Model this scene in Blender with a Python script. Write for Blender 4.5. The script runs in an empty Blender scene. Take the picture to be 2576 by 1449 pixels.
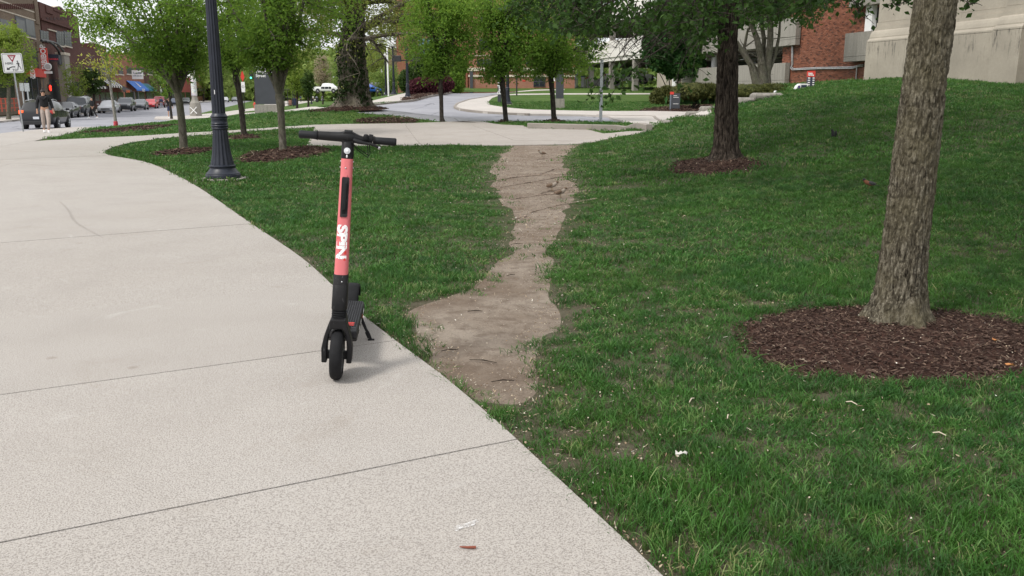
import bpy, bmesh, math, random
import numpy as np
from mathutils import Vector, Matrix, Euler
from mathutils import noise as mnoise
from mathutils.geometry import delaunay_2d_cdt

R = math.radians
sc = bpy.context.scene
COL = sc.collection
rng = np.random.default_rng(7)
random.seed(7)

# ------------------------------------------------------------------ camera, sky, sun, exposure
CAM_H = 1.41
PITCH = R(12.46)
FPX, CU, CV = 2200.0, 1288.0, 724.5          # focal length and centre of the 2576 x 1449 picture grid
cd = bpy.data.cameras.new('camera')
cam = bpy.data.objects.new('camera', cd)
COL.objects.link(cam)
cam.location = (0, 0, CAM_H)
cam.rotation_euler = (R(90) - PITCH, 0, 0)
cd.sensor_width = 36.0
cd.lens = FPX / 2576.0 * 36.0
cd.clip_start = 0.05
cd.clip_end = 3000
sc.camera = cam

SUN_EL, SUN_AZ = R(52), R(-128)               # azimuth clockwise from +Y (view direction): light comes from behind left
world = bpy.data.worlds.new('World')
sc.world = world
world.use_nodes = True
wn, wl = world.node_tree.nodes, world.node_tree.links
wn.clear()
wo = wn.new('ShaderNodeOutputWorld')
bg = wn.new('ShaderNodeBackground')
sky = wn.new('ShaderNodeTexSky')
sky.sky_type = 'NISHITA'
sky.sun_disc = False
sky.sun_elevation = SUN_EL
sky.sun_rotation = SUN_AZ
sky.air_density = 1.0
sky.dust_density = 3.0
sky.ozone_density = 1.0
hs = wn.new('ShaderNodeHueSaturation')
hs.inputs['Saturation'].default_value = 0.30
hs.inputs['Value'].default_value = 1.0
# a thin even cloud deck: the sky's own light evened out towards pale grey
mx = wn.new('ShaderNodeMix'); mx.data_type = 'RGBA'
mx.inputs[0].default_value = 0.62
mx.inputs[7].default_value = (11.2, 11.4, 11.8, 1)
wl.new(sky.outputs[0], hs.inputs['Color'])
wl.new(hs.outputs[0], mx.inputs[6])
wl.new(mx.outputs[2], bg.inputs['Color'])
bg.inputs['Strength'].default_value = 0.080
wl.new(bg.outputs[0], wo.inputs['Surface'])

sd = bpy.data.lights.new('sun', 'SUN')
sd.energy = 1.5
sd.angle = R(12)
sd.color = (1.0, 0.96, 0.90)
sun = bpy.data.objects.new('sun', sd)
COL.objects.link(sun)
_d = Vector((math.sin(SUN_AZ) * math.cos(SUN_EL), math.cos(SUN_AZ) * math.cos(SUN_EL), math.sin(SUN_EL)))
sun.rotation_euler = (-_d).to_track_quat('-Z', 'Y').to_euler()
sun.location = (-20, -20, 30)

sc.view_settings.view_transform = 'Standard'
sc.view_settings.look = 'None'
sc.view_settings.exposure = 0.80
sc.view_settings.gamma = 1.0
sc.view_settings.use_curve_mapping = False
sc.render.film_transparent = False
sc.cycles.max_bounces = 6
sc.cycles.diffuse_bounces = 3
sc.cycles.glossy_bounces = 3
sc.cycles.transmission_bounces = 4
sc.cycles.transparent_max_bounces = 8
sc.cycles.use_denoising = True

# ------------------------------------------------------------------ helpers: objects and tags
def tag(o, label=None, cat=None, group=None, kind=None):
    if label: o['label'] = label
    if cat: o['category'] = cat
    if group: o['group'] = group
    if kind: o['kind'] = kind
    return o

def thing(name, loc, label, cat, group=None, rz=0.0):
    o = bpy.data.objects.new(name, None)
    o.empty_display_size = 0.2
    COL.objects.link(o)
    o.location = loc
    o.rotation_euler = (0, 0, rz)
    return tag(o, label, cat, group)

def mesh_np(name, verts, faces, mats=None, smooth=False, midx=None):
    """verts (n,3); faces: list of arrays (k, nside) or list of lists"""
    me = bpy.data.meshes.new(name)
    verts = np.asarray(verts, dtype=np.float32)
    if isinstance(faces, np.ndarray):
        faces = [faces]
    if len(faces) and isinstance(faces[0], np.ndarray):
        tot = [f.shape[1] * np.ones(len(f), dtype=np.int32) for f in faces if len(f)]
        flat = np.concatenate([f.reshape(-1) for f in faces if len(f)]).astype(np.int32)
        tot = np.concatenate(tot)
        me.vertices.add(len(verts)); me.vertices.foreach_set('co', verts.reshape(-1))
        me.loops.add(len(flat)); me.loops.foreach_set('vertex_index', flat)
        me.polygons.add(len(tot))
        st = np.concatenate([[0], np.cumsum(tot)[:-1]]).astype(np.int32)
        me.polygons.foreach_set('loop_start', st)
        me.polygons.foreach_set('loop_total', tot)
        me.update(calc_edges=True)
    else:
        me.from_pydata([tuple(v) for v in verts], [], [tuple(f) for f in faces])
    if mats is not None:
        for m in (mats if isinstance(mats, (list, tuple)) else [mats]):
            me.materials.append(m)
    me.polygons.foreach_set('use_smooth', np.full(len(me.polygons), bool(smooth)))
    if midx is not None:
        me.polygons.foreach_set('material_index', np.asarray(midx, dtype=np.int32))
    me.update()
    return me

def link(name, me, parent=None, loc=None, rot=None, **tg):
    o = bpy.data.objects.new(name, me)
    COL.objects.link(o)
    if parent is not None: o.parent = parent
    if loc is not None: o.location = loc
    if rot is not None: o.rotation_euler = rot
    if tg: tag(o, **tg)
    return o

class MB:
    """collects simple solids in one mesh"""
    def __init__(s): s.v = []; s.f = []
    def add(s, vs, fs, M=None):
        b = len(s.v)
        for p in vs:
            p = Vector(p)
            if M is not None: p = M @ p
            s.v.append(tuple(p))
        for f in fs: s.f.append([b + i for i in f])
        return s
    def box(s, x0, x1, y0, y1, z0, z1, M=None, bev=0.0):
        if bev > 0:
            bm = bmesh.new()
            bmesh.ops.create_cube(bm, size=1.0)
            for v in bm.verts:
                v.co = Vector(((x0 + x1) / 2 + v.co.x * (x1 - x0), (y0 + y1) / 2 + v.co.y * (y1 - y0), (z0 + z1) / 2 + v.co.z * (z1 - z0)))
            bmesh.ops.bevel(bm, geom=bm.edges[:], offset=bev, segments=2, affect='EDGES', profile=0.5)
            bm.verts.index_update()
            s.add([v.co.copy() for v in bm.verts], [[v.index for v in f.verts] for f in bm.faces], M)
            bm.free(); return s
        vs = [(x0, y0, z0), (x1, y0, z0), (x1, y1, z0), (x0, y1, z0), (x0, y0, z1), (x1, y0, z1), (x1, y1, z1), (x0, y1, z1)]
        return s.add(vs, [(3, 2, 1, 0), (4, 5, 6, 7), (0, 1, 5, 4), (1, 2, 6, 5), (2, 3, 7, 6), (3, 0, 4, 7)], M)
    def tube(s, pts, rad, n=8, cap=True, M=None, squash=None):
        pts = [Vector(p) for p in pts]
        if not hasattr(rad, '__len__'): rad = [rad] * len(pts)
        rings = []
        up = None
        for i, p in enumerate(pts):
            if i == 0: t = pts[1] - pts[0]
            elif i == len(pts) - 1: t = pts[-1] - pts[-2]
            else: t = (pts[i + 1] - pts[i]).normalized() + (pts[i] - pts[i - 1]).normalized()
            if t.length < 1e-9: t = Vector((0, 0, 1))
            t.normalize()
            if up is None:
                a = Vector((0, 0, 1)) if abs(t.z) < 0.9 else Vector((1, 0, 0))
                up = (a - t * a.dot(t)).normalized()
            else:
                up = up - t * up.dot(t)
                if up.length < 1e-6: up = t.orthogonal()
                up.normalize()
            sd_ = t.cross(up)
            r = rad[i]
            k = squash if squash else 1.0
            rings.append([p + (up * math.cos(2 * math.pi * j / n) * k + sd_ * math.sin(2 * math.pi * j / n)) * r for j in range(n)])
        vs = [q for ring in rings for q in ring]
        fs = []
        for i in range(len(rings) - 1):
            for j in range(n):
                fs.append((i * n + j, i * n + (j + 1) % n, (i + 1) * n + (j + 1) % n, (i + 1) * n + j))
        if cap:
            fs.append(tuple(range(n - 1, -1, -1)))
            fs.append(tuple((len(rings) - 1) * n + j for j in range(n)))
        return s.add(vs, fs, M)
    def lathe(s, prof, n=24, M=None, flute=None, cap=True):
        """prof: [(r,z)], about z"""
        vs = []
        for (r, z) in prof:
            for j in range(n):
                a = 2 * math.pi * j / n
                rr = r
                if flute and flute[0] <= z <= flute[1] and (j % 2): rr = r * flute[2]
                vs.append((rr * math.cos(a), rr * math.sin(a), z))
        fs = []
        for i in range(len(prof) - 1):
            for j in range(n):
                fs.append((i * n + j, i * n + (j + 1) % n, (i + 1) * n + (j + 1) % n, (i + 1) * n + j))
        if cap:
            fs.append(tuple(range(n - 1, -1, -1)))
            fs.append(tuple((len(prof) - 1) * n + j for j in range(n)))
        return s.add(vs, fs, M)
    def prism(s, poly, axis, a, b, M=None):
        """poly 2D list, extruded along axis from a to b. axis 'x': poly=(y,z); 'y': (x,z); 'z': (x,y)"""
        n = len(poly)
        def P(q, t):
            if axis == 'x': return (t, q[0], q[1])
            if axis == 'y': return (q[0], t, q[1])
            return (q[0], q[1], t)
        vs = [P(q, a) for q in poly] + [P(q, b) for q in poly]
        fs = [tuple(range(n - 1, -1, -1)), tuple(range(n, 2 * n))]
        for i in range(n): fs.append((i, (i + 1) % n, n + (i + 1) % n, n + i))
        return s.add(vs, fs, M)
    def sphere(s, c, r, seg=12, ring=8, M=None, scale=(1, 1, 1)):
        vs = []; fs = []
        for i in range(ring + 1):
            ph = math.pi * i / ring
            for j in range(seg):
                th = 2 * math.pi * j / seg
                vs.append((c[0] + r * scale[0] * math.sin(ph) * math.cos(th), c[1] + r * scale[1] * math.sin(ph) * math.sin(th), c[2] + r * scale[2] * math.cos(ph)))
        for i in range(ring):
            for j in range(seg):
                fs.append((i * seg + j, (i + 1) * seg + j, (i + 1) * seg + (j + 1) % seg, i * seg + (j + 1) % seg))
        return s.add(vs, fs, M)
    def mesh(s, name, mat=None, smooth=False, fix=True):
        me = bpy.data.meshes.new(name)
        me.from_pydata(s.v, [], s.f)
        if fix:
            bm = bmesh.new(); bm.from_mesh(me)
            bmesh.ops.remove_doubles(bm, verts=bm.verts[:], dist=1e-6)
            bmesh.ops.recalc_face_normals(bm, faces=bm.faces[:])
            bm.to_mesh(me); bm.free()
        if mat is not None: me.materials.append(mat)
        if smooth:
            for p in me.polygons: p.use_smooth = True
            try: me.set_sharp_from_angle(angle=R(38))
            except Exception: pass
        me.update()
        return me
    def build(s, name, mat, parent=None, smooth=False, loc=None, rot=None, **tg):
        return link(name, s.mesh(name, mat, smooth), parent, loc, rot, **tg)

def copy_tree(o, parent=None):
    c = o.copy()
    COL.objects.link(c)
    c.parent = parent
    for ch in [k for k in o.children]:
        copy_tree(ch, c)
    return c

# ------------------------------------------------------------------ helpers: materials
MATS = {}
def mat(name, col=(0.5, 0.5, 0.5), rough=0.7, metal=0.0, spec=0.5, noise=None, bump=None, emit=None, coat=0.0, alpha=1.0, coords='Object'):
    """noise: (scale, amount, detail) value variation; bump: (scale, strength, distance)"""
    if name in MATS: return MATS[name]
    m = bpy.data.materials.new(name); m.use_nodes = True
    nt = m.node_tree; N = nt.nodes; L = nt.links
    b = N['Principled BSDF']
    b.inputs['Base Color'].default_value = (*col, 1)
    b.inputs['Roughness'].default_value = rough
    b.inputs['Metallic'].default_value = metal
    b.inputs['Specular IOR Level'].default_value = spec
    b.inputs['Coat Weight'].default_value = coat
    b.inputs['Coat Roughness'].default_value = 0.06
    tc = N.new('ShaderNodeTexCoord')
    if noise:
        n = N.new('ShaderNodeTexNoise'); n.inputs['Scale'].default_value = noise[0]
        n.inputs['Detail'].default_value = noise[2] if len(noise) > 2 else 4
        L.new(tc.outputs[coords], n.inputs['Vector'])
        mr = N.new('ShaderNodeMapRange')
        mr.inputs['From Min'].default_value = 0.3; mr.inputs['From Max'].default_value = 0.7
        mr.inputs['To Min'].default_value = 1 - noise[1]; mr.inputs['To Max'].default_value = 1 + noise[1]
        L.new(n.outputs[0], mr.inputs[0])
        vm = N.new('ShaderNodeVectorMath'); vm.operation = 'SCALE'
        vm.inputs[0].default_value = col
        L.new(mr.outputs[0], vm.inputs['Scale'])
        L.new(vm.outputs[0], b.inputs['Base Color'])
    if bump:
        n2 = N.new('ShaderNodeTexNoise'); n2.inputs['Scale'].default_value = bump[0]; n2.inputs['Detail'].default_value = 5
        L.new(tc.outputs[coords], n2.inputs['Vector'])
        bp = N.new('ShaderNodeBump'); bp.inputs['Strength'].default_value = bump[1]; bp.inputs['Distance'].default_value = bump[2]
        L.new(n2.outputs[0], bp.inputs['Height']); L.new(bp.outputs[0], b.inputs['Normal'])
    if emit:
        b.inputs['Emission Color'].default_value = (*emit[0], 1); b.inputs['Emission Strength'].default_value = emit[1]
    if alpha < 1: b.inputs['Alpha'].default_value = alpha
    MATS[name] = m
    return m

class NG:
    """short-hand node building on a material"""
    def __init__(s, m): s.m = m; s.nt = m.node_tree; s.N = s.nt.nodes; s.L = s.nt.links; s.b = s.N['Principled BSDF']
    def node(s, t, **kw):
        n = s.N.new(t)
        for k, v in kw.items():
            if k.startswith('i_'):
                key = k[2:]
                n.inputs[int(key) if key.isdigit() else key].default_value = v
            else: setattr(n, k, v)
        return n
    def lk(s, a, b): s.L.new(a, b); return s
    def pos(s): return s.node('ShaderNodeNewGeometry').outputs['Position']
    def obj(s): return s.node('ShaderNodeTexCoord').outputs['Object']
    def scaled(s, v, sc_):
        n = s.node('ShaderNodeMapping'); n.inputs['Scale'].default_value = sc_; s.lk(v, n.inputs['Vector']); return n.outputs[0]
    def noise(s, v, scale, detail=4, rough=0.5, dist=0.0):
        n = s.node('ShaderNodeTexNoise'); n.inputs['Scale'].default_value = scale; n.inputs['Detail'].default_value = detail
        n.inputs['Roughness'].default_value = rough; n.inputs['Distortion'].default_value = dist
        s.lk(v, n.inputs['Vector']); return n.outputs[0]
    def voro(s, v, scale, feature='F1', out='Distance', rnd=1.0):
        n = s.node('ShaderNodeTexVoronoi'); n.feature = feature; n.inputs['Scale'].default_value = scale
        n.inputs['Randomness'].default_value = rnd
        s.lk(v, n.inputs['Vector']); return n.outputs[out]
    def ramp(s, f, stops):
        n = s.node('ShaderNodeValToRGB'); e = n.color_ramp.elements
        while len(e) < len(stops): e.new(0.5)
        for i, (p, c) in enumerate(stops):
            e[i].position = p; e[i].color = (*c, 1) if len(c) == 3 else c
        s.lk(f, n.inputs[0]); return n.outputs[0]
    def rng(s, f, a, b, c, d):
        n = s.node('ShaderNodeMapRange'); n.inputs[1].default_value = a; n.inputs[2].default_value = b
        n.inputs[3].default_value = c; n.inputs[4].default_value = d; s.lk(f, n.inputs[0]); return n.outputs[0]
    def mix(s, f, a, b, mode='MIX'):
        n = s.node('ShaderNodeMix'); n.data_type = 'RGBA'; n.blend_type = mode
        for i, v in ((0, f), (6, a), (7, b)):
            if isinstance(v, bpy.types.NodeSocket): s.lk(v, n.inputs[i])
            elif isinstance(v, (int, float)): n.inputs[i].default_value = v if i == 0 else (v, v, v, 1)
            else: n.inputs[i].default_value = (*v, 1)
        return n.outputs[2]
    def math(s, op, a, b=None):
        n = s.node('ShaderNodeMath', operation=op)
        for i, v in enumerate((a, b)):
            if v is None: continue
            if isinstance(v, bpy.types.NodeSocket): s.lk(v, n.inputs[i])
            else: n.inputs[i].default_value = v
        return n.outputs[0]
    def bump(s, h, strength, dist, normal=None):
        n = s.node('ShaderNodeBump'); n.inputs['Strength'].default_value = strength; n.inputs['Distance'].default_value = dist
        s.lk(h, n.inputs['Height'])
        if normal is not None: s.lk(normal, n.inputs['Normal'])
        s.lk(n.outputs[0], s.b.inputs['Normal']); return n.outputs[0]
    def col(s, c): s.lk(c, s.b.inputs['Base Color']); return s

# ------------------------------------------------------------------ terrain height and picture-to-ground helpers
def sst(a, b, x):
    t = np.clip((np.asarray(x, dtype=float) - a) / (b - a), 0, 1)
    return t * t * (3 - 2 * t)

_HX = [-50, 1.9, 3.3, 4.3, 5.5, 6.1, 7.3, 8.5, 9.7, 12, 40]
_HZ = [0, 0, .20, .43, .82, 1.02, 1.27, 1.53, 1.71, 1.90, 2.1]
_RY = [-100, 28, 38, 46, 52, 60, 75, 90, 105, 130, 300, 3000]
_RZ = [0, 0, .20, .22, .50, .80, 1.35, 1.85, 2.27, 2.5, 3.0, 6.0]
def hgt(x, y):
    x = np.asarray(x, dtype=float); y = np.asarray(y, dtype=float)
    sh = (27 - np.minimum(y, 27)) * 0.07
    hill = np.interp(x + sh, _HX, _HZ) * np.clip((y - 3) / 24, 0, 1) ** 0.9
    fade = 1 - sst(27.5, 34, y) * (1 - sst(9.0, 12.0, x - (y - 30) * 0.10))
    hill = hill * fade * (1 - 0.0 * y)
    w = sst(-26, -7, x)
    rise = np.interp(y, _RY, _RZ) * w
    mound = 0.62 * np.exp(-((x + 7.2) / 4.6) ** 2 - ((y - 42.5) / 3.6) ** 2)
    drop = -0.55 * sst(-9, -28, x) * sst(18, 62, y)
    z = np.maximum(hill, rise) + mound + drop
    return z

def ray(u, v):
    b = -(np.asarray(v, dtype=float) - CV) / FPX
    a = (np.asarray(u, dtype=float) - CU) / FPX
    return a, math.cos(PITCH) + b * math.sin(PITCH), -math.sin(PITCH) + b * math.cos(PITCH)

def PT(u, v, d):
    """point seen at (u,v) whose forward distance is d"""
    a, fy, fz = ray(u, v)
    t = d / fy
    return Vector((float(a * t), float(d), float(CAM_H + fz * t)))

_YS = np.concatenate([np.linspace(1.0, 60, 1200), np.geomspace(60.05, 1500, 1500)])
def G(u, v, ymin=0.0):
    """ground point seen at (u,v)"""
    a, fy, fz = ray(u, v)
    t = _YS / fy
    z = CAM_H + fz * t - hgt(a * t, _YS)
    ok = (_YS > ymin)
    idx = np.nonzero((z <= 0) & ok)[0]
    if len(idx) == 0: return Vector((float(a * t[-1]), 1500.0, 0.0))
    i = int(idx[0])
    if i == 0: y = float(_YS[0])
    else:
        z0, z1 = z[i - 1], z[i]
        k = float(z0 / (z0 - z1)) if z0 > 0 else 0.0
        y = float(_YS[i - 1] + (_YS[i] - _YS[i - 1]) * k)
    x = float(a * y / fy)
    return Vector((x, y, float(hgt(x, y))))

def smooth_line(pts, n=6, closed=False):
    """Catmull-Rom through 2D points"""
    P = [np.array(p, dtype=float) for p in pts]
    out = []
    m = len(P)
    rngi = range(m if closed else m - 1)
    for i in rngi:
        p0 = P[(i - 1) % m] if (closed or i > 0) else P[0]
        p1 = P[i]; p2 = P[(i + 1) % m]
        p3 = P[(i + 2) % m] if (closed or i + 2 < m) else P[-1]
        for k in range(n):
            t = k / n
            out.append(0.5 * ((2 * p1) + (-p0 + p2) * t + (2 * p0 - 5 * p1 + 4 * p2 - p3) * t * t + (-p0 + 3 * p1 - 3 * p2 + p3) * t ** 3))
    if not closed: out.append(P[-1])
    return out

def gpoly(pts, n=1, ymin=0.0):
    """picture polyline -> ground xy list. entries may also be ('w',x,y) world points"""
    out = []
    pts2 = []
    for p in pts:
        if p[0] == 'w': out.append((p[1], p[2]))
        else:
            g = G(p[0], p[1], ymin); out.append((g.x, g.y))
    return out

def inpoly(px, py, poly):
    px = np.asarray(px); py = np.asarray(py)
    c = np.zeros(px.shape, dtype=bool)
    n = len(poly)
    j = n - 1
    for i in range(n):
        xi, yi = poly[i]; xj, yj = poly[j]
        if yi != yj:
            cond = ((yi > py) != (yj > py)) & (px < (xj - xi) * (py - yi) / (yj - yi) + xi)
            c ^= cond
        j = i
    return c

def polydist(px, py, poly, closed=True):
    """distance to polyline"""
    d = np.full(np.shape(px), 1e9)
    n = len(poly)
    for i in range(n if closed else n - 1):
        ax, ay = poly[i]; bx, by = poly[(i + 1) % n]
        vx, vy = bx - ax, by - ay
        L2 = vx * vx + vy * vy + 1e-12
        t = np.clip(((px - ax) * vx + (py - ay) * vy) / L2, 0, 1)
        d = np.minimum(d, np.hypot(px - ax - t * vx, py - ay - t * vy))
    return d

_perm = rng.random((256, 256))
def vnoise(x, y, s=1.0, seed=0):
    """vectorised value noise 0..1"""
    x = np.asarray(x) * s + seed * 17.3; y = np.asarray(y) * s + seed * 7.7
    xi = np.floor(x).astype(int); yi = np.floor(y).astype(int)
    fx = x - xi; fy = y - yi
    fx = fx * fx * (3 - 2 * fx); fy = fy * fy * (3 - 2 * fy)
    g = lambda a, b: _perm[a & 255, b & 255]
    return (g(xi, yi) * (1 - fx) + g(xi + 1, yi) * fx) * (1 - fy) + (g(xi, yi + 1) * (1 - fx) + g(xi + 1, yi + 1) * fx) * fy
def fbm(x, y, s=1.0, o=4, seed=0):
    a = 0; w = 0.5; t = 0
    for i in range(o):
        a = a + w * vnoise(x, y, s * 2 ** i, seed + i * 3); t += w; w *= 0.5
    return a / t

BETA = math.atan2(0.261, 1.0)                    # the avenue runs off to the left of the view direction
SD = Vector((-math.sin(BETA), math.cos(BETA), 0))
ND = Vector((math.cos(BETA), math.sin(BETA), 0))
def ST(n, s, z=0.0):
    p = ND * n + SD * s
    return Vector((p.x, p.y, z))
# ------------------------------------------------------------------ ground materials
def m_concrete(name, base, warm, speck, dirt=0.25):
    m = mat(name, base, 0.88, spec=0.25); g = NG(m); p = g.pos()
    big = g.noise(p, 0.35, 6, 0.6)
    med = g.noise(p, 1.6, 3, 0.5)
    fine = g.noise(p, 165.0, 2, 0.6)
    vor = g.voro(p, 260.0)
    oi = g.node('ShaderNodeObjectInfo')
    c = g.mix(g.rng(big, .35, .65, 0, 1), base, warm)
    c = g.mix(g.rng(med, .45, .85, 0, dirt), c, (base[0] * .62, base[1] * .6, base[2] * .58))
    c = g.mix(g.rng(fine, .40, .53, speck, 0), c, (.155, .135, .12))
    c = g.mix(g.rng(vor, .0, .42, .7 * speck, 0), c, (.80, .78, .76))
    c = g.mix(g.rng(oi.outputs['Random'], 0, 1, 0, .30), c, (base[0] * .7, base[1] * .68, base[2] * .66))
    # small round stains
    v2 = g.voro(p, 1.7)
    c = g.mix(g.rng(v2, .02, .06, .5, 0), c, (.22, .18, .15))
    st = g.noise(p, .9, 6, .75, 1.5); c = g.mix(g.rng(st, .58, .72, 0, .35), c, (base[0] * .6, base[1] * .55, base[2] * .5))
    c = g.mix(g.rng(g.noise(p, 2.3, 5, .7, .8), .62, .7, 0, .14), c, (.66, .64, .62))
    g.col(c)
    g.bump(fine, .6, .004)
    return m
M_agg = m_concrete('exposed_aggregate', (.45, .42, .385), (.415, .38, .34), .72, .35)
M_drive = m_concrete('driveway_concrete', (.40, .365, .33), (.36, .325, .29), .35, .45)
M_walk = m_concrete('pale_concrete', (.52, .48, .44), (.46, .43, .395), .25, .3)
M_kerb = m_concrete('kerb_concrete', (.34, .31, .275), (.25, .22, .19), .4, .6)

def m_asphalt():
    m = mat('asphalt', (.16, .16, .17), 0.85, spec=0.3); g = NG(m); p = g.pos()
    big = g.noise(g.scaled(p, (.25, .25, .25)), 1.0, 6, 0.65)
    fine = g.noise(p, 60, 3, .7)
    c = g.ramp(big, [(.3, (.25, .25, .27)), (.5, (.30, .30, .325)), (.7, (.35, .35, .37))])
    c = g.mix(g.rng(fine, .35, .65, .3, 0), c, (.10, .10, .105))
    crack = g.voro(g.scaled(p, (.22, .22, .22)), 1.0, 'DISTANCE_TO_EDGE')
    c = g.mix(g.rng(crack, 0, .012, .7, 0), c, (.06, .06, .065))
    g.col(c); g.bump(fine, .3, .004)
    return m
M_asph = m_asphalt()
M_joint = mat('joint_filler', (.06, .052, .045), .95, spec=.1, noise=(30, .4))

def m_soil(name, base, dark, pale, green=0.0):
    m = mat(name, base, 0.95, spec=0.12); g = NG(m); p = g.pos()
    a = g.noise(p, 1.3, 6, .6); b = g.noise(p, 9, 5, .65); f = g.noise(p, 70, 4, .75)
    c = g.mix(g.rng(a, .35, .65, 0, 1), base, pale)
    c = g.mix(g.rng(b, .45, .7, 0, .75), c, dark)
    c = g.mix(g.rng(f, .52, .68, 0, .6), c, dark)
    v = g.voro(p, 38)
    c = g.mix(g.rng(v, .06, .14, .55, 0), c, (.42, .36, .29))
    if green:
        n = g.noise(p, 2.2, 5, .7)
        gc = g.ramp(g.noise(p, 14, 5, .7), [(.3, (.022, .045, .010)), (.5, (.045, .10, .018)), (.72, (.095, .17, .035))])
        c = g.mix(g.rng(n, .30, .42, green * .8, green), c, gc)
    g.col(c)
    h = g.math('ADD', g.math('MULTIPLY', b, .6), g.math('MULTIPLY', f, .4))
    g.bump(h, .9, .03)
    return m
M_dirt = m_soil('trodden_earth', (.190, .146, .110), (.125, .092, .070), (.31, .262, .212))
M_soil = m_soil('soil_under_grass', (.15, .115, .07), (.045, .04, .022), (.14, .12, .07), green=.75)

def m_lawn():
    m = mat('lawn', (.06, .11, .03), 0.9, spec=0.15); g = NG(m); p = g.pos()
    a = g.noise(p, .5, 5, .6); s = g.noise(g.scaled(p, (1, 2.2, 1)), 9, 5, .75); f = g.noise(p, 45, 4, .8)
    c = g.ramp(a, [(.3, (.055, .105, .020)), (.5, (.078, .140, .028)), (.7, (.11, .175, .040))])
    c = g.mix(g.rng(s, .35, .65, .55, 0), c, (.032, .065, .012))
    c = g.mix(g.rng(f, .55, .75, 0, .5), c, (.18, .26, .07))
    so = g.mix(g.rng(g.noise(p, 1.3, 6, .6), .35, .65, 0, 1), (.19, .148, .112), (.255, .212, .165))
    so = g.mix(g.rng(g.noise(p, 9, 5, .65), .45, .7, 0, .75), so, (.115, .085, .058)); so = g.mix(g.rng(g.noise(p, 70, 4, .75), .52, .68, 0, .6), so, (.10, .078, .05))
    so = g.mix(g.rng(g.voro(p, 38), .06, .16, .6, 0), so, (.46, .40, .30))
    sp_ = g.node('ShaderNodeSeparateXYZ'); g.lk(p, sp_.inputs[0]); so = g.mix(g.rng(sp_.outputs[1], 6, 11, .40, .95), so, g.mix(.25, (.050, .088, .020), so)); c = g.mix(g.rng(sp_.outputs[1], 22, 31, 0, 1), so, c)
    g.col(c); g.bump(f, 1.0, .05)
    return m
M_lawn = m_lawn()
M_mulchsoil = m_soil('mulch_soil', (.060, .032, .024), (.022, .013, .011), (.085, .045, .034))

# ------------------------------------------------------------------ ground outlines (picture points laid on the terrain)
edge_near = smooth_line([(1665, 1449), (1545, 1335), (1420, 1220), (1290, 1098), (1130, 960), (1000, 862), (905, 788), (850, 732), (760, 650), (620, 555), (520, 485), (455, 447), (380, 412), (310, 397), (272, 390), (264, 382), (275, 374), (310, 363), (360, 354), (430, 346), (565, 335), (700, 325)], 4)
S = [('w', 5.6, -12), ('w', 1.9, -1.6)] + [tuple(p) for p in edge_near] + [(793, 319), (793, 314), (700, 320), (565, 329.5), (450, 335.5), (358, 341.5), (240, 347), (120, 353), (84, 356), (110, 349), (148, 341.5), (175, 335), (205, 328.5), (262, 319), (198, 319), (98, 325.5), (0, 336), (-120, 348), (-400, 372), ('w', -17, 20), ('w', -15, -12)]
P_S = gpoly(S)
D = [(793, 319), (783, 340), (771, 366), (900, 367), (1100, 366), (1250, 366), (1440, 363), (1500, 356), (1560, 343), (1620, 333), ('w', 5.4, 30.0), ('w', 5.6, 31.5), (1618, 330), (1480, 326), (1330, 323), (1318, 316), (1240, 311), (1215, 306), (1165, 304.5), (1130, 306), (1040, 309.5), (960, 311), (870, 312), (793, 314)]
P_D = gpoly(D)
ROAD = [(900, 283), (1000, 290), (1090, 303), (1130, 305.5), (1165, 304.5), (1215, 306), (1300, 304), (1400, 304), (1500, 305.5), (1640, 309.5), ('w', 10.6, 36.5), ('w', 12.5, 40), (1760, 292), (1729, 291), (1529, 291), (1470, 288), (1315, 286), (1216, 281), (1155, 274), (1141, 267), (1147, 260), (1178, 250), (1216, 244), (1290, 232), (1350, 228), (1420, 226), (1300, 229), (1216, 231.5), (1145, 231), (1110, 237), (1076, 243), (1045, 251.5), (1008, 255), (928, 264), (880, 272)]
P_R = gpoly(ROAD)
SW2 = [(1729, 291), (1529, 291), (1470, 288), (1315, 286), (1216, 281), (1155, 274), (1141, 267), (1147, 260), (1178, 250), (1216, 244), (1290, 232), (1350, 228), (1420, 226), (1420, 224), (1345, 225.5), (1307, 229), (1262, 238), (1238, 246), (1228, 256), (1235, 264), (1270, 270), (1329, 275), (1440, 278), (1552, 279.5), (1640, 279), (1740, 281), (1790, 283), (1790, 291)]
P_W2 = gpoly(SW2)
P_W3 = gpoly([(388, 298), (447, 300.5), (510, 297), (564, 292.5), (603, 285.5), (618, 280), (645, 277.5), (746, 262.5), (800, 253), (850, 246), (842, 244.5), (700, 250), (641, 271), (560, 282), (465, 291), (392, 293)])
P_P2 = gpoly([(612, 284.5), (700, 278.7), (816, 270.5), (870, 267), (870, 269.5), (816, 274), (700, 282.5), (616, 289)])
P_LW = gpoly([(921, 257), (962, 247), (1005, 237), (1022, 233.5), (1036, 234.5), (1030, 242), (1008, 253), (921, 262)])
P_P3 = gpoly([(1262, 238), (1300, 236), (1400, 234.8), (1520, 234.5), (1645, 234.5), (1645, 237), (1520, 237.4), (1400, 237.6), (1270, 239)])
def sx(n, s): p = ST(n, s); return (p.x, p.y)
NK, FK = -8.4, -20.3                 # near and far kerb of the avenue
P_A = [sx(NK, 20), sx(NK, 60), sx(NK, 90), sx(NK, 200), sx(NK, 700), sx(FK, 700), sx(FK, 200), sx(FK, 90), sx(FK, 60), sx(FK, 20), sx(FK, -20), sx(NK, -20)]
P_FS = [sx(FK, -20), sx(FK, 60), sx(FK, 150), sx(FK, 700), sx(FK - 4.4, 700), sx(FK - 4.4, 150), sx(FK - 4.4, 60), sx(FK - 4.4, -20)]

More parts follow.
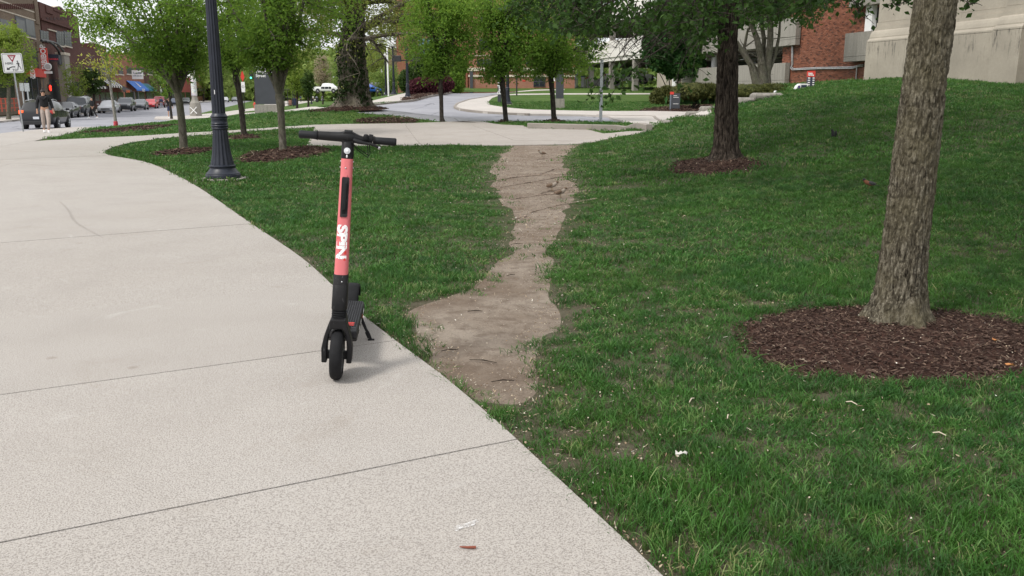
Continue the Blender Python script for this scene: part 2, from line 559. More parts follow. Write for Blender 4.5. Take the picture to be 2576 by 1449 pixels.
dirtL = [(1305, 364), (1262, 392), (1243, 412), (1238, 440), (1240, 462), (1262, 482), (1270, 505), (1284, 540), (1290, 580), (1290, 620), (1268, 645), (1236, 668), (1226, 692), (1196, 716), (1140, 741), (1062, 762), (1036, 785), (1040, 822), (1062, 862), (1095, 890), (1085, 915), (1110, 945), (1160, 985), (1200, 1004), (1275, 1008)]
dirtR = [(1318, 1000), (1352, 968), (1363, 930), (1348, 880), (1362, 850), (1400, 825), (1405, 795), (1380, 765), (1368, 720), (1378, 672), (1378, 640), (1394, 600), (1404, 560), (1420, 530), (1436, 500), (1456, 478), (1440, 452), (1420, 425), (1418, 400), (1438, 378), (1452, 363)]
P_DIRT = gpoly([tuple(p) for p in smooth_line(dirtL, 7)] + [tuple(p) for p in smooth_line(dirtR, 7)])
P_DIRT = [(x + (vnoise(x, y, 2.3, 1) - .5) * .10 * (y ** .6) * .45, y + (vnoise(x, y, 2.7, 2) - .5) * .07 * y ** .8) for x, y in P_DIRT]
BARE = []
for (cu, cv, ru, rv) in [(1175, 506, 42, 7), (1170, 392, 38, 4), (1445, 1090, 95, 16), (1430, 1160, 55, 22), (1330, 1080, 40, 45), (1390, 870, 30, 14), (1700, 400, 26, 4), (1240, 365, 60, 4), (1500, 610, 60, 10), (1480, 770, 60, 8), (1900, 760, 90, 10), (1100, 920, 35, 28), (1310, 1020, 45, 30), (1560, 1130, 70, 12), (1750, 780, 40, 10), (1530, 385, 55, 5), (1550, 470, 70, 7), (1700, 1175, 50, 14), (1385, 1250, 30, 60), (2095, 800, 60, 10)]:
    g = G(cu, cv); gr = G(cu + ru, cv); gu = G(cu, cv - rv); gd = G(cu, cv + rv)
    BARE.append((g.x, g.y, abs(gr.x - g.x), max(.12, abs(gu.y - gd.y) / 2)))
MULCH = []
for (cu, cv, ru, rv) in [(2265, 862, 425, 104), (1805, 415, 145, 26), (463, 383, 62, 9), (712, 389, 98, 20), (613, 345, 42, 5), (309, 327, 48, 7), (1393, 304.5, 26, 2), (885, 279.5, 55, 6.0), (1262, 305.5, 10, 1.2)]:
    g = G(cu, cv); gr = G(cu + ru, cv); gl = G(cu - ru, cv); gu = G(cu, cv - rv, ymin=g.y * .5); gd = G(cu, cv + rv)
    ry = abs(min(gu.y, g.y * 1.6) - gd.y) / 2
    MULCH.append(((gr.x + gl.x) / 2, (min(gu.y, g.y * 1.6) + gd.y) / 2, abs(gr.x - gl.x) / 2, ry))
MULCH[7] = (G(885, 277).x - .3, 42.2, 1.9, 1.4)
P_BED1 = gpoly([(1008, 255), (1045, 251.5), (1076, 243), (1110, 237), (1145, 231), (1120, 229.5), (1060, 236), (1020, 245)])
P_BED2 = gpoly([(1595, 279.5), (1640, 272), (1700, 266), (1790, 262), (1790, 283), (1740, 281), (1640, 279)])
P_SLOPE = gpoly([(888, 309), (905, 300), (960, 296), (1030, 298), (1056, 304), (1040, 308.5), (960, 310)])

# sidewalk joints, each a pair of close lines
def jline(a, b, w, ext=(12, 0.0)):
    A = G(*a); B = G(*b)
    d = Vector((B.x - A.x, B.y - A.y)).normalized(); n = Vector((-d.y, d.x))
    a2 = Vector((A.x, A.y)) - d * ext[0]; b2 = Vector((B.x, B.y)) + d * ext[1]
    return (a2, b2, n, w)
JS = [jline((0, 1368), (1292, 1109), .008, (12, .15)), jline((0, 996), (985, 860), .006, (12, .2)), jline((0, 803), (835, 716), .010, (12, .2)),
      jline((0, 612), (628, 564), .010, (12, .2)), jline((0, 402), (270, 392), .022, (12, .1)), jline((0, 369), (85, 353.5), .028, (8, .3))]
a0, b0, n0, _ = JS[0]
for k in (1, 2, 3):                   # the same slab rhythm behind the viewer
    off = -n0 * 2.05 * k
    JS.append((a0 + off, b0 + off + (b0 - a0).normalized() * 2.5, n0, .006))
JD = [jline((1240, 352), (1500, 400), .02, (-.2, 0)), jline((1190, 316), (1335, 364), .012, (0, .3)), jline((1300, 320), (1560, 356), .012, (0.3, .5)), jline((1020, 313), (1060, 365), .012, (0, .2)), jline((780, 338), (1610, 332), .026, (.2, 2))]
JD = JD[1:]

# ------------------------------------------------------------------ one triangulation for the whole ground, split by surface
cv_, ce_ = [], []
def addline(pts, closed=True, seg=None):
    b = len(cv_)
    P = []
    for i in range(len(pts) if closed else len(pts) - 1):
        a = pts[i]; c = pts[(i + 1) % len(pts)]
        L = math.hypot(c[0] - a[0], c[1] - a[1])
        st = max(.35, .035 * max(3, abs(a[1] + c[1]) / 2))
        k = max(1, int(L / st))
        k = min(k, 60)
        for q in range(k): P.append((a[0] + (c[0] - a[0]) * q / k, a[1] + (c[1] - a[1]) * q / k))
    if not closed: P.append(tuple(pts[-1]))
    for p in P: cv_.append(Vector((p[0], p[1])))
    n = len(P)
    for i in range(n if closed else n - 1): ce_.append((b + i, b + (i + 1) % n))
for poly in (P_S, P_D, P_R, P_W2, P_W3, P_P2, P_LW, P_P3, P_A, P_FS, P_DIRT, P_BED1, P_BED2, P_SLOPE): addline(poly)
for (cx, cy, rx, ry) in MULCH:
    addline([(cx + rx * math.cos(t) * (1 + .06 * math.sin(3 * t + cx)), cy + ry * math.sin(t) * (1 + .07 * math.cos(2 * t + cy))) for t in np.linspace(0, 2 * math.pi, 28, endpoint=False)])
for (a, b, n, w) in JS + JD:
    for sgn in (-1, 1):
        addline([tuple(a + n * w * .5 * sgn), tuple(b + n * w * .5 * sgn)], closed=False)
ys = [-60, -40, -25, -14, -8, -4, -2, 0, 1]
y = 1.5
while y < 1400:
    ys.append(y); y += max(.45, y * .035)
rg = random.Random(3)
for y in ys:
    stp = max(.5, abs(y) * .035)
    hw = max(14, abs(y) * 1.0 + 6) if y < 300 else y * .9
    x = -hw
    while x < hw:
        cv_.append(Vector((x + rg.uniform(-.2, .2) * stp, y + rg.uniform(-.15, .15) * stp)))
        x += stp
for c in ((-1500, -200), (1500, -200), (1600, 1500), (-1600, 1500)): cv_.append(Vector(c))
V2, _e, F2, *_ = delaunay_2d_cdt(cv_, ce_, [], 0, 1e-5)
V2 = np.array([(v.x, v.y) for v in V2]); F2 = np.array([list(f) for f in F2 if len(f) == 3])
Cc = V2[F2].mean(axis=1)
cx_, cy_ = Cc[:, 0], Cc[:, 1]
cls = np.zeros(len(F2), dtype=int)                 # 0 = lawn
def inmulch(x, y, k=1.0):
    r = np.zeros(np.shape(x), dtype=bool)
    for (mx_, my_, rx, ry) in MULCH:
        t = np.arctan2((y - my_) / ry, (x - mx_) / rx)
        q = np.hypot((x - mx_) / rx / (1 + .06 * np.sin(3 * t + mx_)), (y - my_) / ry / (1 + .07 * np.cos(2 * t + my_)))
        r |= q < k
    return r
cls[inpoly(cx_, cy_, P_DIRT)] = 2
cls[inmulch(cx_, cy_) | inpoly(cx_, cy_, P_BED1) | inpoly(cx_, cy_, P_BED2) | inpoly(cx_, cy_, P_SLOPE)] = 3
cls[inpoly(cx_, cy_, P_P2)] = 12
cls[inpoly(cx_, cy_, P_A)] = 7
cls[inpoly(cx_, cy_, P_FS)] = 8
cls[inpoly(cx_, cy_, P_R)] = 6
cls[inpoly(cx_, cy_, P_W2)] = 9
cls[inpoly(cx_, cy_, P_W3)] = 10
cls[inpoly(cx_, cy_, P_LW)] = 11
cls[inpoly(cx_, cy_, P_P3)] = 13
cls[inpoly(cx_, cy_, P_S)] = 4
cls[inpoly(cx_, cy_, P_D)] = 5
slab = np.zeros(len(F2), dtype=int)
groove = np.zeros(len(F2), dtype=bool)
def side(J, px, py):
    a, b, n, w = J
    return (px - a.x) * n.x + (py - a.y) * n.y
for k, J in enumerate(JS):
    s_ = side(J, cx_, cy_); d_ = (J[1] - J[0]).normalized()
    t_ = (cx_ - J[0].x) * d_.x + (cy_ - J[0].y) * d_.y
    inr = (t_ > 0) & (t_ < (J[1] - J[0]).length)
    m4 = cls == 4
    groove |= m4 & (np.abs(s_) < J[3] * .5) & inr
    slab[m4 & (s_ > 0)] += 1
for k, J in enumerate(JD):
    s_ = side(J, cx_, cy_); m5 = cls == 5
    groove |= m5 & (np.abs(s_) < J[3] * .5)
    slab[m5 & (s_ > 0)] += 2 ** k

def submesh(name, mask, m, dz=0.0, skirt=0.0, rough=0.0):
    T = F2[mask]
    if len(T) == 0: return None
    used, inv = np.unique(T.reshape(-1), return_inverse=True)
    xy = V2[used]; T = inv.reshape(-1, 3)
    z = hgt(xy[:, 0], xy[:, 1]) + dz
    if rough:
        z = z + rough * (fbm(xy[:, 0], xy[:, 1], 1.1, 3, 5) - .5) * 2
    vs = np.column_stack([xy, z])
    faces = [T]
    if skirt > 0:
        e = np.sort(np.concatenate([T[:, [0, 1]], T[:, [1, 2]], T[:, [2, 0]]]), axis=1)
        uq, cnt = np.unique(e, axis=0, return_counts=True)
        be = uq[cnt == 1]
        b = len(vs)
        low = vs.copy(); low[:, 2] -= skirt
        vs = np.concatenate([vs, low])
        faces.append(np.column_stack([be[:, 0], be[:, 1], be[:, 1] + b, be[:, 0] + b]))
    return mesh_np(name, vs, faces, m)

def surf(name, mask, m, dz=0.0, skirt=0.06, parent=None, **tg):
    me = submesh(name, mask, m, dz, skirt)
    if me is None: return None
    return link(name, me, parent, **tg)

gnd_mask = (cls == 0)
near = gnd_mask & (cy_ < 60) & (np.abs(cx_) < 60)
surf('ground', gnd_mask, [M_lawn], -.018, 0.0, kind='structure')
surf('dirt_path', cls == 2, M_dirt, -.018, 0.0, kind='structure')
surf('mulched_soil', cls == 3, M_mulchsoil, -.018, 0.0, kind='structure')
sw = surf('sidewalk', groove & (cls == 4), M_joint, -.012, .03, kind='structure')
for k in sorted(set(slab[(cls == 4) & ~groove].tolist())):
    surf('slab', (cls == 4) & ~groove & (slab == k), M_agg, .004 + .0012 * ((k * 7) % 3), .07, parent=sw)
dw = surf('driveway', groove & (cls == 5), M_joint, -.012, .03, kind='structure')
for k in sorted(set(slab[(cls == 5) & ~groove].tolist())):
    surf('slab', (cls == 5) & ~groove & (slab == k), M_drive, .002 + .002 * ((k * 5) % 3), .07, parent=dw)
surf('campus_road', cls == 6, M_asph, -.10, 0.0, kind='structure')
surf('avenue', cls == 7, M_asph, -.10, 0.0, kind='structure')
surf('far_sidewalk', cls == 8, M_walk, .0, .15, kind='structure')
surf('campus_sidewalk', cls == 9, M_walk, .0, .15, kind='structure')
surf('avenue_sidewalk', cls == 10, M_walk, .0, .15, kind='structure')
surf('lamp_footpath', cls == 11, M_walk, .0, .10, kind='structure')
surf('diagonal_footpath', cls == 12, M_walk, .004, .05, kind='structure')
surf('lawn_footpath', cls == 13, M_walk, .004, .05, kind='structure')

# kerbs
def kerb(name, pts, w=.16, top=.02, bot=-.16, m=None, seg=2.4, side_=1, parent_label=None):
    """a run of kerb stones along a ground polyline"""
    P = [Vector((p[0], p[1])) for p in pts]
    S_ = [0.0]
    for i in range(1, len(P)): S_.append(S_[-1] + (P[i] - P[i - 1]).length)
    root = None
    tot = S_[-1]; n = max(1, int(tot / seg))
    def at(s):
        for i in range(1, len(P)):
            if s <= S_[i] or i == len(P) - 1:
                k = (s - S_[i - 1]) / max(1e-6, S_[i] - S_[i - 1]); k = min(1, max(0, k))
                d = (P[i] - P[i - 1]).normalized()
                return P[i - 1].lerp(P[i], k), d
    root = bpy.data.objects.new(name, None); COL.objects.link(root)
    tag(root, kind='structure')
    for q in range(n):
        a = tot * q / n + .006; b = tot * (q + 1) / n - .006
        mb = MB(); ring = []
        m_ = 3
        for t in range(m_ + 1):
            p, d = at(a + (b - a) * t / m_)
            nn = Vector((-d.y, d.x)) * side_
            o2 = p + nn * w
            z = float(hgt(p.x, p.y))
            ring.append([(p.x, p.y, z + bot), (p.x, p.y, z + top - .02), (p.x + nn.x * .02, p.y + nn.y * .02, z + top), (o2.x, o2.y, z + top), (o2.x, o2.y, z + bot)])
        vs = [v for r_ in ring for v in r_]; fs = []
        for t in range(m_):
            for j in range(5): fs.append((t * 5 + j, t * 5 + (j + 1) % 5, (t + 1) * 5 + (j + 1) % 5, (t + 1) * 5 + j))
        fs.append((0, 1, 2, 3, 4)); fs.append(tuple(m_ * 5 + j for j in (4, 3, 2, 1, 0)))
        mb.add(vs, fs)
        mb.build('kerb_stone', m or M_kerb, root)
    return root
kerb('kerb', gpoly([(1790, 291), (1729, 291), (1640, 291), (1560, 291), (1500, 289.5)]), top=.03, side_=-1)
kerb('kerb', gpoly([(1330, 286.5), (1270, 284), (1216, 281), (1175, 277), (1155, 274), (1143, 270), (1141, 267), (1147, 260), (1178, 250), (1216, 244), (1290, 232)]), top=.03, side_=-1)
kerb('kerb', gpoly([(905, 268), (928, 264), (970, 259), (1008, 255)]), top=.03, side_=1)
kerb('kerb', gpoly([(1008, 255), (1030, 253.5), (1045, 251.5), (1076, 243), (1110, 237), (1145, 231)]), top=.06, side_=1)
kerb('kerb', [sx(FK, s) for s in (30, 50, 70, 90, 110, 140, 180)], top=.03, side_=1, seg=6)
kg = gpoly([(1326, 322.5), (1400, 324.5), (1480, 326.5), (1560, 328.5), (1625, 330.5)])
kerb('kerb', kg, w=.18, top=.20, bot=-.1, side_=1, seg=2.2)
# ------------------------------------------------------------------ lettering helper
_font_cache = {}
def glyphs(txt, size=1.0, bold=0.0, extrude=0.0, align='LEFT', space=1.0, line=1.0):
    """text as triangles in its own xy plane -> (verts, faces)"""
    cu = bpy.data.curves.new('lettering', 'FONT')
    cu.body = txt; cu.size = size; cu.offset = bold; cu.extrude = extrude
    cu.align_x = align; cu.align_y = 'CENTER'; cu.resolution_u = 3; cu.space_character = space; cu.space_line = line
    o = bpy.data.objects.new('lettering', cu)
    COL.objects.link(o)
    dg = bpy.context.evaluated_depsgraph_get(); dg.update()
    me = bpy.data.meshes.new_from_object(o.evaluated_get(dg))
    v = [q.co.copy() for q in me.vertices]; f = [list(p.vertices) for p in me.polygons]
    COL.objects.unlink(o); bpy.data.objects.remove(o); bpy.data.meshes.remove(me); bpy.data.curves.remove(cu)
    return v, f
def lettering(name, txt, size, M, m, parent, bold=0.0, align='CENTER', space=1.0, line=1.0, warp=None):
    v, f = glyphs(txt, size, bold, 0.0, align, space, line)
    if not v: return None
    if warp: v = [warp(p) for p in v]
    mb = MB(); mb.add(v, f, M)
    return link(name, mb.mesh(name, m, fix=False), parent)
def frame_M(o, xdir, ydir):
    x = Vector(xdir).normalized(); y = Vector(ydir); y = (y - x * y.dot(x)).normalized(); z = x.cross(y)
    M = Matrix((x, y, z)).transposed().to_4x4(); M.translation = Vector(o); return M

# ------------------------------------------------------------------ electric scooter
def m_scuffed(name, col, rough, scuff, amt=.5, scale=60):
    m = mat(name, col, rough, spec=.25); g = NG(m); p = g.obj()
    s = g.noise(g.scaled(p, (1, 1, .25)), scale, 5, .75); d = g.noise(p, 18, 4, .7)
    f = g.math('MULTIPLY', g.rng(s, .60, .70, 0, 1), g.rng(d, .45, .62, 0, 1))
    c = g.mix(g.math('MULTIPLY', f, amt), col, scuff)
    c = g.mix(g.rng(g.noise(p, 7, 4, .6), .3, .7, 0, .05), c, (.25, .21, .18))
    g.col(c); g.lk(g.rng(d, .3, .7, rough - .1, rough + .15), g.b.inputs['Roughness'])
    return m
M_pink = m_scuffed('coral_paint', (.60, .150, .158), .42, (.20, .04, .05), .8, 45)
M_sblk = m_scuffed('scooter_black', (.005, .0055, .007), .5, (.40, .40, .40), .40, 70)
M_rub = mat('black_rubber', (.009, .009, .010), .75, spec=.25, noise=(20, .3), bump=(90, .15, .002))
M_grip = mat('grip_rubber', (.010, .011, .013), .6, spec=.3, bump=(160, .2, .001))
M_grey = mat('deck_grey', (.05, .05, .055), .7, noise=(25, .3))
M_alu = mat('worn_aluminium', (.55, .55, .56), .35, metal=.9, noise=(40, .2))
M_white = mat('white_print', (.78, .77, .76), .5, noise=(90, .12))
M_red = mat('red_print', (.62, .03, .02), .45)
M_rim = mat('dusty_rim', (.05, .05, .05), .6, noise=(30, .6))
M_lens = mat('lamp_lens', (.55, .56, .58), .12, spec=.9)

Fp = G(846, 955); Rp = G(892, 792)
ang = math.atan2(Rp.y - Fp.y, Rp.x - Fp.x) - math.pi / 2
scoot = thing('electric_scooter', (Fp.x, Fp.y, Fp.z + .004), 'coral pink and black electric kick scooter parked on its stand at the sidewalk edge', 'scooter')
scoot.rotation_euler = (0, R(4.3), ang); scoot.scale = (1, 1, 1.014)
WB = 1.08; WR = .127
def tyre(name, y, parent):
    mb = MB(); n = 64; prof = []
    for k in range(13):
        a = math.pi * (k / 12) - math.pi / 2
        prof.append((WR - .030 + .030 * math.cos(a) ** .8 if math.cos(a) > 0 else WR - .030, .031 * math.sin(a)))
    vs = []; m_ = len(prof)
    for j in range(n):
        t = 2 * math.pi * j / n
        for k, (r, w) in enumerate(prof):
            # tread: slanted grooves
            gr = 0
            ph = (j + abs(k - 6) * 1.3) % 5.33
            if 2 <= k <= 10 and ph < .9: gr = .0028
            if k == 6: gr = .0015
            rr = r - gr
            vs.append((w, y + rr * math.cos(t), WR + rr * math.sin(t)))
    fs = []
    for j in range(n):
        for k in range(m_ - 1):
            fs.append((j * m_ + k, j * m_ + k + 1, ((j + 1) % n) * m_ + k + 1, ((j + 1) % n) * m_ + k))
    mb.add(vs, fs)
    w_ = bpy.data.objects.new(name, mb.mesh('tyre', M_rub, True)); COL.objects.link(w_); w_.parent = parent
    rb = MB()
    Mx = Matrix.Translation((0, y, WR)) @ Matrix.Rotation(math.pi / 2, 4, 'Y')
    rb.lathe([(.03, -.026), (.055, -.022), (.085, -.018), (.099, -.026), (.099, .026), (.085, .018), (.055, .022), (.03, .026)], 36, Mx)
    for k in range(6):
        t = k * math.pi / 3
        rb.tube([(.021, y + .035 * math.cos(t), WR + .035 * math.sin(t)), (.024, y + .088 * math.cos(t), WR + .088 * math.sin(t))], .008, 6)
    rb.build('rim', M_rim, w_, True)
    return w_
tyre('front_wheel', 0, scoot)
tyre('rear_wheel', WB, scoot)
# fork
fk = MB()
for s in (-1, 1):
    ax = MB(); ax.box(min(s * .032, s * .050), max(s * .032, s * .050), -.018, .018, .108, .146, bev=.003); ax.build('axle_clamp', M_sblk, scoot)
ar = MB()
arc = [(-.074, .092), (-.077, .165), (-.066, .225), (-.048, .282), (-.036, .312), (.036, .312), (.048, .282), (.066, .225), (.077, .165), (.074, .092), (.048, .092), (.049, .17), (.043, .232), (.028, .264), (-.028, .264), (-.043, .232), (-.049, .17), (-.048, .092)]
ar.prism(arc, 'y', -.034, .040)
fc = link('fork', ar.mesh('fork', M_sblk), scoot)
bv = fc.modifiers.new('bevel', 'BEVEL'); bv.width = .005; bv.segments = 2; bv.limit_method = 'ANGLE'
# stem: the steering column
def stem_c(z): return .036 + (z - .30) * .235          # y of the column axis at height z
def rrect(w, d, n=28, p=3.2):
    o = []
    for j in range(n):
        a = 2 * math.pi * j / n; c, s = math.cos(a), math.sin(a)
        o.append((w * (abs(c) ** (2 / p)) * (1 if c >= 0 else -1), d * (abs(s) ** (2 / p)) * (1 if s >= 0 else -1)))
    return o
def column(name, secs, m, parent, p=3.2):
    mb = MB(); vs = []; n = 36
    for (z, w, d) in secs:
        for (x, y) in rrect(w, d, n, p): vs.append((x, stem_c(z) + y, z))
    fs = []
    for i in range(len(secs) - 1):
        for j in range(n): fs.append((i * n + j, i * n + (j + 1) % n, (i + 1) * n + (j + 1) % n, (i + 1) * n + j))
    fs += [tuple(range(n - 1, -1, -1)), tuple((len(secs) - 1) * n + j for j in range(n))]
    mb.add(vs, fs)
    return mb.build(name, m, parent, True)
bel = []
for k in range(15): bel.append((.300 + .0036 * k, .037 if k % 3 else .0305, .037 if k % 3 else .0305))
column('steering_boot', [(.27, .034, .03)] + bel, M_rub, scoot, 2.6)
column('lower_column', [(.350, .038, .038), (.354, .0395, .040), (.468, .0385, .040), (.470, .0378, .039), (.472, .0378, .039), (.5175, .0372, .038), (.520, .036, .037)], M_sblk, scoot, 2.8)
pc = column('stem', [(.520, .0345, .036), (.60, .0340, .036), (.80, .0320, .034), (1.0, .0300, .033), (1.080, .0295, .0325)], M_pink, scoot, 2.8)
column('upper_column', [(1.080, .030, .0325), (1.083, .0315, .034), (1.150, .0305, .032), (1.160, .028, .030)], M_sblk, scoot, 2.5)
def surf_y(x, z):          # front surface of the pink stem
    w = float(np.interp(z, (.52, .60, .80, 1.0, 1.08), (.0345, .0340, .0320, .0300, .0295))); d = float(np.interp(z, (.52, .60, .80, 1.0, 1.08), (.036, .036, .034, .033, .0325)))
    return stem_c(z) - d * (max(0.0, 1 - (min(abs(x), w * .995) / w) ** 2.8)) ** (1 / 2.8)
def sface(z): return stem_c(z) - .0355 + (z - .52) * .0055
# recessed carry handle in the front of the stem
hb = MB()
hb.prism([(-.0185, .800), (.0145, .800), (.0175, .806), (.0185, .985), (.0155, .992), (-.0150, .992), (-.0185, .985)], 'y', sface(.9) - .006 - .0, sface(.9) + .02, Matrix.Shear('XY', 4, (0, 0)) if False else None)
h_o = MB()
def sheared(mb_):
    mb_.v = [(x, y + (z - .9) * .235, z) for (x, y, z) in mb_.v]; return mb_
sheared(hb).build('handle_recess', M_sblk, scoot)
h2 = MB(); h2.box(-.009, .009, sface(.9) - .022, sface(.9) - .008, .835, .965, bev=.003)
h2.prism([(sface(.9) - .022, .945), (sface(.9) - .004, .985), (sface(.9) - .004, .965), (sface(.9) - .010, .945)], 'x', -.009, .009)
h2.prism([(sface(.9) - .022, .85), (sface(.9) - .004, .81), (sface(.9) - .004, .83), (sface(.9) - .010, .85)], 'x', -.009, .009)
sheared(h2).build('carry_handle', M_rub, scoot, True)
# lettering reading down the stem
def wrap(p):       # p.x along the text (down the stem), p.y across
    z = .762 - p.x
    x = p.y
    return Vector((x, surf_y(x, z) - .0012, z))
v_, f_ = glyphs('SPIN', .062, .0028, 0, 'LEFT', .92)
x0_ = min(p.x for p in v_); x1_ = max(p.x for p in v_); ym_ = (max(p.y for p in v_) + min(p.y for p in v_)) / 2
kk = .165 / (x1_ - x0_)
bm = bmesh.new()
vv = [bm.verts.new(((p.x - x0_) * kk, (p.y - ym_) * 1.08 - .003, 0)) for p in v_]
for f in f_:
    try: bm.faces.new([vv[i] for i in f])
    except Exception: pass
bmesh.ops.subdivide_edges(bm, edges=[e for e in bm.edges if e.calc_length() > .008], cuts=2, use_grid_fill=False)
bmesh.ops.triangulate(bm, faces=bm.faces[:])
me = bpy.data.meshes.new('stem_lettering')
for q in bm.verts: q.co = wrap(q.co.copy())
bm.to_mesh(me); bm.free(); me.materials.append(M_white)
link('stem_lettering', me, scoot)
def patch(xa, xb, za, zb, dy=-.0008):
    vs = []
    for z in (za, zb):
        for k in range(4):
            x = xa + (xb - xa) * k / 3
            vs.append((x, surf_y(x, z) + dy, z))
    rp = MB(); rp.add(vs, [(k, k + 1, k + 5, k + 4) for k in range(3)]); rp.build('red_print', M_red, scoot)
patch(-.026, -.019, .745, .765); patch(-.026, -.021, .715, .745); patch(.010, .022, .620, .636); patch(.010, .020, .590, .602); patch(-.0255, -.022, .69, .71)
pk = MB(); rr_ = random.Random(5)
for k in range(26):          # flecks where the white print has worn through to the paint
    z = rr_.uniform(.60, .76); x = rr_.uniform(-.018, .016)
    a, b = rr_.uniform(.0006, .002), rr_.uniform(.001, .0045)
    vs = [(x + a * math.cos(t), surf_y(x, z) - .0020, z + b * math.sin(t)) for t in np.linspace(0, 6.28, 6, endpoint=False)]
    pk.add(vs, [tuple(range(6))])
pk.build('worn_fleck', mat('fleck', (.33, .09, .10), .6), scoot, kind='stuff')
for (x, y, z, q) in ((-.0308, stem_c(1.065), 1.065, .0042), (.0308, stem_c(1.065), 1.065, .0042), (-.0315, stem_c(1.035), 1.035, .0042), (.0315, stem_c(1.035), 1.035, .0042), (-.003, sface(1.035) + .001, 1.035, .005), (.008, stem_c(.49) - .040, .488, .0045)):
    sc_ = MB(); sc_.sphere((x, y, z), q, 8, 5); sc_.build('screw', M_alu, scoot, True)
# headlight
hl = MB(); Mh = Matrix.Translation((.000, stem_c(1.118) - .031, 1.118)) @ Matrix.Rotation(R(90 - 13), 4, 'X')
hl.lathe([(.0215, -.004), (.0215, .004), (.018, .0065), (.016, .004)], 28, Mh)
ho = hl.build('headlight', M_sblk, scoot, True)
h3 = MB(); h3.lathe([(.0165, .002), (.0160, .0055), (.010, .0075), (.004, .0085)], 24, Mh); h3.build('lens', M_lens, ho, True)
h4 = MB(); h4.lathe([(.006, .006), (.0055, .0105), (.001, .011)], 14, Mh); h4.sphere((0, stem_c(1.09) - .034, 1.092), .0052, 10, 6, scale=(.8, .6, 1.6)); h4.build('reflector', M_white, ho, True)
# handlebar
HZ = 1.178; HY = stem_c(1.17) - .004
hbm = MB()
hbm.tube([(-.150, HY, HZ + .004), (-.10, HY, HZ + .004), (-.04, HY, HZ + .005), (-.02, HY, HZ + .006), (.02, HY, HZ + .006), (.05, HY, HZ), (.075, HY, HZ - .002), (.10, HY, HZ - .002)], [.0215, .0225, .0245, .028, .028, .021, .0165, .015], 20, squash=1.0)
hbm.prism([(-.034, HZ + .018), (-.018, HZ + .036), (.018, HZ + .036), (.036, HZ + .018), (.030, HZ - .024), (-.030, HZ - .024)], 'y', HY - .022, HY + .040)
hbo = link('handlebar', hbm.mesh('handlebar', M_sblk, True), scoot)
bv = hbo.modifiers.new('bevel', 'BEVEL'); bv.width = .004; bv.segments = 2; bv.limit_method = 'ANGLE'
for s, a, b in ((-1, -.152, -.240), (1, .128, .238)):
    g_ = MB()
    st = [(a, .0205 if s < 0 else .0175), (a + s * .003, .0215 if s < 0 else .0185), (a + (b - a) * .3, .0185), (a + (b - a) * .95, .0195), (b, .0185), (b + s * .004, .014)]
    g_.tube([(q, HY, HZ + (.004 if s < 0 else -.002)) for q, _r in st], [r for _q, r in st], 20)
    g_.build('grip', M_grip, scoot, True)
cl = MB(); cl.tube([(-.1535, HY, HZ + .004), (-.1505, HY, HZ + .004)], .0235, 20); cl.build('clamp_ring', M_rub, scoot, True)
dsp = MB(); dsp.box(-.020, .020, HY - .012, HY + .034, HZ + .034, HZ + .040, bev=.002); dsp.build('display', mat('display_glass', (.01, .01, .012), .1, spec=.8), scoot)
lv = MB()
lv.tube([(.030, HY - .028, HZ - .004), (.055, HY - .036, HZ - .012), (.085, HY - .040, HZ - .016), (.115, HY - .040, HZ - .018), (.140, HY - .038, HZ - .026), (.156, HY - .036, HZ - .034)], [.013, .0135, .010, .009, .0085, .007], 12, squash=.8)
lvo = lv.build('brake_lever', M_sblk, scoot, True)
lt = MB(); lt.sphere((.158, HY - .036, HZ - .035), .0085, 10, 7); lt.build('lever_tip', M_alu, lvo, True)
bl = MB(); bl.tube([(.078, HY - .006, HZ + .004), (.098, HY - .006, HZ + .004)], .0215, 18); bl.tube([(.102, HY, HZ + .004), (.122, HY, HZ + .002)], .0245, 18)
bl.sphere((.090, HY - .012, HZ + .012), .016, 12, 8)
bl.build('bell', M_rub, scoot, True)
th = MB()
for k in range(3): th.tube([(.1235 + .004 * k, HY, HZ - .001), (.1262 + .004 * k, HY, HZ - .001)], .021, 18)
th.build('throttle_ring', M_sblk, scoot, True)
cb = MB()
cb.tube([(.098, HY - .03, HZ - .02), (.102, HY - .034, HZ - .055), (.104, HY - .02, HZ - .082), (.100, HY + .02, HZ - .09), (.05, HY + .04, HZ - .06), (.02, HY + .03, HZ - .03)], .0022, 6)
cb.tube([(.108, HY - .03, HZ - .02), (.112, HY - .034, HZ - .05), (.112, HY - .02, HZ - .072), (.106, HY + .02, HZ - .08), (.05, HY + .045, HZ - .05), (.02, HY + .035, HZ - .025)], .0022, 6)
cb.build('brake_cable', M_rub, scoot, True)
# neck and deck
nk = MB()
nk.tube([(0, stem_c(.33) + .005, .335), (0, .115, .30), (0, .175, .235), (0, .245, .190), (0, .32, .175)], [.034, .036, .040, .044, .040], 18)
nk.build('neck', M_sblk, scoot, True)
dk = MB()
dk.prism([(.20, .155), (.24, .128), (.86, .122), (.93, .150), (.955, .178), (.22, .188)], 'x', -.083, .083)
dko = link('deck', dk.mesh('deck', M_sblk), scoot)
bv = dko.modifiers.new('bevel', 'BEVEL'); bv.width = .012; bv.segments = 3; bv.limit_method = 'ANGLE'
mt = MB(); mt.box(-.074, .074, .30, .915, .182, .190, bev=.002); mto = mt.build('grip_mat', M_grey, dko)
rb = MB()
for k in range(11):
    x = -.065 + .013 * k
    rb.box(x - .0034, x + .0034, .31, .905, .1897, .1935)
rb.build('ridge', M_rub, mto)
for k in range(3):
    q = MB(); q.box(.012, .058, .325 + .026 * k, .337 + .026 * k, .1938, .1945); q.build('red_stripe', M_red, mto)
